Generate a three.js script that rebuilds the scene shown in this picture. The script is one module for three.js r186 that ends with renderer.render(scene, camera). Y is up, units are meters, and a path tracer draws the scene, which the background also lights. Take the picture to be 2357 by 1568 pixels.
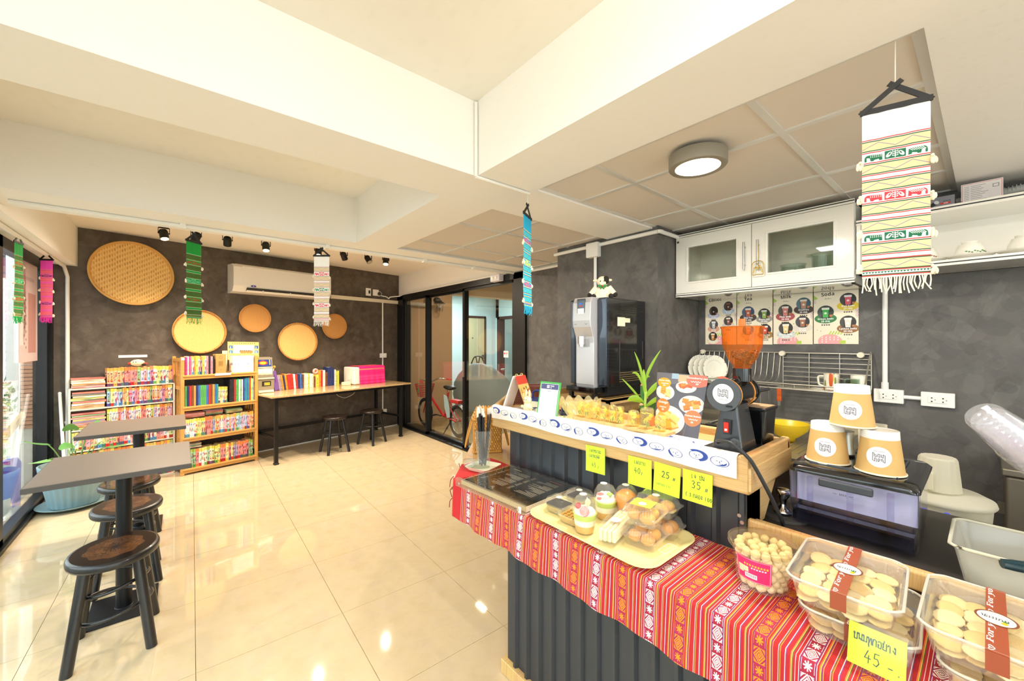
import * as THREE from 'three';
import { RoundedBoxGeometry } from 'three/addons/geometries/RoundedBoxGeometry.js';
import { mergeGeometries } from 'three/addons/utils/BufferGeometryUtils.js';
import { RectAreaLightUniformsLib } from 'three/addons/lights/RectAreaLightUniformsLib.js';

const scene = new THREE.Scene();
const renderer = new THREE.WebGLRenderer({ antialias: true });
renderer.toneMapping = THREE.LinearToneMapping;
renderer.toneMappingExposure = 0.66;
renderer.shadowMap.enabled = true;
RectAreaLightUniformsLib.init();

// ---------------------------------------------------------------- camera, sky
const camera = new THREE.PerspectiveCamera(2 * Math.atan(784 / 917) * 180 / Math.PI, 2357 / 1568, 0.05, 80);
camera.position.set(0, 1.424, 0);
camera.rotation.set(0, -39.9 * Math.PI / 180, 0);
scene.background = new THREE.Color(0.86, 0.94, 1.0);
scene.backgroundIntensity = 8.0;

// ---------------------------------------------------------------- helpers
let seed = 7;
const rnd = () => { seed = (seed * 1664525 + 1013904223) >>> 0; return seed / 4294967296; };
const rr = (a, b) => a + (b - a) * rnd();
const pick = (a) => a[Math.floor(rnd() * a.length)];
const used = {};
function numbered(n) { if (used[n] === undefined) { used[n] = 0; return n; } used[n]++; return n + '_' + String(used[n]).padStart(3, '0'); }
function norm(g) {
  let o = g.index ? g.toNonIndexed() : g;
  for (const k of Object.keys(o.attributes)) if (!['position', 'normal', 'uv'].includes(k)) o.deleteAttribute(k);
  if (!o.attributes.normal) o.computeVertexNormals();
  if (!o.attributes.uv) o.setAttribute('uv', new THREE.BufferAttribute(new Float32Array(o.attributes.position.count * 2), 2));
  return o;
}
const mg = (a) => (Array.isArray(a) ? (a.length === 1 ? a[0] : mergeGeometries(a.map(norm))) : a);
function M(name, g, m, parent) {            // one named mesh
  const o = new THREE.Mesh(mg(g), m);
  o.castShadow = o.receiveShadow = true;
  o.name = parent && parent !== scene ? name : numbered(name);
  (parent || scene).add(o);
  return o;
}
function tag(o, label, category, group) { o.userData.label = label; o.userData.category = category; if (group) o.userData.group = group; return o; }
function T(name, label, category, p = [0, 0, 0], ry = 0, group) { // a thing made of parts
  const o = new THREE.Group(); o.name = numbered(name); o.position.set(...p); o.rotation.y = ry; scene.add(o);
  return tag(o, label, category, group);
}
function O(name, g, m, label, category, group) { return tag(M(name, g, m), label, category, group); } // a thing that is one mesh
function S(name, g, m, label) { const o = M(name, g, m); o.userData.kind = 'structure'; if (label) o.userData.label = label; return o; }
function SG(name, label) { const o = new THREE.Group(); o.name = numbered(name); o.userData.kind = 'structure'; if (label) o.userData.label = label; scene.add(o); return o; }
function CP(src, p, ry, label, group) {      // a copy of a thing with its parts
  const o = src.clone(); o.name = numbered(src.name.replace(/_\d\d\d$/, '')); o.userData = { ...src.userData };
  o.position.set(...p); if (ry !== undefined) o.rotation.y = ry; if (label) o.userData.label = label; if (group) o.userData.group = group;
  scene.add(o); return o;
}
// geometry
const tr = (g, x = 0, y = 0, z = 0, rx = 0, ry = 0, rz = 0) => { if (rx) g.rotateX(rx); if (ry) g.rotateY(ry); if (rz) g.rotateZ(rz); return g.translate(x, y, z); };
const bx = (w, h, d, x = 0, y = 0, z = 0, r = 0) => (r ? new RoundedBoxGeometry(w, h, d, 2, Math.min(r, w / 2.01, h / 2.01, d / 2.01)) : new THREE.BoxGeometry(w, h, d)).translate(x, y, z);
const bb = (x0, x1, y0, y1, z0, z1, r = 0) => bx(x1 - x0, y1 - y0, z1 - z0, (x0 + x1) / 2, (y0 + y1) / 2, (z0 + z1) / 2, r);
const cy = (rt, rb, h, x = 0, y = 0, z = 0, n = 24, open = false) => new THREE.CylinderGeometry(rt, rb, h, n, 1, open).translate(x, y + h / 2, z);
const sp = (r, x = 0, y = 0, z = 0, n = 16) => new THREE.SphereGeometry(r, n, Math.ceil(n * 0.7)).translate(x, y, z);
const el = (a, b, c, x = 0, y = 0, z = 0, n = 16) => new THREE.SphereGeometry(1, n, Math.ceil(n * 0.7)).scale(a, b, c).translate(x, y, z);
const V = (a) => new THREE.Vector3(...a);
const tube = (pts, r, n = 24, k = 8, closed = false) => new THREE.TubeGeometry(new THREE.CatmullRomCurve3(pts.map(V), closed, 'catmullrom', 0.3), n, r, k, closed);
function rod(a, b, r, k = 8, r2) { // straight bar between two points
  const A = V(a), B = V(b), d = B.clone().sub(A), g = new THREE.CylinderGeometry(r2 === undefined ? r : r2, r, d.length(), k, 1);
  g.applyQuaternion(new THREE.Quaternion().setFromUnitVectors(new THREE.Vector3(0, 1, 0), d.clone().normalize()));
  const m = A.add(B).multiplyScalar(0.5); return g.translate(m.x, m.y, m.z);
}
function bar(a, b, w, t, up = [0, 1, 0]) { // flat bar between two points, w along `side`, t along up
  const A = V(a), B = V(b), d = B.clone().sub(A), L = d.length(), z = d.normalize(), x = V(up).cross(z).normalize(), y = z.clone().cross(x);
  const g = new THREE.BoxGeometry(w, t, L); g.applyMatrix4(new THREE.Matrix4().makeBasis(x, y, z)); const m = A.add(B).multiplyScalar(0.5); return g.translate(m.x, m.y, m.z);
}
const lathe = (p, n = 32) => new THREE.LatheGeometry(p.map((q) => new THREE.Vector2(q[0], q[1])), n);
const shp = (pts) => { const s = new THREE.Shape(); pts.forEach((p, i) => (i ? s.lineTo(p[0], p[1]) : s.moveTo(p[0], p[1]))); s.closePath(); return s; };
const ext = (pts, depth, bevel = 0) => new THREE.ExtrudeGeometry(Array.isArray(pts) ? shp(pts) : pts, { depth, bevelEnabled: bevel > 0, bevelSize: bevel, bevelThickness: bevel, bevelSegments: 2, curveSegments: 12 });
function rrect(w, h, r, x = 0, y = 0) { // rounded rectangle shape centred on x, y
  const s = new THREE.Shape(), a = w / 2, b = h / 2;
  s.moveTo(x - a + r, y - b); s.lineTo(x + a - r, y - b); s.quadraticCurveTo(x + a, y - b, x + a, y - b + r); s.lineTo(x + a, y + b - r); s.quadraticCurveTo(x + a, y + b, x + a - r, y + b);
  s.lineTo(x - a + r, y + b); s.quadraticCurveTo(x - a, y + b, x - a, y + b - r); s.lineTo(x - a, y - b + r); s.quadraticCurveTo(x - a, y - b, x - a + r, y - b); return s;
}
function rloop(w, d, r, n = 5) { const p = []; [[1, 1, 0], [-1, 1, 1], [-1, -1, 2], [1, -1, 3]].forEach(([sx, sz, q]) => { for (let i = 0; i <= n; i++) { const a = (q + i / n) * Math.PI / 2; p.push([sx * (w / 2 - r) + r * Math.cos(a), sz * (d / 2 - r) + r * Math.sin(a)]); } }); return p; }
function loft(rings, capTop = false, capBottom = false) { // rings: arrays of [x,y,z] of equal length, closed loops
  const n = rings[0].length, pos = [], uv = [], idx = [];
  rings.forEach((r, j) => { for (let i = 0; i <= n; i++) { pos.push(...r[i % n]); uv.push(i / n, j / (rings.length - 1)); } });
  for (let j = 0; j < rings.length - 1; j++) for (let i = 0; i < n; i++) { const a = j * (n + 1) + i, b = a + 1, c = a + n + 1, d = c + 1; idx.push(a, c, b, b, c, d); }
  const cap = (r, flip) => { const k = pos.length / 3; let cx = 0, cyy = 0, cz = 0; r.forEach((p) => { cx += p[0] / n; cyy += p[1] / n; cz += p[2] / n; }); pos.push(cx, cyy, cz); uv.push(0.5, 0.5); r.forEach((p) => { pos.push(...p); uv.push(0, 0); }); for (let i = 0; i < n; i++) { const a = k + 1 + i, b = k + 1 + (i + 1) % n; flip ? idx.push(k, a, b) : idx.push(k, b, a); } };
  if (capBottom) cap(rings[0], true); if (capTop) cap(rings[rings.length - 1], false);
  const g = new THREE.BufferGeometry(); g.setAttribute('position', new THREE.Float32BufferAttribute(pos, 3)); g.setAttribute('uv', new THREE.Float32BufferAttribute(uv, 2)); g.setIndex(idx); g.computeVertexNormals(); return g;
}
const trayRings = (list) => list.map(([w, d, r, y]) => rloop(w, d, r).map(([x, z]) => [x, y, z]));
function grid(nu, nv, f) { // parametric sheet f(u, v) -> [x, y, z]
  const pos = [], uv = [], idx = [];
  for (let j = 0; j <= nv; j++) for (let i = 0; i <= nu; i++) { pos.push(...f(i / nu, j / nv)); uv.push(i / nu, j / nv); }
  for (let j = 0; j < nv; j++) for (let i = 0; i < nu; i++) { const a = j * (nu + 1) + i, b = a + 1, c = a + nu + 1, d = c + 1; idx.push(a, b, c, b, d, c); }
  const g = new THREE.BufferGeometry(); g.setAttribute('position', new THREE.Float32BufferAttribute(pos, 3)); g.setAttribute('uv', new THREE.Float32BufferAttribute(uv, 2)); g.setIndex(idx); g.computeVertexNormals(); return g;
}
function uvm(g0, s = 1, swap = false) { // uv in metres / s by the dominant normal
  const g = norm(g0), p = g.attributes.position, n = g.attributes.normal, uv = new Float32Array(p.count * 2);
  for (let i = 0; i < p.count; i += 3) {
    const nx = Math.abs(n.getX(i) + n.getX(i + 1) + n.getX(i + 2)), ny = Math.abs(n.getY(i) + n.getY(i + 1) + n.getY(i + 2)), nz = Math.abs(n.getZ(i) + n.getZ(i + 1) + n.getZ(i + 2));
    for (let k = i; k < i + 3; k++) { const [u, v] = ny >= nx && ny >= nz ? [p.getZ(k), p.getX(k)] : nx >= nz ? [p.getZ(k), p.getY(k)] : [p.getX(k), p.getY(k)]; uv[k * 2] = (swap ? v : u) / s; uv[k * 2 + 1] = (swap ? u : v) / s; }
  }
  g.setAttribute('uv', new THREE.BufferAttribute(uv, 2)); return g;
}
// textures and materials
function ctex(w, h, draw, rep = true, srgb = true) {
  const c = document.createElement('canvas'); c.width = w; c.height = h; const x = c.getContext('2d'); draw(x, w, h);
  const t = new THREE.CanvasTexture(c); if (srgb) t.colorSpace = THREE.SRGBColorSpace; if (rep) t.wrapS = t.wrapT = THREE.RepeatWrapping; t.anisotropy = 8; return t;
}
const mat = (color, roughness = 0.6, o = {}) => new THREE.MeshStandardMaterial({ color, roughness, ...o });
const phy = (color, roughness = 0.4, o = {}) => new THREE.MeshPhysicalMaterial({ color, roughness, ...o });
const glass = (color = 0xffffff, roughness = 0.02, o = {}) => phy(color, roughness, { transmission: 1, thickness: 0, ior: 1.45, ...o });
const hex = (r, g, b) => `rgb(${r | 0},${g | 0},${b | 0})`;
const D = Math.PI / 180;
// ---------------------------------------------------------------- shared materials
const plasterTex = (base, amp, sd) => ctex(1024, 1024, (x, w, h) => {
  seed = sd; x.fillStyle = hex(...base); x.fillRect(0, 0, w, h);
  for (let i = 0; i < 1500; i++) { // trowel marks: soft slabs of slightly lighter and darker plaster
    const px = rnd() * w, py = rnd() * h, L = rr(20, 110), W = rr(10, 60), a = rr(0, 6.28), d = rr(-amp, amp * 1.15);
    x.save(); x.globalAlpha = rr(0.08, 0.32); x.fillStyle = hex(base[0] + d, base[1] + d, base[2] + d * 0.95);
    for (const ox of [-w, 0, w]) for (const oy of [-h, 0, h]) { if (px + ox < -150 || px + ox > w + 150 || py + oy < -150 || py + oy > h + 150) continue; x.save(); x.translate(px + ox, py + oy); x.rotate(a); x.beginPath(); x.moveTo(-L / 2, -W / 2); x.quadraticCurveTo(0, -W * 0.8, L / 2, -W * 0.3); x.lineTo(L * 0.4, W * 0.4); x.quadraticCurveTo(0, W * 0.7, -L / 2, W * 0.3); x.fill(); x.restore(); }
    x.restore();
  }
  for (let i = 0; i < 260; i++) { x.globalAlpha = rr(0.1, 0.3); x.strokeStyle = hex(base[0] + amp * 1.6, base[1] + amp * 1.6, base[2] + amp * 1.5); x.lineWidth = rr(0.5, 1.6); const px = rnd() * w, py = rnd() * h, a = rr(0, 6.28), L = rr(6, 40); x.beginPath(); x.moveTo(px, py); x.lineTo(px + Math.cos(a) * L, py + Math.sin(a) * L); x.stroke(); }
});
const plasterBump = plasterTex([128, 128, 128], 60, 31);
const wallBlackTex = plasterTex([88, 78, 68], 34, 11), wallGreyTex = plasterTex([92, 89, 86], 32, 12);
const wallBlack = mat(0xffffff, 0.5, { map: wallBlackTex, bumpMap: plasterBump, bumpScale: 0.0015 });
const wallGrey = mat(0xffffff, 0.5, { map: wallGreyTex, bumpMap: plasterBump, bumpScale: 0.0015 });
const paintTex = ctex(512, 512, (x, w, h) => { seed = 5; x.fillStyle = '#fff'; x.fillRect(0, 0, w, h); for (let i = 0; i < 9000; i++) { x.globalAlpha = 0.05; x.fillStyle = rnd() < 0.5 ? '#ddd6c8' : '#fff'; x.fillRect(rnd() * w, rnd() * h, rr(1, 4), rr(1, 4)); } });
const white = mat(0xf7f5f0, 0.75, { map: paintTex, bumpMap: paintTex, bumpScale: 0.0006 });
const whiteTrim = mat(0xf2f0ea, 0.5);
const pvc = mat(0xf4f2ec, 0.4);
const blackMetal = mat(0x16181a, 0.42, { metalness: 0.3 });
const blackPlastic = mat(0x17181a, 0.3);
const blackGloss = phy(0x0c0d0f, 0.12, { clearcoat: 0.6, clearcoatRoughness: 0.05 });
const chrome = mat(0xd8d8d8, 0.12, { metalness: 1 });
const steel = mat(0xb9b7b0, 0.32, { metalness: 1 });
const woodTex = (a, b, sd, knots = 3) => ctex(1024, 512, (x, w, h) => {
  seed = sd; x.fillStyle = hex(...a); x.fillRect(0, 0, w, h);
  for (let s = 0; s < 4; s++) { const y0 = s * h / 4; x.globalAlpha = 0.35; x.fillStyle = hex(a[0] + rr(-14, 12), a[1] + rr(-14, 12), a[2] + rr(-14, 12)); x.fillRect(0, y0, w, h / 4); }
  for (let i = 0; i < 260; i++) { const y = rnd() * h, p = rr(0, 6), q = rr(2, 9); x.globalAlpha = rr(0.06, 0.3); x.strokeStyle = hex(b[0], b[1], b[2]); x.lineWidth = rr(0.6, 2.6); x.beginPath(); for (let k = 0; k <= w; k += 32) { const yy = y + Math.sin(k / w * Math.PI * 4 + p) * q; k ? x.lineTo(k, yy) : x.moveTo(k, yy); } x.stroke(); }
  for (let i = 0; i < knots; i++) { const px = rr(60, w - 60), py = rr(40, h - 40); for (let k = 7; k > 0; k--) { x.globalAlpha = 0.22; x.strokeStyle = hex(...b); x.lineWidth = 1.6; x.beginPath(); x.ellipse(px, py, k * 7, k * 2.6, 0, 0, 7); x.stroke(); } }
});
const pineTex = woodTex([214, 178, 122], [176, 128, 72], 21), bambooTex = woodTex([214, 160, 84], [170, 112, 46], 22, 0);
const pine = mat(0xffffff, 0.42, { map: pineTex }), bamboo = mat(0xffffff, 0.45, { map: bambooTex });
const clear = glass(0xffffff, 0.02), greenGlass = glass(0xf6f8f6, 0.01);
const clearPlastic = glass(0xfdfdfb, 0.06, { ior: 1.35 });
const milky = phy(0xf3efdc, 0.5, { transmission: 0.55, ior: 1.35 });
const paperW = mat(0xf6f3ec, 0.7);
// ---------------------------------------------------------------- the room
const HC = 2.52, BB = 2.18;                       // ceiling, underside of beams
const tileTex = ctex(512, 512, (x, w, h) => { seed = 9; x.fillStyle = '#cfbd99'; x.fillRect(0, 0, w, h); for (let i = 0; i < 700; i++) { x.globalAlpha = 0.05; x.fillStyle = rnd() < 0.5 ? '#d8c8a8' : '#c4b08a'; x.beginPath(); x.ellipse(rnd() * w, rnd() * h, rr(10, 60), rr(6, 30), rnd() * 3, 0, 7); x.fill(); } });
{
  const floor = SG('floor', 'polished cream floor of large square tiles'); floor.rotation.y = -1.12 * D;
  M('slab', bb(-1.3, 3.4, -0.12, -0.012, -6.9, 2.1), mat(0x8d7f63, 0.9), floor);
  const tg = uvm(bx(0.598, 0.012, 0.598, 0, -0.006, 0), 0.6);
  const tms = [0xffffff, 0xfbf8f2, 0xf7f2ea].map((c) => phy(c, 0.035, { map: tileTex, ior: 1.62 }));
  for (let i = -2; i < 6; i++) for (let j = -8; j < 7; j++) { const t = M('tile', tg, tms[0], floor); t.position.set(0.013 + 0.6 * i + 0.3, 0, -(2.775 + 0.6 * j) - 0.3); if (t.position.x > 3.2 || t.position.z > 2) floor.remove(t); }
  // back wall, angled
  const wb = S('wall_back', uvm(bb(-2.98, 1.2, 0, HC + 0.1, -0.12, 0), 1.6), wallBlack, 'dark brown trowelled plaster wall with baskets'); wb.position.set(1.9075, 0, -6.2095); wb.rotation.y = 12 * D;
  const sk = S('baseboard_back', bb(-2.9, 0.95, 0, 0.012, 0, 0.006), whiteTrim); sk.position.copy(wb.position); sk.rotation.y = 12 * D;
  // kitchen side
  S('wall_right', uvm(bb(3.05, 3.17, 0, HC, -1.5, 2.0), 1.6), wallGrey, 'dark grey trowelled plaster wall of the kitchen');
  S('wall_right', uvm(bb(2.86, 3.05, 0, 2.17, -3.2, -2.3), 1.6), wallGrey);
  S('trim_1', uvm(bb(2.46, 3.1, 0, HC, -2.34, -1.42), 1.6), wallGrey, 'dark plastered square pillar beside the water dispenser');
  S('wall_front', [bb(-1.1, -0.85, 0, HC + 0.1, 2.0, 2.12), bb(1.6, 3.2, 0, HC + 0.1, 2.0, 2.12), bb(-1.1, 3.2, 2.14, HC + 0.1, 2.0, 2.12)], white, 'white wall around the added glazing behind the camera');
  const w2 = SG('added_window_2', 'added black framed glazing behind the camera for daylight fill');  // unseen glazing, put in to bring soft daylight from behind the camera
  for (const x of [-0.83, -0.02, 0.79, 1.58]) M('mullion', bb(x - 0.03, x + 0.03, 0, 2.14, 2.02, 2.09), blackMetal, w2); M('rail', [bb(-0.85, 1.6, 0, 0.07, 2.02, 2.09), bb(-0.85, 1.6, 2.07, 2.14, 2.02, 2.09)], blackMetal, w2); for (const x of [-0.8, 0.01, 0.82]) M('pane', bb(x, x + 0.75, 0.07, 2.07, 2.052, 2.058), greenGlass, w2);
  S('ground', bb(-14, 8, -0.12, -0.02, 2.12, 14), mat(0xb8b4ac, 0.9), 'paved ground outside the added glazing behind the camera');
  // ceiling slabs with thickness
  const cm = mat(0xf4efe4, 0.8, { map: paintTex });
  S('ceiling', bb(-1.2, 3.4, HC, HC + 0.12, -6.9, 2.1), cm, 'plain painted ceiling between the beams');
  // beams
  S('trim_2', bb(-0.75, 1.05, BB, HC, -1.83, -1.51), white, 'white beam across the room');
  S('trim_3', bb(1.05, 1.38, BB, HC, -3.13, 2.0), white, 'white beam along the kitchen');
  S('trim_4', bb(-0.75, 2.86, BB, HC, -3.53, -3.13), white, 'white beam in front of the spotlights');
  S('trim_5', bb(1.38, 3.05, BB, HC, -1.83, -1.46), white, 'white beam between the two panel ceilings');
  S('trim_6', bb(1.38, 3.05, BB, HC, -0.1, 2.0), white, 'white lowered soffit above the counter');
  S('trim_7', bb(-1.02, -0.75, 2.14, HC, -5.75, 2.0), white, 'white header beam over the shop window');
  S('wall_right', bb(2.86, 2.98, 2.15, HC, -6.6, -3.53), white, 'white wall panel above the sliding glass doors');
  // lay-in panel ceilings
  const panelM = mat(0xddd4c8, 0.8, { map: paintTex }), tbar = mat(0xe2e0da, 0.35, { metalness: 0.3 });
  const lay = (x0, x1, z0, z1, xs, zs, label) => {
    const g = SG('ceiling', label), X = [x0, ...xs, x1], Z = [z0, ...zs, z1], y = BB + 0.012;
    for (let i = 0; i < X.length - 1; i++) for (let j = 0; j < Z.length - 1; j++) M('ceiling_panel', bb(X[i] + 0.004, X[i + 1] - 0.004, y + 0.004, y + 0.016, Z[j] + 0.004, Z[j + 1] - 0.004), panelM, g);
    X.forEach((v, i) => { const o = i === 0 ? 0.012 : i === X.length - 1 ? -0.012 : 0; M('t_bar', [bb(v - 0.012 + o, v + 0.012 + o, y - 0.003, y + 0.004, z0, z1), bb(v - 0.003 + o, v + 0.003 + o, y, y + 0.04, z0, z1)], tbar, g); });
    Z.forEach((v, i) => { const o = i === 0 ? 0.012 : i === Z.length - 1 ? -0.012 : 0; M('t_bar', [bb(x0, x1, y - 0.0025, y + 0.0045, v - 0.012 + o, v + 0.012 + o), bb(x0, x1, y, y + 0.04, v - 0.003 + o, v + 0.003 + o)], tbar, g); });
  };
  lay(1.38, 3.04, -1.46, -0.1, [1.71, 2.29, 2.66], [-1.11, -0.49], 'grey lay-in panel ceiling above the kitchen');
  lay(1.36, 2.86, -3.1, -1.83, [1.79, 2.38], [-2.78, -2.22], 'grey lay-in panel ceiling beyond the beam');
  // shop window at the left
  const win = SG('window_1', 'black framed shop window at the left'), fr = blackMetal, X0 = -0.985, X1 = -0.92;
  M('rail', [bb(X0, X1, 0, 0.075, -5.5, 2.0), bb(X0 - 0.03, X1 + 0.02, 0, 0.03, -5.5, 2.0)], fr, win);
  M('rail', [bb(X0, X1, 2.06, 2.14, -5.5, 2.0)], fr, win);
  for (const z of [-5.53, -4.27, -3.0, -1.75, -0.5, 0.75, 1.95]) M('mullion', bb(X0, X1, 0, 2.14, z - 0.04, z + 0.04), fr, win);
  [-5.53, -4.27, -3.0, -1.75, -0.5, 0.75].forEach((z, i) => { const e = [-4.27, -3.0, -1.75, -0.5, 0.75, 1.95][i]; M('pane', bb(-0.956, -0.95, 0.07, 2.07, z + 0.035, e - 0.035), greenGlass, win); });
  S('trim_8', bb(-1.02, -0.9, 0, 2.14, -5.75, -5.57), blackMetal, 'black steel post in the left corner');
  // sliding glass doors
  const dr = SG('door_1', 'black framed sliding glass doors to the back corridor');
  const frame = (z0, z1, x, y0 = 0, y1 = 2.12, w = 0.045) => { M('stile', bb(x - 0.02, x + 0.02, y0, y1, z0, z0 + w), fr, dr); M('stile', bb(x - 0.02, x + 0.02, y0, y1, z1 - w, z1), fr, dr); M('rail', [bb(x - 0.02, x + 0.02, y0, y0 + 0.055, z0, z1), bb(x - 0.02, x + 0.02, y1 - 0.05, y1, z0, z1)], fr, dr); M('pane', bb(x - 0.003, x + 0.003, y0 + 0.05, y1 - 0.05, z0 + w, z1 - w), greenGlass, dr); };
  M('frame', [bb(2.83, 2.97, 2.1, 2.17, -6.6, -3.2), bb(2.83, 2.97, 0, 2.17, -6.6, -6.2), bb(2.83, 2.97, 0, 2.17, -3.36, -3.17), bb(2.82, 2.98, 0, 0.02, -6.3, -3.3)], fr, dr);
  frame(-6.2, -5.4, 2.87); frame(-5.45, -4.4, 2.915); frame(-4.42, -3.36, 2.87);
  M('handle', [bb(2.83, 2.85, 0.95, 1.15, -4.39, -4.375)], steel, dr);
  // the sticker on the glass
  // corridor beyond
  const tan = mat(0xdcb892, 0.8, { map: paintTex }), blue = mat(0xcfe3e2, 0.8, { map: paintTex });
  S('floor', uvm(bb(2.98, 9.5, -0.1, 0, -10.5, -2.0), 0.6), phy(0xcbbfa4, 0.15, { map: tileTex }), 'tiled corridor floor behind the glass doors');
  S('ceiling', bb(2.98, 9.5, 2.72, 2.84, -10.5, -2.0), white, 'corridor ceiling behind the glass doors');
  S('wall_left', [bb(2.98, 3.93, 0, 2.72, -6.57, -6.45), bb(3.81, 3.93, 0, 2.72, -7.4, -6.5)], tan, 'tan corridor wall behind the bicycle');
  S('trim_9', bb(3.6, 9.4, 2.35, 2.72, -7.1, -6.85), tan, 'tan beam across the corridor');
  S('wall_left', bb(3.6, 7.45, 0, 2.72, -9.6, -9.5), blue, 'pale blue far wall of the corridor');
  S('wall_left', bb(3.72, 3.82, 0, 2.72, -9.55, -7.4), blue);
  S('wall_right', [bb(7.31, 7.43, 2.1, 2.72, -9.5, -2.0), bb(7.31, 7.43, 0, 2.72, -9.5, -9.36), bb(7.31, 7.43, 0, 2.72, -8.42, -2.0)], blue, 'pale blue corridor wall with the dark doorway');
  S('wall_front', bb(3.05, 9.4, 0, 2.72, -2.1, -2.0), tan);
  S('wall_back', [bb(9.2, 9.3, 0, 2.72, -10.4, -6), bb(7.4, 9.3, 0, 2.72, -10.4, -10.3)], blue, 'room seen through the far doorway');
}
// lamps --------------------------------------------------------------------
const glow = (c, k) => new THREE.MeshStandardMaterial({ color: 0xffffff, emissive: c, emissiveIntensity: k, roughness: 0.5 });
function roundLamp(x, y, z, label, power, col) {
  const t = T('ceiling_lamp', label, 'lamp', [x, y, z]);
  M('rim', lathe([[0.085, 0], [0.105, -0.002], [0.11, 0.004], [0.11, 0.05], [0.1, 0.056], [0.0, 0.056]], 48), mat(0x8f887a, 0.45), t);
  M('diffuser', tr(new THREE.CylinderGeometry(0.086, 0.086, 0.004, 48), 0, 0.003, 0), glow(0xfff0cf, 5), t);
  const l = new THREE.RectAreaLight(col, power, 0.155, 0.155); l.position.set(0, -0.006, 0); l.rotation.x = -Math.PI / 2; l.castShadow = true; t.add(l);
  return t;
}
function addedGlobeLamp(x, y, z, label, power, col) { // added opal globe on a short rod, unseen fill light behind the camera
  const t = T('added_globe_lamp', label, 'lamp', [x, y, z]);
  M('rod', rod([0, 0.1, 0], [0, (x > 1 ? BB : HC) - y, 0], 0.006), blackMetal, t); M('cap', cy(0.03, 0.03, 0.03, 0, 0.095, 0), blackMetal, t); M('globe', sp(0.1, 0, 0, 0, 24), glow(0xfff3dc, 4), t);
  const l = new THREE.PointLight(col, power, 0, 2); l.castShadow = true; l.shadow.radius = 4; t.add(l); return t;
}
roundLamp(1.62, 2.128, -0.76, 'round surface-mounted ceiling lamp lit above the coffee counter', 470, 0xfff8ee);
addedGlobeLamp(0.0, 2.28, 0.4, 'added opal globe fill lamp, unseen behind the camera over the seating', 4.2, 0xfffaf4);
addedGlobeLamp(2.25, 1.7, 1.1, 'added opal globe fill lamp, unseen behind the camera over the kitchen end', 2.0, 0xfff8ee);
// ---------------------------------------------------------------- along the angled back wall: s along the wall, d out of it
const BWA = 12 * D, bwp = (s, y, d) => [1.9075 + s * Math.cos(BWA) + d * Math.sin(BWA), y, -6.2095 - s * Math.sin(BWA) + d * Math.cos(BWA)];
const TB = (name, label, cat, s, y, d, group, turn = 0) => T(name, label, cat, bwp(s, y, d), BWA + turn, group);
// woven bamboo trays
const weave = (twill, a, b, sd) => ctex(512, 512, (x, w, h) => {
  seed = sd; x.fillStyle = a; x.fillRect(0, 0, w, h); const n = twill ? 34 : 60, ch = h / n, L = twill ? 40 : 20;
  for (let r = 0; r < n; r++) for (let k = -1; k < w / L + 1; k++) { const px = k * L + (twill ? (r % 4) * 10 + Math.floor(r / 8) * 7 : (r % 2) * 10); x.globalAlpha = rr(0.15, 0.6); x.fillStyle = b; x.fillRect(px, r * ch, L * (twill ? 0.55 : 0.5), ch * 0.5); x.globalAlpha = 0.3; x.fillStyle = '#ffe9b0'; x.fillRect(px + L * 0.5, r * ch + ch * 0.4, L * 0.5, ch * 0.45); }
});
function basket(s, y, r, tw, cols, label, red, off = 0.03) {
  const t = TB('bamboo_tray', label, 'basket', s, y, off, 'woven trays on the back wall');
  const tx = weave(tw, cols[0], cols[1], Math.round(r * 1000));
  M('woven_base', tr(new THREE.CylinderGeometry(r * 0.985, r * 0.94, 0.008, 56), 0, 0, 0.012, Math.PI / 2), mat(0xffffff, 0.55, { map: tx, bumpMap: tx, bumpScale: 0.002 }), t);
  const pts = []; for (let i = 0; i < 56; i++) { const a = i / 56 * Math.PI * 2, q = r * (1 + 0.012 * Math.sin(2 * a + r * 9)); pts.push([Math.cos(a) * q, Math.sin(a) * q, 0.03]); }
  const hoop = M('rim', [tube(pts, r * 0.022 + 0.003, 72, 8, true), tube(pts.map((p) => [p[0] * 0.975, p[1] * 0.975, 0.018]), r * 0.02 + 0.002, 72, 6, true)], mat(cols[2], 0.5), t);
  if (red) for (let i = 0; i < 16; i++) { const a = i / 16 * 6.283 + 0.2; M('binding', tr(new THREE.TorusGeometry(r * 0.022 + 0.006, 0.003, 5, 10), Math.cos(a) * r, Math.sin(a) * r, 0.026, 0, Math.PI / 2, 0).rotateZ(0), mat(0xc03a2c, 0.6), hoop); }
  return t;
}
basket(-2.335, 2.115, 0.318, true, ['#ecc070', '#9a6a28', 0xd8a85a], 'large twill-woven bamboo tray high at the left of the dark wall', false, 0.05);
basket(-1.77, 1.525, 0.245, false, ['#f2c678', '#c98f42', 0xc08c46], 'bamboo tray with red bindings behind the green banner', true);
basket(-1.21, 1.703, 0.172, false, ['#d0934a', '#a06a2e', 0xc48a44], 'small brown bamboo tray below the air conditioner');
basket(-0.69, 1.41, 0.25, false, ['#f2c678', '#c98f42', 0xc08c46], 'bamboo tray with red bindings above the row of desk books', true);
basket(-0.18, 1.632, 0.178, false, ['#cc8f48', '#a06a2e', 0xc08642], 'small brown bamboo tray half hidden by the small white banner');
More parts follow.
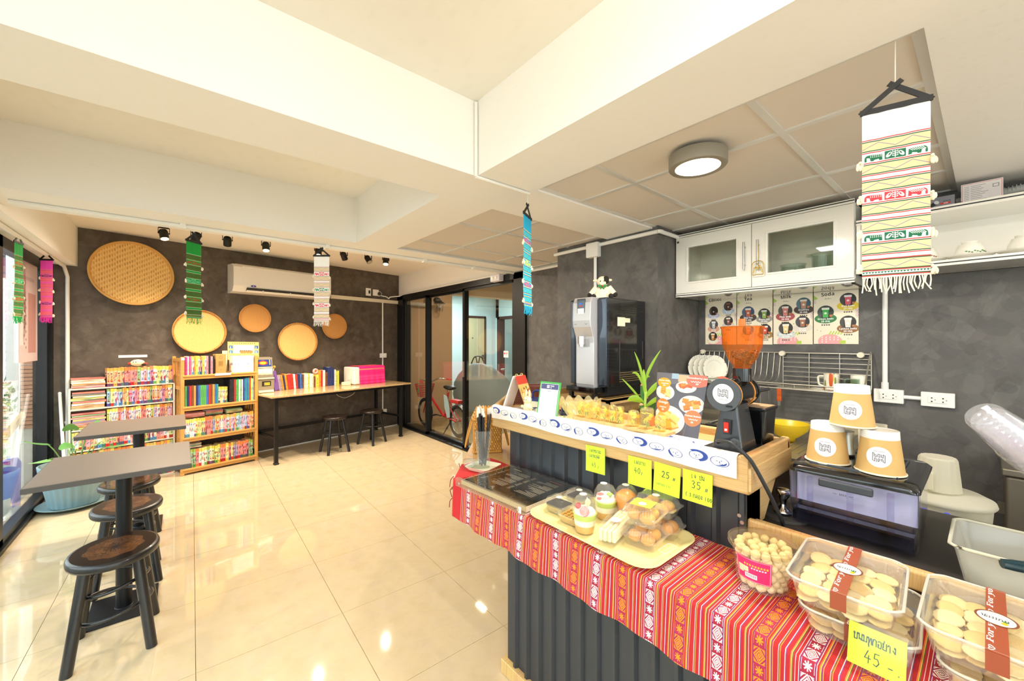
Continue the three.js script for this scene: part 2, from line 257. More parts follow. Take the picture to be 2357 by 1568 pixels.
// air conditioner
{
  const t = TB('air_conditioner', 'white wall-mounted split air conditioner on the dark wall', 'air conditioner', -0.9, 2.17, 0);
  const wm = phy(0xf2efe8, 0.18, { clearcoat: 0.5 });
  const prof = [[0, 0.17], [0.15, 0.165], [0.2, 0.13], [0.205, 0.02], [0.2, -0.09], [0.16, -0.155], [0.08, -0.17], [0, -0.17]];
  M('body', ext(prof, 1.17, 0.004).translate(0, 0, -0.585).rotateY(-Math.PI / 2), wm, t);
  M('front_panel', bb(-0.5, 0.56, -0.07, 0.145, 0.203, 0.209, 0.003), wm, t);
  M('air_outlet', tr(bx(1.0, 0.05, 0.01, 0, 0, 0), 0.05, -0.128, 0.188, 0.85), mat(0x2a2c2e, 0.6), t);
  const lv = M('louver', tr(bx(1.0, 0.028, 0.006, 0, 0, 0, 0.002), 0.05, -0.147, 0.186, 0.7), wm, t);
  for (const k of [-0.27, 0.05, 0.36]) M('louver_pin', bx(0.012, 0.03, 0.012, k, -0.14, 0.19), wm, lv);
  M('brand_badge', tr(new THREE.CylinderGeometry(0.03, 0.03, 0.003, 24).scale(1, 1, 0.42), -0.38, -0.085, 0.206, Math.PI / 2), mat(0xffffff, 0.4, { map: ctex(128, 64, (x, w, h) => { x.fillStyle = '#4a3ea0'; x.fillRect(0, 0, w, h); x.fillStyle = '#e8e6f6'; x.font = 'italic bold 26px serif'; x.textAlign = 'center'; x.fillText('Carrier', w / 2, 40); }) }), t);
  M('intake_grille', Array.from({ length: 7 }, (_, i) => bb(-0.55, 0.55, 0.168, 0.174, 0.03 + i * 0.018, 0.036 + i * 0.018)), mat(0xd8d2c4, 0.5), t);
}
// trunking, conduits and wall boxes
O('cable_trunking', tr(bb(-0.22, 0.95, 2.038, 2.092, 0.001, 0.03, 0.003), ...bwp(0, 0, 0), 0, BWA), mat(0xe9dfc4, 0.5), 'cream cable trunking running right from the air conditioner', 'trunking');
O('electrical_conduit', [rod(bwp(0.652, 2.04, 0.012), bwp(0.652, 0.27, 0.012), 0.011)], pvc, 'white vertical conduit behind the covered printer', 'conduit');
{ const t = TB('wall_switch', 'white double switch plate on the conduit above the printer', 'switch', 0.655, 1.18, 0.005); M('plate', bx(0.115, 0.072, 0.03, 0, 0, 0.015, 0.004), pvc, t); for (const k of [-0.005, 0.03]) M('rocker', bx(0.026, 0.036, 0.008, k, 0, 0.032, 0.002), whiteTrim, t); }
O('wall_socket', tr(bx(0.1, 0.06, 0.03, 0, 0, 0, 0.004), ...bwp(0.67, 0.275, 0.016), 0, BWA), pvc, 'small white socket box low on the wall under the desk', 'socket');
{ const t = TB('wall_controller', 'white air conditioner controller plate with dark display', 'controller', 0.39, 2.19, 0.004); M('plate', bx(0.085, 0.12, 0.022, 0, 0, 0.011, 0.006), pvc, t); M('display', bx(0.03, 0.05, 0.004, 0.012, 0, 0.024), mat(0x2a3134, 0.2), t); }
{ const t = TB('security_camera', 'small white security camera on the wall beside the controller', 'camera', 0.52, 2.19, 0.004); M('base', bx(0.1, 0.1, 0.03, 0, 0, 0.015, 0.008), pvc, t); M('body', tr(cy(0.036, 0.036, 0.07, 0, 0, 0), 0.055, -0.02, 0.02, Math.PI / 2, -0.5), pvc, t); M('lens', tr(cy(0.03, 0.03, 0.006, 0, 0, 0), 0.023, -0.02, 0.082, Math.PI / 2, -0.5), blackGloss, t); }
O('electrical_conduit', [tube([bwp(0.62, 2.15, 0.02), bwp(0.72, 2.14, 0.02), bwp(0.76, 2.11, 0.03), bwp(0.78, 2.14, 0.03), [2.83, 2.165, -6.3], [2.83, 2.172, -6.2]], 0.009, 40, 6), rod([2.84, 2.185, -6.3], [2.84, 2.185, -3.75], 0.012), ...[-5.6, -4.9, -4.2].map((z) => bx(0.02, 0.03, 0.015, 2.85, 2.185, z))], pvc, 'white conduit along the top of the sliding glass doors', 'conduit');
O('electrical_conduit', [rod([-0.7, 2.168, -3.36], [2.84, 2.168, -3.36], 0.014), ...[0.02, 0.9, 1.75, 2.3].map((x) => bx(0.03, 0.04, 0.04, x, 2.17, -3.36))], pvc, 'long white conduit under the beam before the spotlights', 'conduit');
O('electrical_conduit', [tube([[-0.83, 2.125, 1.9], [-0.83, 2.125, -5.0], [-0.83, 2.125, -5.5], [-0.815, 2.11, -5.59], bwp(-2.785, 2.05, 0.03), bwp(-2.785, 1.9, 0.03)], 0.015, 60), rod(bwp(-2.785, 1.95, 0.03), bwp(-2.785, 0.01, 0.03), 0.015), rod(bwp(-2.785, 0.66, 0.03), bwp(-2.785, 0.64, 0.03), 0.02)], pvc, 'white pipe down the left corner of the dark wall', 'pipe');
O('broom_handle', [rod(bwp(-2.835, 0.93, 0.05), bwp(-2.81, 0.012, 0.3), 0.012), sp(0.013, ...bwp(-2.835, 0.93, 0.05), 8)], pvc, 'white stick leaning in the corner beside the white pipe', 'stick');
O('name_strip', tr(bb(-0.11, 0.11, -0.013, 0.013, 0, 0.004), ...bwp(-2.325, 1.26, 0), 0, BWA), paperW, 'blank white label strip stuck above the white bookcase', 'label');
O('electrical_conduit', [rod([1.04, HC - 0.01, -1.5], [1.04, 2.172, -1.5], 0.008), rod([1.04, 2.172, -1.5], [1.37, 2.172, -1.5], 0.008)], pvc, 'thin white conduit down the inner corner of the crossing beams', 'conduit');
// spotlights on the ceiling strip
const spotGlow = glow(0xffe3b0, 9);
function spot(x, z, lit, rx, rz, label) {
  const t = T('spotlight', label, 'spotlight', [x, HC, z], 0, 'spotlights on the ceiling strip');
  M('base', cy(0.035, 0.035, 0.02, 0, -0.02, 0), blackMetal, t);
  M('yoke', [bx(0.082, 0.006, 0.018, 0, -0.023, 0), bx(0.005, 0.055, 0.018, -0.041, -0.05, 0), bx(0.005, 0.055, 0.018, 0.041, -0.05, 0), rod([-0.045, -0.072, 0], [0.045, -0.072, 0], 0.006)], blackMetal, t);
  const b = M('lamp_body', [lathe([[0, 0.045], [0.03, 0.045], [0.035, 0.03], [0.035, -0.045], [0.031, -0.045], [0.028, -0.02], [0, -0.02]], 24)], blackMetal, t); b.position.y = -0.085; b.rotation.set(rx, 0, rz);
  M('lens', tr(new THREE.CylinderGeometry(0.03, 0.03, 0.006, 20), 0, -0.0445, 0), lit ? spotGlow : mat(0xbfb8a8, 0.2), b);
  if (lit) { const l = new THREE.SpotLight(0xffeacf, 16, 0, 80 * D, 0.7, 2); l.position.set(0, -0.05, 0); l.castShadow = true; l.shadow.radius = 1.4; const q = new THREE.Object3D(); q.name = 'aim'; q.position.set(0, -1, 0); b.add(l); b.add(q); l.target = q; }
  return t;
}
spot(-0.11, -5.05, true, -0.3, 0.15, 'lit spotlight nearest the big bamboo tray');
spot(0.13, -4.98, false, 0.7, -0.3, 'unlit black spotlight half hidden behind the green banner');
spot(0.38, -4.98, false, 0.75, 0.05, 'unlit black spotlight between the green banner and a lit lamp');
spot(0.72, -5.0, true, -0.3, 0, 'lit spotlight above the left half of the air conditioner');
spot(1.22, -4.9, true, -0.3, -0.1, 'lit spotlight behind the small white banner');
spot(1.515, -4.95, false, 0.6, 0.45, 'unlit black spotlight just right of the small white banner');
spot(1.81, -4.96, false, -0.6, 0.25, 'unlit black spotlight second from the far right');
spot(2.02, -4.92, true, -0.3, -0.15, 'lit spotlight nearest the sliding glass doors');
// ---------------------------------------------------------------- bookcases and books
const ORD = ['first', 'second', 'third', 'fourth', 'fifth', 'sixth', 'seventh', 'eighth', 'ninth', 'tenth', 'eleventh', 'twelfth', 'thirteenth', 'fourteenth', 'fifteenth', 'sixteenth', 'seventeenth', 'eighteenth', 'nineteenth', 'twentieth'];
const ordinal = (n) => n <= 20 ? ORD[n - 1] : n === 30 ? 'thirtieth' : n === 40 ? 'fortieth' : (n < 30 ? 'twenty' : n < 40 ? 'thirty' : 'forty') + '-' + ORD[n % 10 - 1];
const PAL = { red: 0xd0342e, pink: 0xf08da0, magenta: 0xd8418a, orange: 0xf09a3a, yellow: 0xf3d65a, cream: 0xf5ead0, white: 0xf8f5ee, green: 0x58a85a, teal: 0x2f8f92, blue: 0x3c6fb8, navy: 0x27346e, purple: 0x7c5aa8, lilac: 0xc3a6d6, brown: 0x7a4a2c, black: 0x26242a, sky: 0x7dbfe2, grey: 0xa9a39a, lime: 0xbfd04e };
const spineTex = Array.from({ length: 10 }, (_, k) => ctex(64, 256, (x, w, h) => {
  seed = 100 + k; x.fillStyle = '#fff'; x.fillRect(0, 0, w, h);
  const cols = ['#d93a3a', '#f5f1e6', '#ffe27a', '#5aa0d0', '#f5a0b8', '#7cc070', '#fff', '#f08a3c', '#7a5ab0'];
  if (k < 7) { x.fillStyle = pick(cols); x.fillRect(0, 0, w, rr(20, 60)); x.fillStyle = pick(cols); x.fillRect(0, h - rr(20, 70), w, 80); }
  for (let i = 0; i < (k < 7 ? 9 : 2); i++) { x.globalAlpha = 0.85; x.fillStyle = pick(cols); x.beginPath(); x.ellipse(rnd() * w, rr(60, 200), rr(5, 26), rr(6, 22), rnd() * 3, 0, 7); x.fill(); }
  x.globalAlpha = 0.9; x.fillStyle = k % 2 ? '#3a2a2a' : '#fff'; for (let i = 0, y = 66; i < 9 && y < 180; i++) { const s = rr(5, 13); x.fillRect(w / 2 - rr(6, 14), y, rr(12, 26), s * 0.7); y += s + 5; }
  x.fillStyle = '#222'; x.fillRect(w * 0.3, h - 26, w * 0.4, 8);
}, false));
const plainSpine = ctex(64, 256, (x, w, h) => { x.fillStyle = '#fff'; x.fillRect(0, 0, w, h); x.fillStyle = 'rgba(255,255,255,.95)'; x.fillRect(0, h * 0.8, w, 4); x.fillStyle = 'rgba(40,30,30,.55)'; for (let y = 60; y < 150; y += 14) x.fillRect(w * 0.4, y, w * 0.22, 9); x.fillStyle = 'rgba(255,255,255,.9)'; x.fillRect(w * 0.36, 26, w * 0.3, 18); }, false);
const bmats = {};
const bmat = (col, k) => bmats[col + k] ||= mat(new THREE.Color(PAL[col]).lerp(new THREE.Color(0xffffff), k < 7 && k >= 0 ? 0.25 : 0), 0.5, { map: k < 0 ? plainSpine : spineTex[k] });
const pagesM = mat(0xeee2c8, 0.85);
function book(s, y, d, w, h, dep, col, k, label, group, lean = 0, o = {}) { // stands at s..s+w, spine towards the room at d
  const t = TB('book', label, 'book', s + w / 2, y, d, group), r = 0.0015;
  const cov = [bb(-w / 2, w / 2, 0, h, -0.004, 0, r), bb(-w / 2, -w / 2 + 0.0012, 0, h, -dep, -0.003), bb(w / 2 - 0.0012, w / 2, 0, h, -dep, -0.003)];
  if (o.flat) { // lies flat: w is its height on the pile
  }
  M('cover', cov, bmat(col, k), t); M('pages', bb(-w / 2 + 0.0012, w / 2 - 0.0012, 0.003, h - 0.004, -dep + 0.003, -0.004), o.pages || pagesM, t);
  t.rotation.z = lean; t.rotation.order = 'YXZ'; return t;
}
function row(s0, s1, y, d, h, cols, kinds, where, group, o = {}) {
  let s = s0, n = 0;
  while (s < s1 - 0.006) {
    const w = Math.min(rr(...(o.w || [0.013, 0.024])), s1 - s - 0.0008), col = typeof cols === 'function' ? cols(n, (s - s0) / (s1 - s0)) : pick(cols), k = pick(kinds); n++;
    book(s, y, d - rr(0, 0.008), w, h * rr(o.v || 0.94, 1), o.dep || 0.13, col, k, `${col} spined ${o.kind || 'paperback'}, ${ordinal(n)} from the left ${where}`, group, o.lean || 0, o);
    s += w + 0.0012 + (o.lean ? Math.abs(o.lean) * 0.01 : 0);
  }
  return n;
}
function pile(s0, s1, y, d, list, where, group, dep = 0.13) {
  let h = y; list.forEach(([col, k, th], n) => {
    const t = TB('book', `${col} paperback lying flat, ${ordinal(n + 1)} up the pile ${where}`, 'book', (s0 + s1) / 2 + rr(-0.006, 0.006), h, d, group), L = (s1 - s0) * rr(0.95, 1);
    M('cover', [bb(-L / 2, L / 2, 0, th, -0.004, 0, 0.0015), bb(-L / 2, L / 2, 0, 0.0012, -dep, -0.003), bb(-L / 2, L / 2, th - 0.0012, th, -dep, -0.003)], bmat(col, k), t);
    M('pages', bb(-L / 2 + 0.003, L / 2 - 0.003, 0.0012, th - 0.0012, -dep, -0.004), pagesM, t); h += th + 0.0006;
  });
}
seed = 77;
// white low bookcase at the far left
{
  const t = TB('bookcase', 'white open bookcase packed with comics on the left of the back wall', 'bookcase', 0, 0, 0), wm = mat(0xefe6d6, 0.5);
  for (const y of [0.012, 0.188, 0.384, 0.58, 0.776, 0.97]) M('shelf', bb(-2.775, -2.02, y - 0.012, y, 0.004, 0.168), wm, t);
  M('side_panel', bb(-2.032, -2.02, 0, 0.97, 0.004, 0.168), wm, t); M('side_panel', bb(-2.787, -2.775, 0, 0.97, 0.004, 0.168), wm, t); M('back_panel', bb(-2.77, -2.03, 0, 0.97, 0.001, 0.006), wm, t);
}
const G1 = 'comics in the white bookcase', mix = ['pink', 'cream', 'white', 'red', 'orange', 'yellow', 'green', 'pink', 'lilac', 'white', 'sky', 'cream', 'magenta'], bright = ['pink', 'white', 'cream', 'pink', 'orange', 'white', 'red', 'lilac', 'lime'], K7 = [0, 1, 2, 3, 4, 5, 6];
row(-2.535, -2.035, 0.971, 0.165, 0.186, (n, u) => (u < 0.22 ? 'orange' : u < 0.4 ? 'red' : pick(mix)), K7, 'in the top row of the white bookcase', G1, { w: [0.014, 0.03] });
pile(-2.77, -2.545, 0.971, 0.165, [['pink', 2, 0.024], ['orange', 3, 0.018], ['white', 0, 0.02], ['cream', 1, 0.016], ['red', 4, 0.014]], 'left of the top row', G1);
row(-2.535, -2.035, 0.777, 0.165, 0.178, mix, K7, 'in the second row of the white bookcase', G1);
pile(-2.77, -2.545, 0.777, 0.165, [['orange', 5, 0.03], ['white', 1, 0.022], ['red', 0, 0.02], ['lime', 3, 0.028], ['white', 2, 0.02], ['black', 4, 0.016], ['red', 6, 0.02]], 'left of the second row', G1);
row(-2.535, -2.035, 0.581, 0.165, 0.178, bright, K7, 'in the third row of the white bookcase', G1);
pile(-2.77, -2.545, 0.581, 0.165, [['lime', 1, 0.02], ['orange', 2, 0.022], ['pink', 3, 0.018], ['purple', 0, 0.022], ['yellow', 5, 0.016], ['pink', 6, 0.018], ['green', 4, 0.016], ['red', 1, 0.02]], 'left of the third row', G1);
row(-2.77, -2.035, 0.385, 0.165, 0.178, bright, K7, 'in the fourth row of the white bookcase', G1, { w: [0.016, 0.03] });
row(-2.77, -2.035, 0.189, 0.165, 0.178, mix, K7, 'in the fifth row of the white bookcase', G1, { w: [0.018, 0.034] });
row(-2.38, -2.035, 0.013, 0.165, 0.16, mix, K7, 'in the bottom row of the white bookcase', G1, { w: [0.016, 0.03] });
// small plush lying on the comics
{
  const t = TB('plush_toy', 'small cream plush toy lying on top of the comics', 'plush toy', -2.305, 1.16, 0.1);
  M('body', [el(0.055, 0.035, 0.04, 0, 0.034, 0), el(0.03, 0.026, 0.03, -0.03, 0.035, 0.025)], mat(0xf3e2bd, 0.9), t);
  M('ear', el(0.02, 0.012, 0.014, -0.062, 0.03, 0.02, 10), mat(0xb4452f, 0.9), t); M('ear', el(0.018, 0.012, 0.014, 0.055, 0.024, 0.03, 10), mat(0xb4452f, 0.9), t);
  M('paw', el(0.018, 0.012, 0.016, 0.04, 0.014, 0.04, 10), mat(0x2a2018, 0.9), t); M('eye', [sp(0.005, -0.04, 0.045, 0.05, 6), sp(0.005, -0.022, 0.045, 0.053, 6)], mat(0x1a1412, 0.3), t);
}
// bamboo bookcase
{
  const t = TB('bamboo_shelf', 'tall golden bamboo bookshelf with four crowded shelves', 'bookshelf', 0, 0, 0);
  for (const [s, d] of [[-2.0, 0.035], [-1.308, 0.035], [-2.0, 0.365], [-1.308, 0.365]]) M('post', bx(0.032, 1.25, 0.032, s, 0.625, d, 0.006), bamboo, t);
  for (const y of [1.055, 0.722, 0.392, 0.065]) M('shelf', [uvm(bb(-2.0, -1.308, y - 0.018, y, 0.02, 0.385, 0.004), 0.5), bb(-2.0, -1.308, y - 0.045, y - 0.018, 0.355, 0.378), bb(-2.0, -1.308, y - 0.045, y - 0.018, 0.02, 0.04)], bamboo, t);
  for (const s of [-2.0, -1.308]) { for (const y of [1.2, 0.9, 0.56, 0.24]) M('side_rail', bb(s - 0.012, s + 0.012, y, y + 0.03, 0.04, 0.36), bamboo, t); for (const d of [0.12, 0.2, 0.28]) M('side_slat', bx(0.012, 1.1, 0.022, s, 0.68, d), bamboo, t); }
  M('cup_label', bb(-2.012, -1.985, 1.215, 1.24, 0.381, 0.384), paperW, t);
  M('shelf_label', bb(-1.72, -1.57, 1.035, 1.06, 0.385, 0.388), paperW, t);
}
const G2 = 'books on the bamboo shelf';
row(-1.975, -1.72, 1.056, 0.37, 0.2, (n, u) => pick(u < 0.2 ? ['pink', 'magenta', 'cream'] : ['cream', 'white', 'yellow', 'black', 'pink', 'lime', 'orange', 'brown']), [7, 8, 9, 3], 'on the top bamboo shelf', G2, { w: [0.01, 0.02], kind: 'slim book' });
{ const t = TB('kraft_box', 'brown kraft box with stamped seal on the top bamboo shelf', 'box', -1.655, 1.056, 0.3); M('carton', bx(0.1, 0.215, 0.09, 0, 0.108, 0, 0.003), mat(0xffffff, 0.8, { map: ctex(256, 512, (x, w, h) => { x.fillStyle = '#b18a4e'; x.fillRect(0, 0, w, h); x.strokeStyle = '#6b4a20'; x.lineWidth = 7; x.strokeRect(80, 190, 100, 130); for (let i = 0; i < 3; i++) for (let j = 0; j < 3; j++) { x.strokeRect(92 + i * 28, 206 + j * 36, 18, 22); } x.beginPath(); x.arc(130, 90, 34, 0, 7); x.stroke(); x.beginPath(); x.moveTo(118, 430); x.lineTo(142, 430); x.lineTo(130, 410); x.stroke(); }, false) }), t); }
O('file_divider', tr(bx(0.05, 0.25, 0.004, 0, 0.125, 0), ...bwp(-1.575, 1.056, 0.2), 0, BWA), mat(0xe5d5b0, 0.8), 'cream upright divider between the kraft box and white magazines', 'divider');
row(-1.545, -1.335, 1.056, 0.375, 0.19, ['white'], [-1, 8], 'of the white set, top bamboo shelf', G2, { w: [0.0135, 0.0145], kind: 'magazine', v: 0.985 });
{ const t = TB('picture_card', 'yellow framed picture card propped behind the white magazines', 'card', -1.36, 1.2, 0.13); t.rotation.x = -0.1; M('board', bx(0.33, 0.215, 0.006, 0, 0.1, 0), mat(0xffffff, 0.5, { map: ctex(512, 340, (x, w, h) => { x.fillStyle = '#f2d978'; x.fillRect(0, 0, w, h); x.fillStyle = '#f6efdf'; x.fillRect(95, 60, 330, 160); x.fillStyle = '#c98d4e'; for (let i = 0; i < 9; i++) { x.beginPath(); x.ellipse(210 + i * 22, 190 + (i % 2) * 12, 22, 28, 0.4 * i, 0, 7); x.fill(); } x.fillStyle = '#5a3a20'; for (let i = 0; i < 6; i++) { x.beginPath(); x.ellipse(200 + i * 32, 170, 7, 16, 0.3, 0, 7); x.fill(); } const c = ['#3a6fb0', '#4a8ac0', '#2f5a9a', '#6a8fb8', '#35507a', '#5a7ab0']; [[20, 70], [20, 160], [440, 70], [440, 160], [300, 260], [430, 260], [150, 260], [20, 260]].forEach(([a, b], i) => { x.fillStyle = c[i % 6]; x.fillRect(a, b, 60, 60); x.fillStyle = '#e8e0c8'; x.fillRect(a + 18, b + 18, 12, 42); }); x.fillStyle = '#a5483a'; for (let i = 0; i < 11; i++) x.fillRect(70 + i * 36, 22, 18, 16); }, false) }), t); }
// second shelf
const run = ['green', 'navy', 'red', 'brown', 'orange', 'navy', 'blue', 'green', 'green', 'green', 'blue', 'red', 'brown', 'orange', 'blue', 'teal'];
row(-1.975, -1.68, 0.723, 0.365, 0.215, (n) => run[n % 16], [-1], 'of the numbered set, second bamboo shelf', G2, { w: [0.0168, 0.0175], v: 0.99, kind: 'comic volume' });
row(-1.675, -1.585, 0.723, 0.345, 0.185, ['cream', 'orange', 'lime', 'brown', 'yellow'], [1, 3, 5], 'of the small group, second bamboo shelf', G2, { w: [0.011, 0.016] });
row(-1.575, -1.335, 0.723, 0.37, 0.265, (n, u) => (u < 0.15 ? 'black' : u < 0.25 ? 'red' : u < 0.5 ? pick(['green', 'white', 'white']) : u < 0.8 ? pick(['navy', 'teal', 'blue']) : ['yellow', 'sky', 'red'][n % 3]), [8, 9, -1], 'of the tall group, second bamboo shelf', G2, { w: [0.009, 0.016], kind: 'tall book', dep: 0.2 });
// third shelf
row(-1.975, -1.335, 0.393, 0.365, 0.2, (n, u) => (u < 0.12 ? 'white' : u < 0.26 ? pick(['yellow', 'lime']) : u < 0.36 ? 'red' : u < 0.44 ? pick(['blue', 'orange', 'purple']) : u < 0.58 ? pick(['pink', 'white', 'red']) : u < 0.88 ? pick(['sky', 'orange', 'teal', 'lilac']) : pick(['pink', 'lilac', 'orange'])), K7, 'on the third bamboo shelf', G2, { w: [0.013, 0.021] });
pile(-1.975, -1.8, 0.597, 0.34, [['red', 2, 0.022], ['pink', 0, 0.022]], 'at the left of the third bamboo shelf', G2);
pile(-1.79, -1.62, 0.597, 0.3, [['green', 1, 0.016], ['orange', 5, 0.016], ['magenta', 4, 0.015], ['black', 3, 0.014]], 'in the middle of the third bamboo shelf', G2);
pile(-1.6, -1.44, 0.597, 0.33, [['yellow', 3, 0.015], ['lime', 1, 0.015], ['green', 6, 0.014]], 'at the right of the third bamboo shelf', G2);
// bottom shelf
row(-1.975, -1.335, 0.066, 0.365, 0.2, (n, u) => (u < 0.3 ? pick(['white', 'red', 'green', 'cream']) : u < 0.45 ? pick(['lime', 'cream', 'pink']) : u < 0.75 ? pick(['pink', 'purple', 'red', 'yellow']) : u < 0.9 ? 'red' : pick(['white', 'purple', 'green'])), K7, 'on the bottom bamboo shelf', G2, { w: [0.018, 0.03] });
pile(-1.97, -1.83, 0.27, 0.34, [['cream', 1, 0.016], ['green', 3, 0.014], ['grey', 5, 0.014]], 'on the bottom bamboo shelf', G2);
// ---------------------------------------------------------------- wall desk and what stands on it
{
  const t = TB('wall_desk', 'long desk with polished stone top on black steel legs', 'desk', 0, 0, 0), Y = 0.785;
  const gt = ctex(512, 512, (x, w, h) => { seed = 41; x.fillStyle = '#c9a878'; x.fillRect(0, 0, w, h); for (let i = 0; i < 5200; i++) { x.globalAlpha = rr(0.2, 0.6); x.fillStyle = pick(['#e3cda2', '#9a7a4e', '#b59263', '#6e5636', '#efdfc0']); x.beginPath(); x.ellipse(rnd() * w, rnd() * h, rr(1, 5), rr(1, 4), rnd() * 3, 0, 7); x.fill(); } });
  M('tabletop', uvm(bb(-1.29, 0.64, Y - 0.02, Y, 0.01, 0.765, 0.003), 0.4), phy(0xffffff, 0.08, { map: gt }), t);
  for (const [s, d] of [[-1.232, 0.73], [0.475, 0.73], [0.5, 0.06], [-1.232, 0.06]]) { const l = M('leg', bx(0.036, Y - 0.02, 0.036, s, (Y - 0.02) / 2, d), blackMetal, t); M('foot', [bx(0.05, 0.02, 0.05, s, 0.01, d, 0.005)], blackPlastic, l); }
  M('apron', [bb(-1.25, 0.5, Y - 0.06, Y - 0.02, 0.05, 0.08), bb(-1.25, 0.5, Y - 0.05, Y - 0.02, 0.715, 0.745)], blackMetal, t);
  M('stretcher', [bb(-1.25, 0.5, 0.26, 0.29, 0.045, 0.075)], blackMetal, t); M('stretcher', bb(0.47, 0.5, 0.29, 0.315, 0.06, 0.73), blackMetal, t); M('stretcher', bb(-1.25, -1.22, 0.29, 0.315, 0.06, 0.73), blackMetal, t);
  O('cable', tube([bwp(-0.46, 0.765, 0.62), bwp(-0.44, 0.7, 0.62), bwp(-0.34, 0.655, 0.62), bwp(-0.22, 0.69, 0.62), bwp(-0.16, 0.765, 0.62)], 0.004, 30, 6), mat(0xb9b0a0, 0.5), 'grey cable loop hanging below the desk top', 'cable');
}
{ // toy slot machine
  const t = TB('toy_slot_machine', 'silver-grey toy slot machine with lever at the left of the desk', 'toy', -1.18, 0.785, 0.21); const gm = mat(0xa59c86, 0.35, { metalness: 0.35 }), lm = mat(0xe8e0cc, 0.3);
  M('body', ext([[0, 0], [0.14, 0], [0.14, 0.16], [0.12, 0.17], [0.11, 0.29], [0.1, 0.3], [0.085, 0.425], [0, 0.43]], 0.185, 0.004).rotateY(-Math.PI / 2).translate(0.0925, 0, -0.06), gm, t);
  M('sign_panel', tr(bx(0.165, 0.095, 0.004), 0, 0.365, 0.035, -0.14), mat(0xffffff, 0.4, { map: ctex(256, 150, (x, w, h) => { x.fillStyle = '#27408c'; x.fillRect(0, 0, w, h); x.fillStyle = '#d8402c'; x.beginPath(); x.ellipse(110, 80, 80, 40, 0, 0, 7); x.fill(); x.fillStyle = '#f2c33a'; x.beginPath(); x.ellipse(110, 80, 58, 26, 0, 0, 7); x.fill(); x.fillStyle = '#c03a2a'; x.beginPath(); x.moveTo(80, 50); x.lineTo(95, 20); x.lineTo(110, 44); x.lineTo(125, 20); x.lineTo(140, 50); x.fill(); x.fillStyle = '#f2c33a'; x.fillRect(220, 20, 16, 100); }, false) }), t);
  M('reel_window', tr(bx(0.17, 0.11, 0.006), 0, 0.24, 0.056, -0.05), lm, t);
  for (const k of [-0.055, 0, 0.055]) M('reel', tr(new THREE.CylinderGeometry(0.042, 0.042, 0.046, 20), k, 0.245, 0.032, 0, 0, Math.PI / 2), mat(0xffffff, 0.3, { map: ctex(64, 256, (x, w, h) => { x.fillStyle = '#faf5e4'; x.fillRect(0, 0, w, h); ['#d03030', '#e8b030', '#30a050', '#303030'].forEach((c, i) => { x.fillStyle = c; x.beginPath(); x.arc(32, 32 + i * 64, 15, 0, 7); x.fill(); }); }, false) }), t);
  M('chrome_trim', [tr(bx(0.19, 0.014, 0.02), 0, 0.175, 0.085), tr(bx(0.18, 0.01, 0.02), 0, 0.305, 0.05)], lm, t);
  M('coin_tray', bb(-0.085, 0.085, 0.004, 0.03, 0.08, 0.11, 0.004), lm, t); M('coin_panel', bb(-0.04, 0.06, 0.08, 0.14, 0.08, 0.086), mat(0x2a2a2a, 0.4), t); M('bulb_strip', Array.from({ length: 4 }, (_, i) => bb(-0.015 + i * 0.016, -0.003 + i * 0.016, 0.09, 0.125, 0.086, 0.09)), mat(0xe6c34a, 0.4), t);
  const lv = M('lever', [rod([0.095, 0.19, 0.0], [0.13, 0.29, -0.01], 0.006)], lm, t); M('knob', sp(0.018, 0.132, 0.305, -0.01, 14), mat(0xd9a44a, 0.4), lv);
}
seed = 91;
{
  const list = [['purple', 0.045, 0.26, 0.17], ['lilac', 0.012, 0.2, 0.16], ['grey', 0.015, 0.2, 0.16], ['orange', 0.016, 0.2, 0.15], ['navy', 0.014, 0.19, 0.14], ['orange', 0.018, 0.21, 0.12], ['red', 0.03, 0.2, 0.1], ['red', 0.026, 0.205, 0.1], ['white', 0.02, 0.2, 0.08], ['red', 0.018, 0.195, 0.05], ['navy', 0.018, 0.2, 0.05], ['blue', 0.022, 0.2, 0.03], ['brown', 0.016, 0.19, 0], ['cream', 0.02, 0.195, 0], ['white', 0.018, 0.195, 0], ['lime', 0.016, 0.2, 0], ['white', 0.018, 0.195, 0], ['cream', 0.022, 0.19, 0], ['brown', 0.02, 0.15, 0], ['yellow', 0.034, 0.175, 0], ['orange', 0.022, 0.235, 0], ['red', 0.02, 0.23, 0], ['white', 0.026, 0.23, 0], ['brown', 0.026, 0.2, 0], ['navy', 0.06, 0.27, 0], ['navy', 0.016, 0.24, 0], ['white', 0.018, 0.23, 0], ['lime', 0.018, 0.2, 0], ['yellow', 0.016, 0.21, 0]];
  let s = -1.035; const sc = (0.9 - 0.065) / list.reduce((a, b) => a + b[1] + 0.002, 0);
  list.forEach(([c, w, h, lean], i) => { const ww = w * Math.min(1.2, sc); book(s, 0.786 + ww * Math.sin(lean) * 0.5, 0.19, ww, h * 0.97, 0.13, c, i % 3 === 2 ? 7 : i % 2 ? 9 : -1, `${c} book, ${ordinal(i + 1)} from the left in the row on the desk`, 'books in a row on the wall desk', lean); s += ww + 0.003; });
  O('tape_roll', tr(new THREE.TorusGeometry(0.026, 0.013, 10, 24).scale(1, 1, 1.5), ...bwp(-0.5, 1.0, 0.14), 0, BWA), mat(0xf3b8b4, 0.5), 'pale pink tape roll lying on the desk books', 'tape');
}
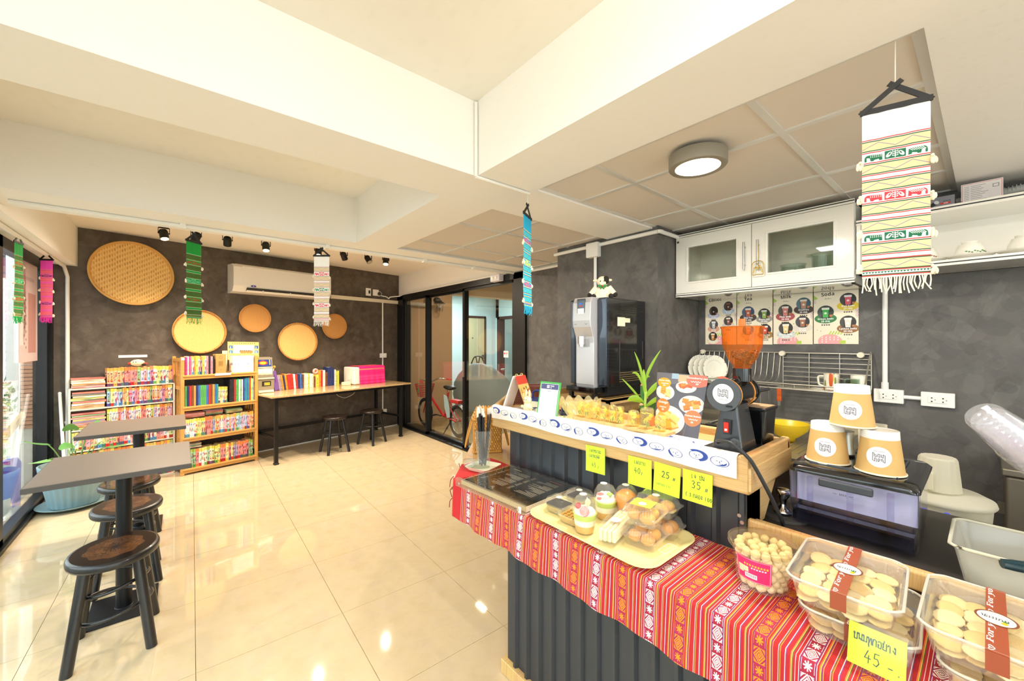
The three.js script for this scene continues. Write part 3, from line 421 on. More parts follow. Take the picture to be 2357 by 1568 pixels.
{ // covered printer
  const t = TB('printer', 'white printer under a pink and orange striped cloth', 'printer', 0.165, 0.785, 0.24);
  M('body', bx(0.46, 0.25, 0.3, 0, 0.127, 0, 0.02), mat(0xf3efe6, 0.4), t);
  M('side_labels', [bx(0.003, 0.02, 0.02, -0.231, 0.06, -0.02), bx(0.003, 0.02, 0.02, -0.231, 0.06, 0.02), bx(0.003, 0.05, 0.018, -0.231, 0.065, 0.06)], mat(0xc9c2b4, 0.6), t);
  const ct = ctex(256, 512, (x, w, h) => { seed = 8; x.fillStyle = '#f2197e'; x.fillRect(0, 0, w, h); for (let y = 0; y < h; y += 8) { x.globalAlpha = 0.35; x.fillStyle = pick(['#ff5aa8', '#d8106a', '#ff7ab8', '#ffb0c0']); x.fillRect(0, y, w, rr(2, 6)); } x.globalAlpha = 1; x.fillStyle = '#f79a1c'; x.fillRect(0, 325, w, 52); for (let i = 0; i < 40; i++) { x.fillStyle = '#e06a10'; x.fillRect(i * 7, 330, 2, 42); } x.fillStyle = '#a0203a'; x.fillRect(0, 250, w, 8); x.fillStyle = '#c8b060'; for (let i = 0; i < 60; i++) x.fillRect(i * 5, 180, 3, 14); });
  M('cloth_cover', grid(30, 26, (u, v) => { const X = -0.16 + u * 0.405, q = v * 0.64; let y, z; if (q < 0.05) { y = 0.262 - (0.05 - q); z = -0.16; } else if (q < 0.36) { y = 0.262 + 0.002 * Math.sin(u * 9); z = -0.16 + (q - 0.05); } else { y = 0.262 - (q - 0.36) * 0.94; z = 0.157 + (q - 0.36) * 0.06 + 0.006 * Math.sin(u * 26) * (q - 0.36) * 3; } return [X + (u > 0.99 ? 0.012 : 0), Math.max(y, 0.003), z]; }), mat(0xffffff, 0.8, { map: ct, side: THREE.DoubleSide }), t);
  M('cloth_side', grid(12, 10, (u, v) => [0.245 + v * 0.012, 0.262 - v * 0.255, -0.16 + u * 0.33 + 0.01 * Math.sin(v * 8)]), mat(0xee2a80, 0.8, { side: THREE.DoubleSide }), t);
  O('paper_stack', tr(bx(0.1, 0.045, 0.08, 0, 0.0225, 0, 0.004), ...bwp(-0.14, 0.786, 0.3), 0, BWA), mat(0xece2c8, 0.7), 'small cream carton left of the covered printer', 'box');
}
// round stools under the desk
function roundStool(p, ry, label) {
  const t = T('round_stool', label, 'stool', p, ry, 'round stools at the desk'), bm = mat(0x17171a, 0.35);
  M('seat', lathe([[0, 0.46], [0.13, 0.46], [0.147, 0.455], [0.15, 0.445], [0.148, 0.425], [0.13, 0.42], [0, 0.42]], 40), mat(0x1d1512, 0.28), t);
  for (let i = 0; i < 4; i++) { const a = i * Math.PI / 2 + 0.78; M('leg', rod([Math.cos(a) * 0.185, 0, Math.sin(a) * 0.185], [Math.cos(a) * 0.1, 0.43, Math.sin(a) * 0.1], 0.016, 10, 0.017), bm, t); }
  M('stretcher', tube(Array.from({ length: 20 }, (_, i) => [Math.cos(i / 20 * 6.283) * 0.135, 0.25, Math.sin(i / 20 * 6.283) * 0.135]), 0.007, 40, 6, true), bm, t);
  return t;
}
roundStool([1.53, 0, -5.37], 0.1, 'black round stool at the desk, the one nearer the bookshelf');
roundStool([2.06, 0, -5.5], 0.5, 'black round stool at the desk, the one nearer the glass doors');
// ---------------------------------------------------------------- tables, carved stools and planter by the shop window
function pedestal(x, z, label) {
  const t = T('pedestal_table', label, 'table', [x, 0, z], 0, 'square pedestal tables by the window');
  const tt = ctex(512, 512, (q, w, h) => { seed = 14; q.fillStyle = '#6e645a'; q.fillRect(0, 0, w, h); for (let i = 0; i < 2600; i++) { q.globalAlpha = 0.12; q.fillStyle = rnd() < 0.5 ? '#7c7166' : '#60574e'; q.fillRect(rnd() * w, rnd() * h, rr(4, 60), 1); } });
  M('tabletop', uvm(bx(0.57, 0.026, 0.6, -0.01, 0.772, 0, 0.003), 0.6), mat(0xffffff, 0.45, { map: tt }), t);
  M('edge_band', [bb(-0.297, 0.277, 0.76, 0.783, 0.299, 0.3025), bb(-0.297, 0.277, 0.76, 0.783, -0.3025, -0.299), bb(0.274, 0.2765, 0.76, 0.783, -0.3, 0.3), bb(-0.2985, -0.295, 0.76, 0.783, -0.3, 0.3)], mat(0x4a4744, 0.5), t);
  M('pole', cy(0.033, 0.033, 0.755, 0, 0.006, 0, 28), blackMetal, t); M('weld_ring', tr(new THREE.TorusGeometry(0.034, 0.004, 6, 24), 0, 0.008, 0, Math.PI / 2), blackMetal, t);
  M('base_plate', bx(0.27, 0.008, 0.3, 0, 0.004, 0, 0.002), blackMetal, t); M('mount_plate', bx(0.2, 0.006, 0.2, 0, 0.756, 0), blackMetal, t);
}
pedestal(-0.225, -2.965, 'square taupe pedestal table nearest the camera');
pedestal(-0.235, -4.17, 'square taupe pedestal table in front of the bookcases');
const carve = ctex(512, 512, (x, w, h) => {
  seed = 17; x.fillStyle = '#1c110c'; x.fillRect(0, 0, w, h); x.save(); x.translate(256, 256); x.fillStyle = '#5f3a1e'; x.beginPath(); for (let i = 0; i <= 60; i++) { const a = i / 60 * 6.283, r = 178 + 10 * Math.sin(a * 9); x.lineTo(Math.cos(a) * r, Math.sin(a) * r); } x.fill();
  for (let i = 0; i < 240; i++) { const a = rnd() * 6.283, r = rr(60, 172); x.globalAlpha = rr(0.3, 0.9); x.strokeStyle = pick(['#24140c', '#8a5a2e', '#2a170d', '#a06c3a']); x.lineWidth = rr(2, 5); x.beginPath(); x.arc(Math.cos(a) * r, Math.sin(a) * r, rr(6, 24), rnd() * 6, rnd() * 6 + 2.2); x.stroke(); }
  x.globalAlpha = 1; for (let i = 0; i < 14; i++) { const a = i / 14 * 6.283; x.strokeStyle = '#1a0d07'; x.lineWidth = 7; x.beginPath(); x.moveTo(0, 0); x.quadraticCurveTo(Math.cos(a + 0.5) * 40, Math.sin(a + 0.5) * 40, Math.cos(a) * 74, Math.sin(a) * 74); x.stroke(); } x.restore();
}, false);
function carvedStool(x, z, ry, label) {
  const t = T('carved_stool', label, 'stool', [x, 0, z], ry, 'carved oval stools along the window'), bm = phy(0x1b1c1d, 0.38, { clearcoat: 0.3 });
  const prof = [[0, 0.412], [0.15, 0.412], [0.158, 0.416], [0.16, 0.426], [0.16, 0.438], [0.156, 0.447], [0.145, 0.45]];
  M('seat', lathe(prof, 48).scale(1, 1, 1.16), bm, t);
  const top = new THREE.CircleGeometry(0.146, 48).rotateX(-Math.PI / 2).scale(1, 1, 1.16).translate(0, 0.4502, 0); M('carved_panel', top, phy(0xffffff, 0.3, { map: carve, clearcoat: 0.4, bumpMap: carve, bumpScale: 0.002 }), t);
  for (const [sx, sz] of [[1, 1], [1, -1], [-1, 1], [-1, -1]]) M('leg', rod([sx * 0.135, 0, sz * 0.145], [sx * 0.085, 0.415, sz * 0.1], 0.021, 14, 0.022), bm, t);
  for (const [y, r] of [[0.19, 0.128], [0.3, 0.115]]) M('ring', tube(Array.from({ length: 24 }, (_, i) => [Math.cos(i / 24 * 6.283) * r * 1.02, y + 0.012 * Math.sin(i / 24 * 12.57), Math.sin(i / 24 * 6.283) * r * 1.12]), 0.008, 48, 8, true), bm, t);
  for (const sx of [1, -1]) M('wire_brace', tube([[sx * 0.1, 0.33, 0.1], [sx * 0.06, 0.37, 0.06], [sx * 0.02, 0.41, 0.03]], 0.0025, 12, 5), blackMetal, t);
}
carvedStool(-0.232, -2.645, 0, 'dark carved-top stool nearest the camera');
carvedStool(-0.235, -3.3, 0.05, 'dark carved-top stool behind the near table pole');
carvedStool(-0.26, -3.83, -0.05, 'dark carved-top stool half hidden under the near tabletop');
// planter
{
  const t = T('planter', 'ribbed blue-grey plant pot on a saucer by the window', 'plant pot', [-0.69, 0, -5.06]), pm = mat(0x7f9ba2, 0.45);
  const ring = (r, y, amp) => Array.from({ length: 96 }, (_, i) => { const a = i / 96 * 6.283, q = r * (1 + amp * Math.cos(a * 24)); return [Math.cos(a) * q, y, Math.sin(a) * q]; });
  M('pot', loft([ring(0.145, 0.02, 0), ring(0.15, 0.03, 0.02), ring(0.205, 0.33, 0.024), ring(0.21, 0.335, 0), ring(0.215, 0.375, 0), ring(0.2, 0.378, 0), ring(0.19, 0.33, 0)], false, true), pm, t);
  M('saucer', lathe([[0, 0.004], [0.16, 0.004], [0.19, 0.02], [0.225, 0.034], [0.23, 0.04], [0.222, 0.04], [0.185, 0.026], [0.15, 0.014], [0, 0.014]], 60), pm, t);
  M('soil', cy(0.188, 0.185, 0.01, 0, 0.335, 0, 30), mat(0x3a2c1e, 0.95), t);
  const lm = phy(0x5f9a4a, 0.4, { transmission: 0.15, side: THREE.DoubleSide }), lm2 = phy(0x7fb264, 0.4, { transmission: 0.15, side: THREE.DoubleSide });
  const leaf = (L, w) => grid(6, 10, (u, v) => { const q = (u - 0.5) * 2, ww = w * (v < 0.25 ? 0.75 + v : Math.sqrt(Math.max(0, 1 - Math.pow((v - 0.25) / 0.75, 1.6)))); return [q * ww, -L * 0.18 * Math.abs(q) * (1 - v) + L * v, -0.22 * L * v * v + 0.12 * Math.abs(q) * w]; });
  [[0.08, 0.06, 0.6, 0.4, 1.0], [-0.16, 0.0, 0.56, -1.3, 1.1], [0.12, -0.04, 0.5, 1.2, 1.2], [0.02, 0.12, 0.5, 0.2, 1.3], [0.17, 0.08, 0.54, 0.8, 1.2], [-0.06, -0.12, 0.48, 3.4, 1.2], [-0.13, 0.13, 0.45, -0.7, 1.4], [0.06, -0.13, 0.62, 2.6, 0.9], [-0.02, 0.02, 0.66, 0.1, 0.9], [0.2, -0.06, 0.46, 1.7, 1.4], [-0.05, 0.17, 0.42, -0.1, 1.5]].forEach(([x, z, y, a, tilt], i) => {
    M('stem', tube([[x * 0.3, 0.34, z * 0.3], [x * 0.75, (0.34 + y) / 2 + 0.05, z * 0.7], [x, y, z]], 0.004, 14, 6), mat(0x6f9a4e, 0.5), t);
    const l = M('leaf', leaf(0.13, 0.05), i % 2 ? lm : lm2, t); l.position.set(x, y, z); l.rotation.set(0.3 + tilt, a, 0, 'YXZ');
  });
}
// outside the shop window
{
  S('ground', uvm(bb(-14, -1.02, -0.12, -0.02, -14, 6), 1.2), mat(0xb8b2a6, 0.9, { map: plasterTex([200, 196, 188], 18, 51) }), 'pale paved ground outside the window');
  const st = ctex(512, 512, (x, w, h) => { seed = 66; x.fillStyle = '#d8d8d4'; x.fillRect(0, 0, w, h); for (let i = 0; i < 500; i++) { x.globalAlpha = 0.35; x.strokeStyle = pick(['#b5b5b0', '#f2f2ee', '#a2a29c']); x.lineWidth = rr(1, 5); const y = rnd() * h; x.beginPath(); x.moveTo(rnd() * w, y); x.quadraticCurveTo(rnd() * w, y + rr(-16, 16), rnd() * w, y + rr(-8, 8)); x.stroke(); } });
  S('wall_outside', uvm(bb(-5.2, -5.0, 0, 1.5, -16, 4), 1.5), mat(0xffffff, 0.9, { map: st }), 'pale stone wall across the lane');
  O('street_canopy', [bb(-4.2, -1.9, 2.75, 3.4, -13.4, -11.2), bb(-4.2, -4.1, -0.02, 2.75, -11.4, -11.3)], mat(0x3b4046, 0.7), 'dark canopy roof beyond the lane outside the window', 'canopy');
  O('awning_post', [bb(-1.5, -1.42, -0.02, 2.45, -7.2, -7.12), bb(-1.44, -1.41, 0.6, 1.9, -7.18, -7.14)], mat(0xf0f0ee, 0.6), 'white post outside the left corner of the window', 'post');
  O('brick_pier', Array.from({ length: 38 }, (_, i) => bx(0.3, 0.055, 0.2 + (i % 2) * 0.03, -1.98, 0.01 + i * 0.065, -10.2)), mat(0xb8876a, 0.9), 'pinkish brick pier beyond the white post', 'pier');
  // folding floor sign, blue
  const t = T('floor_sign', 'bright blue folding floor sign standing outside the window', 'floor sign', [-1.2, -0.02, -5.35], 0.9), bm = mat(0x4a44e0, 0.35);
  for (const s of [1, -1]) { const p = M('panel', [ext([[-0.15, 0], [-0.1, 0], [-0.06, 0.14], [0.06, 0.14], [0.1, 0], [0.15, 0], [0.09, 0.5], [0.05, 0.56], [-0.05, 0.56], [-0.09, 0.5]], 0.012, 0.003)], bm, t); p.scale.setScalar(0.82); p.rotation.x = s * 0.16; p.position.z = s * 0.075; }
  O('wooden_plank', tr(bx(0.03, 0.8, 0.07), -1.3, 0.53, -6.35, -1.35), mat(0xcfa877, 0.7), 'wooden plank leaning outside the window', 'plank');
  // shrub leaves
  const lg = grid(2, 4, (u, v) => [(u - 0.5) * 0.03 * Math.sin(Math.PI * (0.1 + v * 0.88)), v * 0.06, 0.012 * v * v]), lmats = [0x5c8f4c, 0x3f7038, 0x7fae66].map((c) => phy(c, 0.6, { transmission: 0.3, side: THREE.DoubleSide }));
  const shrub = (x, y, z, w, h, n, sd, label, big = 1) => { seed = sd; const g = T('shrub', label, 'shrub', [x, 0, z]); M('trunk', [rod([0, 0, 0], [0.03, y, 0.02], 0.015), rod([0.03, y, 0.02], [-0.1, y + h * 0.6, 0.1], 0.01)], mat(0x5a4632, 0.9), g); for (let k = 0; k < 3; k++) { const a = []; for (let i = 0; i < n / 3; i++) { const th = rnd() * 6.283, ph = Math.acos(rr(-1, 1)), r = Math.cbrt(rr(0.3, 1)); a.push(lg.clone().scale(big, big, big).rotateX(rr(-2, 2)).rotateY(rnd() * 6).translate(Math.sin(ph) * Math.cos(th) * w * r, y + h / 2 + Math.cos(ph) * h / 2 * r, Math.sin(ph) * Math.sin(th) * w * r)); } const m = M('foliage', a, lmats[k], g); m.userData.kind = 'stuff'; } };
  shrub(-1.42, 0.55, -6.3, 0.16, 0.5, 200, 71, 'leafy twiggy shrub close outside the window');
  shrub(-3.0, 0.6, -10.4, 0.7, 2.0, 1100, 72, 'dense green bush behind the lane wall', 2.4);
  shrub(-4.6, 1.2, -15.5, 1.2, 2.0, 900, 73, 'tall pale green tree far outside the window', 3);
}
{
  const t = T('window_poster', 'faded pink translucent poster stuck on the shop window', 'poster', [-0.944, 1.66, -5.04], Math.PI / 2), tx = ctex(256, 384, (x, w, h) => { seed = 27; x.fillStyle = '#d9c3c3'; x.fillRect(0, 0, w, h); x.fillStyle = '#c08a84'; x.fillRect(120, 120, 110, 230); x.fillStyle = '#9a8a8c'; for (let i = 0; i < 14; i++) x.fillRect(60 + (i % 2) * 22, 130 + i * 15, 16, 8); x.fillStyle = '#e6dada'; x.fillRect(10, 220, 46, 100); x.fillStyle = '#b09ca0'; for (let i = 0; i < 10; i++) x.fillRect(30 + i * 18, 60, 12, 14); }, false);
  M('sheet', bx(0.52, 0.82, 0.002), phy(0xffffff, 0.5, { map: tx, transmission: 0.3 }), t);
}
// ---------------------------------------------------------------- behind the glass doors
{
  const t = T('bicycle', 'small red bicycle parked behind the sliding glass doors', 'bicycle', [3.14, 0, -5.42]), red = phy(0xc8242a, 0.25, { clearcoat: 0.5 }), R = 0.215;
  for (const z of [-0.58, 0.44]) { const w = M('wheel', tr(new THREE.TorusGeometry(R, 0.022, 10, 40), 0, R + 0.022, z, 0, Math.PI / 2), mat(0x1a1a1a, 0.8), t); M('rim', tr(new THREE.TorusGeometry(R - 0.03, 0.008, 6, 40), 0, R + 0.022, z, 0, Math.PI / 2), steel, w); M('spokes', Array.from({ length: 16 }, (_, i) => rod([0, R + 0.022, z], [0, R + 0.022 + Math.sin(i / 16 * 6.283) * (R - 0.03), z + Math.cos(i / 16 * 6.283) * (R - 0.03)], 0.002, 4)), steel, w); }
  M('frame', [tube([[0, 0.62, -0.42], [0, 0.5, -0.36], [0, 0.27, 0.0], [0, 0.26, 0.06]], 0.02, 20, 8), tube([[0, 0.66, 0.16], [0, 0.26, 0.05]], 0.017, 8, 8), rod([0.04, 0.237, 0.44], [0.02, 0.27, 0.05], 0.01), rod([-0.04, 0.237, 0.44], [-0.02, 0.27, 0.05], 0.01), rod([0.04, 0.237, 0.44], [0.01, 0.52, 0.14], 0.008), rod([-0.04, 0.237, 0.44], [-0.01, 0.52, 0.14], 0.008)], red, t);
  M('fork', [rod([0, 0.6, -0.42], [0, 0.5, -0.45], 0.018), rod([0.035, 0.5, -0.46], [0.035, 0.237, -0.58], 0.01), rod([-0.035, 0.5, -0.46], [-0.035, 0.237, -0.58], 0.01)], red, t);
  const fend = (z, a0, a1) => grid(16, 4, (u, v) => { const a = a0 + (a1 - a0) * u; return [(v - 0.5) * 0.06, R + 0.022 + Math.sin(a) * (R + 0.03), z + Math.cos(a) * (R + 0.03)]; });
  M('mudguard', fend(0.44, 0.2, 2.6), mat(0xc8ccd0, 0.4, { side: THREE.DoubleSide }), t);
  const hb = M('handlebar', [tube([[-0.24, 0.79, -0.3], [-0.16, 0.8, -0.4], [0, 0.74, -0.43], [0.16, 0.8, -0.4], [0.24, 0.79, -0.3]], 0.011, 24, 8), rod([0, 0.6, -0.42], [0, 0.75, -0.43], 0.012)], chrome, t);
  for (const s of [1, -1]) M('grip', rod([s * 0.24, 0.79, -0.3], [s * 0.26, 0.785, -0.19], 0.015), mat(0xd63a2e, 0.5), hb);
  M('saddle', [el(0.085, 0.035, 0.1, 0, 0.71, 0.22), el(0.035, 0.028, 0.1, 0, 0.71, 0.12)], mat(0x141416, 0.4), t); M('seat_post', rod([0, 0.64, 0.16], [0, 0.7, 0.18], 0.012), chrome, t);
  const bk = M('basket', [...[0, 0.04, 0.08, 0.12, 0.16, 0.2].map((y) => tube(rloop(0.2 + y * 0.4, 0.15 + y * 0.4, 0.04, 4).map(([x, z]) => [x, 0.5 + y, -0.6 + z]), 0.0045, 48, 5, true)), ...rloop(0.2, 0.15, 0.04, 6).map(([x, z]) => rod([x, 0.5, -0.6 + z], [x * 1.4, 0.7, -0.6 + z * 1.5], 0.003, 4))], mat(0xc03038, 0.5), t); M('basket_badge', tr(bx(0.004, 0.08, 0.03), -0.13, 0.6, -0.58, 0.4), mat(0x3fb45a, 0.5), bk);
  M('chain_guard', tr(ext([[-0.06, -0.14], [0.02, -0.16], [0.1, 0.0], [0.12, 0.18], [0.02, 0.16], [-0.04, 0.02]], 0.008), -0.05, 0.42, 0.22, 0, Math.PI / 2), mat(0xb9cbd0, 0.4), t);
  M('pedal', [bx(0.08, 0.02, 0.05, -0.1, 0.27, -0.1), rod([-0.06, 0.27, -0.1], [-0.06, 0.27, 0.05], 0.008)], blackPlastic, t); M('rear_carrier', bb(-0.05, 0.05, 0.5, 0.55, 0.28, 0.5, 0.01), mat(0xc8342e, 0.5), t); M('kickstand', rod([-0.03, 0.24, 0.3], [-0.13, 0.0, 0.2], 0.008), blackMetal, t);
}
{ // wall lantern
  const t = T('wall_lantern', 'black carriage lantern on the tan wall above the bicycle', 'lantern', [3.58, 2.06, -6.45]), bm = mat(0x1d1a18, 0.5);
  M('backplate', tr(cy(0.05, 0.05, 0.02), 0, 0.1, 0.02, Math.PI / 2), bm, t); M('arm', tube([[0, 0.1, 0.02], [0, 0.13, 0.1], [0, 0.1, 0.14]], 0.008, 12), bm, t);
  M('roof', lathe([[0.012, 0.13], [0.015, 0.1], [0.05, 0.06], [0.1, 0.03], [0.1, 0.022], [0, 0.022]], 6).translate(0, 0, 0.15), bm, t);
  M('glass_body', lathe([[0.075, 0.022], [0.05, -0.12], [0, -0.12]], 6).translate(0, 0, 0.15), clear, t); M('cage', Array.from({ length: 6 }, (_, i) => rod([Math.cos(i * 1.047) * 0.078, 0.022, 0.15 + Math.sin(i * 1.047) * 0.078], [Math.cos(i * 1.047) * 0.052, -0.12, 0.15 + Math.sin(i * 1.047) * 0.052], 0.004)), bm, t); M('bulb', sp(0.028, 0, -0.03, 0.15, 12), mat(0xe8ecf2, 0.2), t);
}
O('waste_pipe', [tube([[2.99, 2.06, -6.4], [3.3, 2.05, -6.4], [3.36, 2.05, -6.4], [3.38, 2.1, -6.4], [3.38, 2.4, -6.4]], 0.035, 30, 12), rod([3.05, 0, -6.42], [3.05, 2.05, -6.42], 0.018), rod([3.09, 0, -6.42], [3.09, 2.05, -6.42], 0.012)], mat(0xcfc8ba, 0.5), 'grey drain pipes on the corridor wall behind the glass', 'pipe');
{ // far doors
  const t = SG('door_2', 'pale wooden apartment door at the end of the corridor'), dm = mat(0xffffff, 0.5, { map: woodTex([205, 190, 150], [186, 168, 126], 26, 0) }), br = mat(0x4a2a20, 0.5);
  M('leaf', uvm(bb(6.26, 6.85, 0.01, 2.08, -9.5, -9.46), 0.8, true), dm, t); M('frame', [bb(6.85, 6.9, 0, 2.12, -9.5, -9.44), bb(6.2, 6.9, 2.07, 2.13, -9.5, -9.44), bb(6.2, 6.26, 0, 2.12, -9.5, -9.44)], br, t); M('groove', bb(6.6, 6.608, 0.02, 2.07, -9.46, -9.457), mat(0xe9dfc2, 0.5), t); M('lock', [tr(cy(0.03, 0.03, 0.04), 6.78, 0.98, -9.45, Math.PI / 2), bx(0.07, 0.02, 0.02, 6.75, 0.98, -9.42)], steel, t); M('peephole', tr(cy(0.012, 0.012, 0.02), 6.43, 1.5, -9.455, Math.PI / 2), blackMetal, t);
  const d3 = SG('door_3', 'dark brown open doorway in the corridor'); M('frame', [bb(7.26, 7.46, 0, 2.12, -9.38, -9.26), bb(7.26, 7.46, 0, 2.12, -8.5, -8.4), bb(7.26, 7.46, 2.05, 2.13, -9.38, -8.4)], br, d3);
}
{ // chair in the corridor
  const t = T('bentwood_chair', 'dark bentwood chair with curved splats in the corridor', 'chair', [5.85, 0, -8.35], -0.6), bm = mat(0x33211a, 0.35);
  M('seat', cy(0.2, 0.19, 0.03, 0, 0.44, 0, 28), bm, t); for (const [x, z] of [[0.16, 0.16], [-0.16, 0.16]]) M('leg', rod([x, 0, z], [x * 0.9, 0.45, z * 0.9], 0.017), bm, t);
  M('back_hoop', tube([[-0.19, 0, -0.18], [-0.18, 0.45, -0.17], [-0.17, 0.8, -0.2], [-0.1, 0.98, -0.23], [0, 1.02, -0.24], [0.1, 0.98, -0.23], [0.17, 0.8, -0.2], [0.18, 0.45, -0.17], [0.19, 0, -0.18]], 0.017, 60, 8), bm, t);
  for (const x of [-0.05, 0.05]) M('splat', tube([[x, 0.46, -0.17], [x * 1.6, 0.65, -0.19], [x * 0.4, 0.82, -0.22], [x, 0.99, -0.235]], 0.015, 24, 8), mat(0x5a321f, 0.4), t);
  M('stretcher', tube(Array.from({ length: 16 }, (_, i) => [Math.cos(i / 16 * 6.283) * 0.16, 0.22, Math.sin(i / 16 * 6.283) * 0.16]), 0.009, 32, 6, true), bm, t);
}
{ // covered scooter
  const t = T('covered_scooter', 'scooter under a pale grey-blue cover in the corridor', 'scooter', [4.85, 0, -6.55], 0.5), cm = mat(0xbccacd, 0.7);
  M('cover', loft([[0.3, 0.72, 0], [0.31, 0.7, 0.3], [0.26, 0.62, 0.55], [0.2, 0.5, 0.72], [0.14, 0.3, 0.88], [0.05, 0.12, 0.95]].map(([w, l, y]) => Array.from({ length: 36 }, (_, i) => { const a = i / 36 * 6.283, q = 1 + 0.05 * Math.sin(a * 7 + y * 5); return [Math.cos(a) * w * q, y, Math.sin(a) * l * q - y * 0.25]; })), true, false), cm, t); M('mirror', el(0.09, 0.02, 0.05, 0.3, 0.82, 0.2, 10), cm, t);
}
O('cabinet', bb(4.0, 4.25, 0, 1.22, -7.6, -7.2, 0.01), phy(0x4a2020, 0.3), 'dark red cabinet at the end of the tan wall', 'cabinet');
O('white_appliance', bb(3.86, 4.0, 1.25, 1.62, -8.3, -7.7, 0.03), mat(0xe2ded0, 0.4), 'cream wall unit beyond the tan wall edge', 'appliance');
O('doormat', bb(6.6, 7.2, 0, 0.012, -9.2, -8.3), mat(0x4a5052, 0.95), 'dark grey doormat before the brown doorway', 'doormat');
O('mirror_panel', bb(9.17, 9.195, 0.9, 1.95, -10.2, -9.75), mat(0x9fd0cf, 0.3), 'pale green panel in the room beyond the doorway', 'panel');
{ const t = T('bar_stool', 'dark stool in the room beyond the brown doorway', 'stool', [8.6, 0, -9.6]); M('seat', bx(0.5, 0.22, 0.5, 0, 0.85, 0, 0.03), mat(0x241a18, 0.5), t); for (const [x, z] of [[0.2, 0.2], [-0.2, 0.2], [0.2, -0.2], [-0.2, -0.2]]) M('leg', rod([x * 1.2, 0, z * 1.2], [x, 0.76, z], 0.02), blackMetal, t); }
{ const t = T('glass_sticker', 'small white notice with red mark on the glass door', 'sticker', [2.862, 1.268, -3.53], -Math.PI / 2); M('sheet', bx(0.085, 0.075, 0.001), mat(0xffffff, 0.5, { map: ctex(128, 112, (x, w, h) => { x.fillStyle = '#f6efea'; x.fillRect(0, 0, w, h); x.fillStyle = '#d8302a'; x.fillRect(10, 28, 26, 34); x.fillRect(44, 34, 66, 12); x.fillStyle = '#8a90a8'; x.fillRect(50, 62, 50, 10); }, false) }), t); }
{ // corridor ceiling lamp
  const t = T('corridor_lamp', 'ceiling lamp of the corridor behind the glass doors', 'lamp', [5.6, 2.72, -8.2]); M('case', cy(0.16, 0.16, 0.04, 0, -0.04, 0), whiteTrim, t); M('diffuser', cy(0.15, 0.15, 0.004, 0, -0.044, 0), glow(0xf2fbff, 5), t); const l = new THREE.RectAreaLight(0xeaf8ff, 700, 0.28, 0.28); l.position.set(0, -0.05, 0); l.rotation.x = -Math.PI / 2; l.castShadow = true; t.add(l);
  const t2 = T('corridor_lamp', 'warm ceiling lamp over the bicycle behind the glass', 'lamp', [3.5, 2.72, -5.0]); M('case', cy(0.12, 0.12, 0.04, 0, -0.04, 0), whiteTrim, t2); M('diffuser', cy(0.11, 0.11, 0.004, 0, -0.044, 0), glow(0xffe6c0, 4), t2); const l2 = new THREE.RectAreaLight(0xffe6c8, 260, 0.2, 0.2); l2.position.set(0, -0.05, 0); l2.rotation.x = -Math.PI / 2; l2.castShadow = true; t2.add(l2);
}
{ const t = T('emergency_lamp', 'lilac-white emergency light box over the glass doors', 'lamp', [2.8, 2.14, -3.62]); M('case', bx(0.07, 0.08, 0.17, 0, 0, 0, 0.01), mat(0xe4e0ea, 0.4), t); for (const z of [-0.04, 0.03]) M('led', tr(cy(0.018, 0.018, 0.004), -0.037, 0, z, 0, 0, Math.PI / 2), mat(0xfff6e8, 0.2), t); }
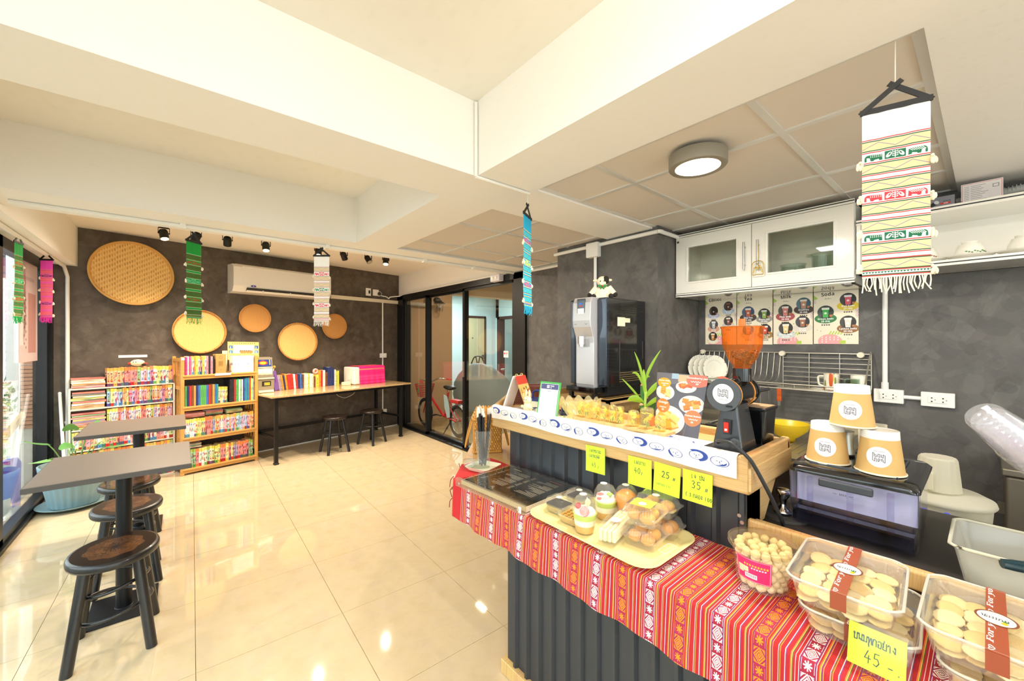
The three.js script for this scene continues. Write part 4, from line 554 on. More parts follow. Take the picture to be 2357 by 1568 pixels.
// ---------------------------------------------------------------- kitchen wall
const TX = (name, label, cat, x, y, z, group) => T(name, label, cat, [x, y, z], -Math.PI / 2, group); // faces the room: local +z is -x, local +x is world +z
const lacquer = phy(0xf4f0e6, 0.1, { clearcoat: 0.8, clearcoatRoughness: 0.05 });
{ // wall cabinet, front at x = 2.69
  const t = T('wall_cabinet', 'white glossy wall cabinet with two glass doors', 'cabinet', [0, 0, 0]), x0 = 2.69, z0 = -1.415, z1 = -0.445, y0 = 1.725, y1 = 2.165;
  M('carcass', [bb(x0 + 0.02, 3.045, y0, y0 + 0.02, z0, z1), bb(x0 + 0.02, 3.045, y1 - 0.02, y1, z0, z1), bb(x0 + 0.02, 3.045, y0, y1, z0, z0 + 0.018), bb(x0 + 0.02, 3.045, y0, y1, z1 - 0.018, z1), bb(3.03, 3.045, y0, y1, z0, z1), bb(x0 + 0.03, 3.03, y0, y1, -0.935, -0.925)], lacquer, t);
  for (const y of [y0 + 0.002, y1 - 0.024]) { M('edge_trim', bb(x0 - 0.004, x0 + 0.02, y, y + 0.022, z0, z1, 0.002), lacquer, t); M('seal_strip', bb(x0 - 0.006, x0, y + (y < 1.9 ? 0.008 : 0.01), y + (y < 1.9 ? 0.013 : 0.015), z0, z1), blackPlastic, t); }
  [[z0 + 0.003, -0.932], [-0.928, z1 - 0.003]].forEach(([a, b], k) => {
    const ya = y0 + 0.027, yb = y1 - 0.027, f = 0.085, g = 0.075, fr = [bb(x0 - 0.002, x0 + 0.018, ya, ya + g, a, b), bb(x0 - 0.002, x0 + 0.018, yb - g, yb, a, b), bb(x0 - 0.002, x0 + 0.018, ya + g, yb - g, a, a + f), bb(x0 - 0.002, x0 + 0.018, ya + g, yb - g, b - f, b)];
    const d = M('door', fr, lacquer, t);
    const q = 0.012; M('moulding', [bb(x0 - 0.006, x0, ya + g - q, ya + g, a + f - q, b - f + q, 0.002), bb(x0 - 0.006, x0, yb - g, yb - g + q, a + f - q, b - f + q, 0.002), bb(x0 - 0.006, x0, ya + g, yb - g, a + f - q, a + f, 0.002), bb(x0 - 0.006, x0, ya + g, yb - g, b - f, b - f + q, 0.002)], lacquer, d);
    M('pane', bb(x0 + 0.006, x0 + 0.01, ya + g, yb - g, a + f, b - f), glass(0xf6f8f4, 0.02), d);
    const hz = k ? -0.89 : -0.965; M('handle', [rod([x0 - 0.028, 1.86, hz], [x0 - 0.028, 2.03, hz], 0.006), rod([x0 - 0.028, 1.89, hz], [x0, 1.89, hz], 0.004), rod([x0 - 0.028, 2.0, hz], [x0, 2.0, hz], 0.004)], steel, d);
  });
  M('maker_badge', bb(x0 - 0.004, x0 - 0.001, 2.105, 2.118, -1.405, -1.39), mat(0x4a4a4e, 0.4), t);
  const orn = T('hanging_ornament', 'gold openwork ornament hanging on the right cabinet handle', 'ornament', [x0 - 0.034, 1.87, -0.885], -Math.PI / 2), gm = mat(0xc9a44a, 0.3, { metalness: 0.8 });
  M('cord', tube([[0, 0.13, 0], [0.002, 0.08, 0.004], [0, 0.03, 0.004]], 0.0015, 10, 5), gm, orn); M('frame', [tube([[-0.03, -0.05, 0], [-0.03, 0.01, 0], [-0.02, 0.026, 0], [0, 0.03, 0], [0.02, 0.026, 0], [0.03, 0.01, 0], [0.03, -0.05, 0], [0, -0.05, 0]], 0.0025, 40, 5, true)], gm, orn); M('figure', [tube([[-0.022, -0.04, 0], [-0.01, 0, 0], [0, -0.02, 0], [0.01, 0.005, 0], [0.022, -0.04, 0]], 0.0028, 24, 5), tube([[-0.02, -0.01, 0], [0.02, -0.012, 0]], 0.003, 6, 5), sp(0.006, 0, 0.012, 0, 8)], gm, orn);
}
// glasses in the cabinet
const gl = glass(0xdfe9e2, 0.03);
[[-1.31, 0], [-1.225, 0.01], [-1.14, 0.0], [-1.05, 0.02], [-1.0, 0.06]].forEach(([z, dx], i) => { const t = T('drinking_glass', `green-tinted tumbler upside down, ${ordinal(i + 1)} from the left in the cabinet`, 'glass', [2.8 + dx, 1.746, z], 0, 'tumblers in the wall cabinet'); M('glass_body', lathe([[0.032, 0], [0.036, 0], [0.031, 0.085], [0, 0.085], [0, 0.078], [0.028, 0.078]], 24), gl, t); });
{ const t = T('glass_jug', 'short wide glass beaker in the right half of the cabinet', 'jug', [2.82, 1.746, -0.75]); M('glass_body', lathe([[0, 0.004], [0.06, 0.0], [0.062, 0.01], [0.062, 0.12], [0.068, 0.13], [0.064, 0.13], [0.058, 0.118], [0.058, 0.008], [0, 0.008]], 32), gl, t); M('scale_marks', [0.03, 0.05, 0.07, 0.09].map((y) => bb(-0.064, -0.0625, y, y + 0.004, -0.02, 0.02)), paperW, t); }
{ const t = T('measuring_jug', 'tall glass measuring jug with handle at the right of the cabinet', 'jug', [2.83, 1.746, -0.6]); M('glass_body', lathe([[0, 0.004], [0.052, 0.0], [0.055, 0.01], [0.062, 0.165], [0.068, 0.175], [0.062, 0.175], [0.055, 0.16], [0.05, 0.008], [0, 0.008]], 32), gl, t); M('handle', tube([[-0.01, 0.15, 0.06], [-0.01, 0.15, 0.1], [-0.01, 0.06, 0.095], [-0.01, 0.04, 0.055]], 0.008, 20, 8), gl, t); M('spout', tube([[0, 0.17, -0.06], [0, 0.175, -0.085]], 0.01, 6, 8), gl, t); }
{ // open shelf to the right
  const t = T('open_wall_shelf', 'white open wall shelf right of the big banner', 'shelf', [0, 0, 0]), x0 = 2.69;
  M('carcass', [bb(x0 + 0.01, 3.045, 1.77, 1.79, -0.44, 0.7), bb(x0 + 0.01, 3.045, 2.02, 2.04, -0.44, 0.7), bb(3.03, 3.045, 1.77, 2.04, -0.44, 0.7), bb(x0 + 0.01, 3.045, 1.77, 2.04, 0.68, 0.7), bb(x0 + 0.01, 3.045, 1.77, 2.04, -0.44, -0.425)], lacquer, t);
  for (const y of [1.767, 2.017]) { M('edge_trim', bb(x0, x0 + 0.02, y, y + 0.026, -0.44, 0.7), lacquer, t); M('seal_strip', bb(x0 - 0.002, x0, y + 0.011, y + 0.016, -0.44, 0.7), blackPlastic, t); }
}
function teacup(z, i, label) {
  const t = T('teacup', label, 'cup', [2.79, 1.797, z], 0.3 * i, 'cups and saucers on the open shelf'), cm = phy(0xf7f3e6, 0.12, { clearcoat: 0.5 });
  M('saucer', lathe([[0, 0.003], [0.04, 0.0], [0.05, 0.003], [0.075, 0.014], [0.078, 0.018], [0.07, 0.016], [0.045, 0.008], [0, 0.008]], 36), cm, t);
  M('bowl', lathe([[0.047, 0.018], [0.05, 0.018], [0.047, 0.04], [0.036, 0.068], [0.026, 0.072], [0.028, 0.08], [0.024, 0.08], [0, 0.074]], 32), cm, t);
  M('handle', tube([[0.045, 0.03, 0], [0.07, 0.032, 0], [0.07, 0.055, 0], [0.038, 0.062, 0]], 0.004, 16, 8), cm, t);
  M('flower_print', Array.from({ length: 9 }, (_, k) => { const a = 2.2 + k * 0.18; return el(0.004, 0.003, 0.004, Math.cos(a) * 0.0485, 0.026 + (k % 3) * 0.003, Math.sin(a) * 0.0485, 6); }), mat(i % 2 ? 0x6f9a5a : 0xb06a5a, 0.5), t);
}
teacup(-0.2, 0, 'upturned floral teacup on a saucer behind the banner edge'); teacup(-0.055, 1, 'upturned floral teacup on a saucer in the middle of the open shelf'); teacup(0.1, 2, 'upturned teacup on a saucer at the right picture edge');
{ // cartons on the shelf
  const tx = ctex(256, 200, (x, w, h) => { x.fillStyle = '#8d8d98'; x.fillRect(0, 0, w, h); x.save(); x.translate(w, h); x.rotate(Math.PI); x.fillStyle = '#e23a30'; x.fillRect(30, 100, 85, 22); x.fillStyle = '#fff'; x.font = 'bold 16px sans-serif'; x.fillText('MAX', 52, 117); x.fillStyle = '#2a2a30'; x.font = 'bold 20px sans-serif'; x.fillText('BLACK', 30, 145); x.font = '18px sans-serif'; x.fillStyle = '#3a3a44'; x.fillText('TRACK LIGHT', 30, 62); x.restore(); x.fillStyle = '#1a1a1c'; x.save(); x.translate(80, 90); x.rotate(-0.5); x.fillRect(-45, -22, 80, 44); x.restore(); x.fillStyle = '#e8e8ea'; x.beginPath(); x.ellipse(112, 66, 20, 24, -0.5, 0, 7); x.fill(); x.fillStyle = '#1a1a1c'; x.fillRect(60, 120, 60, 40); }, false);
  const t = TX('lamp_carton', 'grey track-light carton lying on the open shelf', 'box', 2.86, 2.041, -0.155); M('carton', bx(0.105, 0.075, 0.09, 0, 0.038, 0), mat(0xffffff, 0.5, { map: tx }), t);
  const tw = ctex(256, 220, (x, w, h) => { x.fillStyle = '#f1eaea'; x.fillRect(0, 0, w, h); x.strokeStyle = '#e06a6a'; x.lineWidth = 3; x.strokeRect(8, 8, w - 16, h - 16); x.fillStyle = '#a09a9c'; for (let i = 0; i < 11; i++) { x.fillRect(20, 26 + i * 16, 30, 4); x.fillRect(60, 26 + i * 16, rr(50, 110), 4); } x.fillStyle = '#c8342e'; x.fillRect(0, 150, 10, 70); x.strokeStyle = '#555'; x.strokeRect(196, 40, 34, 26); }, false);
  const t2 = TX('white_carton', 'white carton with red print standing on the open shelf', 'box', 2.87, 2.041, -0.02); M('carton', bx(0.125, 0.112, 0.1, 0, 0.056, 0), mat(0xffffff, 0.5, { map: tw }), t2);
  O('flexible_conduit', [tube([[3.02, 2.08, -0.42], [3.0, 2.1, -0.25], [3.0, 2.12, -0.1], [3.0, 2.13, 0.1], [3.0, 2.15, 0.35]], 0.017, 60, 10), ...Array.from({ length: 40 }, (_, i) => tr(new THREE.TorusGeometry(0.0175, 0.002, 5, 12), 3.0, 2.105 + i * 0.0009, -0.3 + i * 0.012))], mat(0xe2e2de, 0.5), 'white corrugated conduit along the top of the open shelf', 'conduit');
}
// menu posters
const cup3 = (x, cx, cyy, r, bg, col, top) => { x.save(); x.beginPath(); x.arc(cx, cyy, r, 0, 7); x.clip(); x.fillStyle = bg; x.fillRect(cx - r, cyy - r, 2 * r, 2 * r); x.fillStyle = 'rgba(255,255,255,.15)'; x.fillRect(cx - r, cyy - r, r * 0.5, 2 * r); x.fillStyle = '#c97a3a'; x.fillRect(cx + r * 0.5, cyy + r * 0.4, r * 0.5, r * 0.3); x.fillStyle = col; x.beginPath(); x.moveTo(cx - r * 0.42, cyy - r * 0.5); x.lineTo(cx + r * 0.42, cyy - r * 0.5); x.lineTo(cx + r * 0.3, cyy + r * 0.8); x.lineTo(cx - r * 0.3, cyy + r * 0.8); x.fill(); x.fillStyle = top; x.fillRect(cx - r * 0.46, cyy - r * 0.68, r * 0.92, r * 0.32); x.fillStyle = 'rgba(255,255,255,.75)'; x.beginPath(); x.arc(cx, cyy + r * 0.15, r * 0.17, 0, 7); x.fill(); x.restore(); };
function poster(z0, z1, y0, y1, title, items, label, fruit, sub) {
  const w = 400, h = 620, tx = ctex(w, h, (x) => {
    x.fillStyle = '#f3e8cf'; x.fillRect(0, 0, w, h);
    if (fruit) { x.fillStyle = '#f0a8a8'; x.beginPath(); x.ellipse(150, 590, 110, 80, 0, 0, 7); x.fill(); x.fillStyle = '#fff'; for (let i = 0; i < 12; i++) { x.beginPath(); x.ellipse(80 + (i % 5) * 36, 545 + Math.floor(i / 5) * 26, 4, 10, 0.3, 0, 7); x.fill(); } x.fillStyle = '#b8cf4e'; for (let i = 0; i < 5; i++) { x.save(); x.translate(150 + i * 26, 500); x.rotate(0.5); x.fillRect(-6, -26, 12, 42); x.restore(); } x.fillRect(240, 580, 50, 36); }
    x.strokeStyle = '#c08ab0'; x.lineWidth = 3; for (let i = 0; i < 6; i++) { x.strokeRect(-14 + (i % 2) * 16, 70 + i * 14, 18, 16); x.strokeRect(378 + (i % 2) * 10, 240 + i * 14, 18, 16); } x.fillStyle = '#a8c850'; x.beginPath(); x.moveTo(0, 60); x.lineTo(40, 100); x.lineTo(0, 120); x.fill();
    x.fillStyle = '#2c2622'; x.font = 'bold 54px sans-serif'; x.save(); x.translate(132, 76); x.rotate(-0.05); x.textAlign = 'center'; x.fillText(title, 0, 0); x.restore(); if (sub) { x.font = '20px sans-serif'; x.textAlign = 'center'; x.strokeStyle = '#6a6058'; x.lineWidth = 3; x.beginPath(); x.moveTo(100, 110); x.lineTo(165, 108); x.moveTo(112, 96); x.lineTo(112, 112); x.moveTo(136, 96); x.lineTo(136, 112); x.stroke(); }
    x.textAlign = 'center'; items.forEach(([n, p, cx, cyy, r, blob, bg, col, top]) => { x.fillStyle = blob; x.beginPath(); x.ellipse(cx, cyy + r * 0.95, r * 1.35, r * 0.72, 0, 0, 7); x.fill(); cup3(x, cx, cyy, r, bg, col, top); x.fillStyle = '#fff'; x.font = `bold ${Math.round(r * 0.36)}px sans-serif`; x.fillText(n, cx, cyy + r * 1.12); x.fillText(p, cx, cyy + r * 1.5); x.fillStyle = '#5a5048'; for (let i = 0; i < 4; i++) x.fillRect(cx - r * 0.5 + i * r * 0.28, cyy + r * 1.8, r * 0.18, r * 0.2); });
    x.fillStyle = '#3a322c'; for (let i = 0; i < 9; i++) { const a = rr(20, 380), b = rr(100, 560), q = rr(4, 9); x.beginPath(); x.moveTo(a - q, b); x.quadraticCurveTo(a, b, a, b - q); x.quadraticCurveTo(a, b, a + q, b); x.quadraticCurveTo(a, b, a, b + q); x.quadraticCurveTo(a, b, a - q, b); x.fill(); }
  }, false);
  const t = TX('menu_poster', label, 'poster', 3.046, (y0 + y1) / 2, (z0 + z1) / 2, 'drink menu posters'); M('sheet', bx(z1 - z0 - 0.003, y1 - y0, 0.003), mat(0xffffff, 0.45, { map: tx }), t);
}
seed = 303;
poster(-1.37, -1.15, 1.395, 1.76, 'Coffee', [['Americano', '40 thb', 110, 200, 58, '#c9cbe8', '#3a2c24', '#241610', '#3a2a20'], ['Espresso', '40 thb', 300, 150, 58, '#b8cbe0', '#2a2622', '#5a3420', '#8a5a3a'], ['Latte', '50 thb', 110, 370, 58, '#e0a890', '#4a4a4c', '#c8c8cc', '#f0f0f0'], ['Mocha', '50 thb', 300, 330, 58, '#d8d0c8', '#2a2a2c', '#8a5a4a', '#e8dcd0'], ['Cappuccino', '50 thb', 100, 520, 56, '#efe0c0', '#1e1a18', '#d8924a', '#f4ead8']], 'Coffee menu poster, leftmost of the four', true);
poster(-1.148, -0.925, 1.397, 1.745, 'Tea', [['Thai Tea', '25 thb', 130, 220, 72, '#4a3a30', '#3a4a6a', '#c0603a', '#e8e4e0'], ['Green Tea', '25 thb', 310, 250, 66, '#9a948c', '#2a2c2a', '#8fae4a', '#e8e8e0'], ['Lemon Tea', '25 thb', 130, 440, 66, '#c8c0b8', '#3a2a2a', '#d8a050', '#e8e4e0'], ['Black Tea', '25 thb', 320, 440, 66, '#a07a3a', '#1e1a18', '#d84a2a', '#f0e8e0']], 'Tea menu poster, second from the left, behind the orange hopper', false, true);
poster(-0.922, -0.704, 1.4, 1.74, 'Milk', [['Pink Milk', '20 thb', 125, 220, 74, '#a8484a', '#3a3a2c', '#e0827a', '#f6e8e4'], ['Ovaltine', '25 thb', 310, 150, 72, '#4a3830', '#3a5a6a', '#c08a6a', '#e8d8c8'], ['Fresh Milk', '20 thb', 130, 430, 74, '#d8dcd8', '#2a2622', '#f0d89a', '#faf4e4'], ['Cocoa', '25 thb', 300, 360, 70, '#e8dccc', '#2c2c30', '#a86a4a', '#e8e0d8']], 'Milk menu poster, third from the left', true, true);
poster(-0.702, -0.485, 1.403, 1.738, 'Soda', [['Green Soda', '25 thb', 110, 260, 76, '#2f7a3a', '#26302a', '#3fae4a', '#e8f0d8'], ['Red Soda', '25 thb', 310, 130, 72, '#e0c62a', '#241e20', '#d85a6a', '#f0e8e8'], ['Lychee Soda', '25 thb', 310, 380, 72, '#9a6a3a', '#2a2422', '#efe4d8', '#f8f4ee']], 'Soda menu poster, rightmost of the four', true, true);
// dish rack
{
  const t = T('dish_rack', 'wall-mounted steel wire dish rack above the sink', 'dish rack', [0, 0, 0]), wm = mat(0xcfcabb, 0.3, { metalness: 0.8 }), a = [];
  const X0 = 2.84, X1 = 3.03, Z0 = -1.385, Z1 = -0.43, YT = 1.345, YB = 1.13;
  M('frame', [rod([X1, YT, Z0], [X1, YT, Z1], 0.004), rod([X1, YB, Z0], [X1, YB, Z1], 0.004), rod([X0, YB + 0.03, Z0], [X0, YB + 0.03, Z1], 0.004), rod([X0, YB, Z0], [X0, YB, Z1], 0.004), tube([[X1, YT, Z0], [X1, YB, Z0], [X0, YB, Z0], [X0, YB + 0.03, Z0], [X1 - 0.02, YT, Z0]], 0.004, 40, 6, true), tube([[X1, YT, Z1], [X1, YB, Z1], [X0, YB, Z1], [X0, YB + 0.03, Z1], [X1 - 0.02, YT, Z1]], 0.004, 40, 6, true)], wm, t);
  for (let i = 0; i < 15; i++) { const z = Z0 + 0.02 + i * 0.035; a.push(tube([[X1, YT, z], [X1 - 0.05, YB + 0.05, z], [X0, YB + 0.03, z]], 0.0022, 10, 5)); } M('plate_wires', a, wm, t);
  M('grid_wires', [...[0.03, 0.06, 0.09, 0.12, 0.15, 0.18].map((k) => rod([X1 - 0.005, YT - k, -0.86], [X1 - 0.005, YT - k, Z1], 0.0022, 5)), ...[-0.86, -0.72, -0.57].map((z) => rod([X1 - 0.005, YB, z], [X1 - 0.005, YT, z], 0.0028, 5)), ...[2.87, 2.9, 2.93, 2.96, 2.99].map((x) => rod([x, YB, -0.86], [x, YB, Z1], 0.0022, 5)), ...[-0.75, -0.6].map((z) => rod([X0, YB, z], [X0, YB + 0.03, z], 0.002, 5))], wm, t);
  for (const z of [-1.375, -0.863, -0.473]) M('wall_knob', tr(cy(0.016, 0.018, 0.02, 0, 0, 0, 16), 3.025, YT - 0.005, z, 0, 0, Math.PI / 2), mat(0xe9e0c8, 0.4), t);
  const pm = phy(0xf4f0dc, 0.15, { clearcoat: 0.5 }), rimT = ctex(512, 64, (x, w, h) => { seed = 6; x.fillStyle = '#f4f1e2'; x.fillRect(0, 0, w, h); x.fillStyle = '#6a7896'; for (let i = 0; i < 130; i++) { x.globalAlpha = rr(0.3, 0.9); x.fillRect(rnd() * w, rr(14, 50), rr(2, 10), rr(2, 6)); } });
  ['leftmost', 'second', 'third', 'front'].forEach((n, i) => { const p = T('dinner_plate', `white blue-rimmed plate, ${n} of four upright in the rack`, 'plate', [2.915, 1.222, -1.36 + i * 0.036], 0, 'plates in the dish rack'); p.rotation.set(Math.PI / 2 - 0.12, 0, 0.5); M('dish', lathe([[0, 0], [0.055, 0], [0.064, 0.01]], 40), pm, p); M('printed_rim', lathe([[0.064, 0.01], [0.096, 0.017], [0.096, 0.014], [0.064, 0.006], [0, -0.003]], 40), phy(0xffffff, 0.15, { map: rimT }), p); });
  const mg1 = T('mug', 'white mug with orange flower print in the rack', 'mug', [2.93, 1.134, -0.59], 0, 'mugs'), ft = ctex(256, 128, (x, w, h) => { seed = 16; x.fillStyle = '#f4ead8'; x.fillRect(0, 0, w, h); for (let i = 0; i < 60; i++) { x.fillStyle = pick(['#e08a3a', '#c85a2a', '#f0b860', '#8a9a4a', '#a04a6a', '#f4c8a0']); x.beginPath(); x.arc(rnd() * w, rnd() * h, rr(5, 14), 0, 7); x.fill(); } });
  M('body', lathe([[0, 0.003], [0.034, 0], [0.036, 0.005], [0.036, 0.095], [0.033, 0.095], [0.033, 0.01], [0, 0.01]], 30), phy(0xffffff, 0.15, { map: ft }), mg1); M('handle', tube([[0, 0.08, -0.034], [0, 0.075, -0.062], [0, 0.03, -0.058], [0, 0.02, -0.034]], 0.006, 16, 8), pm, mg1);
  const mg2 = T('mug', 'plain white mug at the right end of the rack', 'mug', [2.97, 1.134, -0.475], 0, 'mugs'); M('body', lathe([[0, 0.003], [0.034, 0], [0.036, 0.005], [0.036, 0.09], [0.033, 0.09], [0.033, 0.01], [0, 0.01]], 30), pm, mg2);
  const gb = T('glass_box', 'square clear glass jar in front of the white mug', 'jar', [2.885, 1.134, -0.49]); M('glass_body', loft(trayRings([[0.065, 0.065, 0.008, 0], [0.065, 0.065, 0.008, 0.075], [0.058, 0.058, 0.006, 0.075], [0.058, 0.058, 0.006, 0.006]]), true, true), gl, gb);
  O('flat_tray', bb(2.86, 2.99, 1.135, 1.142, -0.84, -0.68, 0.003), clearPlastic, 'clear flat plastic tray lying in the rack', 'tray');
  const pe = T('peeler', 'orange-handled peeler hanging under the dish rack', 'peeler', [2.95, 1.126, -0.86]); M('handle', bx(0.012, 0.08, 0.026, 0, -0.05, 0, 0.004), mat(0xe0601c, 0.4), pe); M('blade', bx(0.003, 0.03, 0.016, 0, -0.104, 0), steel, pe); M('hook', rod([0, -0.01, 0], [0, 0.002, 0], 0.002), steel, pe);
  const wh = T('whisk', 'thin steel utensil hanging behind the grinder', 'utensil', [2.95, 1.126, -0.97]); M('shaft', [rod([0, 0, 0], [0.005, -0.12, 0], 0.003), rod([0, 0, 0.05], [0.005, -0.09, 0.05], 0.0025)], steel, wh);
}
// sockets and conduits on the kitchen wall
function socket(z, label) { const t = TX('wall_socket', label, 'socket', 3.05, 1.115, z, 'double sockets on the kitchen wall'); M('plate', bx(0.122, 0.075, 0.03, 0, 0, 0.015, 0.004), pvc, t); M('insert', bx(0.07, 0.034, 0.004, 0, 0, 0.031, 0.001), whiteTrim, t); for (const k of [-0.02, 0.02]) M('holes', [bx(0.005, 0.006, 0.002, k, 0.009, 0.0335), bx(0.005, 0.006, 0.002, k, -0.009, 0.0335), bx(0.004, 0.003, 0.002, k + 0.012, 0, 0.0335)], blackPlastic, t); }
socket(-0.357, 'cream double socket at the foot of the wall conduit'); socket(-0.17, 'cream double socket farther right, joined by a short conduit');
O('electrical_conduit', [rod([3.035, 1.15, -0.372], [3.035, 1.77, -0.372], 0.012), cy(0.016, 0.016, 0.04, 3.035, 1.15, -0.372), rod([3.035, 1.115, -0.3], [3.035, 1.115, -0.23], 0.011)], pvc, 'white conduit down the kitchen wall to the sockets', 'conduit');
O('electrical_conduit', [rod([2.445, 2.15, -2.36], [2.445, 2.15, -1.41], 0.014), tube([[2.445, 2.15, -1.41], [2.447, 2.15, -1.4], [2.47, 2.15, -1.395]], 0.014, 8), rod([2.47, 2.15, -1.402], [2.7, 2.15, -1.402], 0.014)], pvc, 'white conduit around the top of the dark pillar', 'conduit');
O('electrical_conduit', [rod([2.846, 2.158, -3.3], [2.846, 2.158, -2.36], 0.014)], pvc, 'white conduit on the wall left of the pillar', 'conduit');
{ const t = TX('junction_box', 'white square junction box on the pillar', 'junction box', 2.46, 2.115, -1.94); M('case', bx(0.11, 0.11, 0.05, 0, 0, 0.025, 0.006), pvc, t); M('conduit_drop', rod([0.01, -0.05, 0.015], [0.01, -0.43, 0.015], 0.012), pvc, t); }
// water dispenser
{
  const t = T('water_dispenser', 'black and silver countertop water dispenser against the pillar', 'water dispenser', [0, 0, 0]), sm = phy(0xc3c3c6, 0.28, { metalness: 0.4 }), nm = phy(0x2c3440, 0.12, { metalness: 0.5, clearcoat: 0.6 });
  M('body', bb(2.02, 2.44, 1.13, 1.69, -1.78, -1.5, 0.006), blackGloss, t);
  M('front_wing', [bb(2.0, 2.03, 1.14, 1.69, -1.785, -1.715, 0.008), bb(2.0, 2.03, 1.14, 1.69, -1.56, -1.495, 0.008)], nm, t);
  const pf = [[0, 0], [0.05, 0], [0.055, 0.02], [0.055, 0.28], [0.06, 0.32], [0.085, 0.38], [0.09, 0.42], [0.085, 0.53], [0.07, 0.56], [0, 0.56]];
  M('silver_front', ext(pf.map(([a, b]) => [a, b]), 0.135, 0.004).translate(0, 0, -0.0675).rotateY(Math.PI).translate(2.03, 1.13, -1.64), sm, t);
  M('display', bb(1.938, 1.946, 1.56, 1.685, -1.675, -1.61, 0.003), blackGloss, t); M('display_digits', [bb(1.936, 1.938, 1.65, 1.658, -1.655, -1.634)], new THREE.MeshStandardMaterial({ color: 0x101418, emissive: 0x3a7aff, emissiveIntensity: 2 }), t); M('display_label', bb(1.936, 1.938, 1.637, 1.643, -1.655, -1.636), mat(0xd83a4a, 0.4), t); M('display_window', bb(1.936, 1.9385, 1.59, 1.625, -1.668, -1.618), mat(0xdfe3e6, 0.2), t);
  for (const [z, c] of [[-1.688, 0x8a3038], [-1.602, 0x3a4a6a]]) { const b = M('touch_button', tr(new THREE.TorusGeometry(0.014, 0.0018, 6, 24), 1.94, 1.54, z, 0, Math.PI / 2), mat(0x2a2c30, 0.3), t); M('icon', bb(1.9395, 1.9405, 1.532, 1.547, z - 0.004, z + 0.004), mat(c, 0.4), b); }
  M('tap', [cy(0.024, 0.024, 0.05, 1.955, 1.4, -1.65, 24), cy(0.018, 0.018, 0.016, 1.955, 1.385, -1.65, 20)], chrome, t); M('tap_recess', bb(1.968, 1.976, 1.385, 1.45, -1.672, -1.6), mat(0x9a9a9e, 0.4), t);
  M('warning_mark', tr(new THREE.TorusGeometry(0.013, 0.002, 6, 20), 1.973, 1.26, -1.604, 0, Math.PI / 2), mat(0xc83a30, 0.5), t);
  M('drip_tray', [bb(1.93, 2.1, 1.1, 1.135, -1.76, -1.53, 0.004)], blackGloss, t); for (const [x, z] of [[1.96, -1.74], [1.96, -1.55], [2.4, -1.74], [2.4, -1.54]]) M('foot', bb(x - 0.012, x + 0.012, 1.058, 1.1, z - 0.012, z + 0.012), blackPlastic, t); M('lower_body', bb(2.03, 2.43, 1.08, 1.132, -1.77, -1.51), blackPlastic, t);
  for (const [y, n] of [[1.6, 5], [1.16, 5]]) M('vent_grille', Array.from({ length: n }, (_, i) => bb(2.14, 2.4, y + i * 0.014, y + i * 0.014 + 0.005, -1.5, -1.497)), mat(y > 1.3 ? 0x1a1a1a : 0x6a5a34, 0.4), t);
  M('rating_label', [bb(2.12, 2.2, 1.515, 1.572, -1.4995, -1.4975), bb(2.2, 2.255, 1.54, 1.568, -1.4995, -1.4975)], mat(0xe6dcc0, 0.6), t); M('side_seam', [bb(2.14, 2.145, 1.18, 1.42, -1.5, -1.498), bb(2.4, 2.405, 1.3, 1.42, -1.5, -1.498)], mat(0x4a4a48, 0.4), t);
}
{ // cow plush
  const t = T('cow_plush', 'sitting white cow plush with black patches and tartan bow', 'plush toy', [2.14, 1.692, -1.63], -0.95), fur = mat(0xf4e8cc, 0.95), bk = mat(0x2a2622, 0.95), gr = mat(0x3f8a4a, 0.8);
  M('body', [el(0.052, 0.05, 0.045, 0, 0.046, 0), el(0.036, 0.036, 0.034, 0, 0.118, 0.008), el(0.024, 0.018, 0.02, 0, 0.104, 0.036), el(0.05, 0.018, 0.026, 0, 0.012, 0.03)], fur, t);
  for (const s of [1, -1]) { const a = M('arm', rod([s * 0.04, 0.078, 0.005], [s * 0.076, 0.036, 0.02], 0.02, 12, 0.016), fur, t); M('paw', sp(0.017, s * 0.08, 0.03, 0.022, 12), bk, a); const l = M('leg', rod([s * 0.03, 0.02, 0.02], [s * 0.052, 0.016, 0.058], 0.02, 12, 0.018), fur, t); M('foot', sp(0.017, s * 0.054, 0.016, 0.062, 12), bk, l); M('ear', el(0.018, 0.009, 0.008, s * 0.044, 0.128, 0, 10), fur, t); M('eye', sp(0.004, s * 0.012, 0.116, 0.05, 8), bk, t); }
  M('eye_patch', el(0.02, 0.028, 0.022, 0.022, 0.126, 0.022, 12), bk, t); M('bow', [el(0.016, 0.01, 0.006, -0.014, 0.086, 0.044, 10), el(0.016, 0.01, 0.006, 0.014, 0.086, 0.044, 10), rod([0, 0.084, 0.046], [-0.012, 0.066, 0.046], 0.004), rod([0, 0.084, 0.046], [0.012, 0.066, 0.046], 0.004)], gr, t); M('bow_knot', sp(0.006, 0, 0.085, 0.048, 8), mat(0xc0382c, 0.8), t);
}
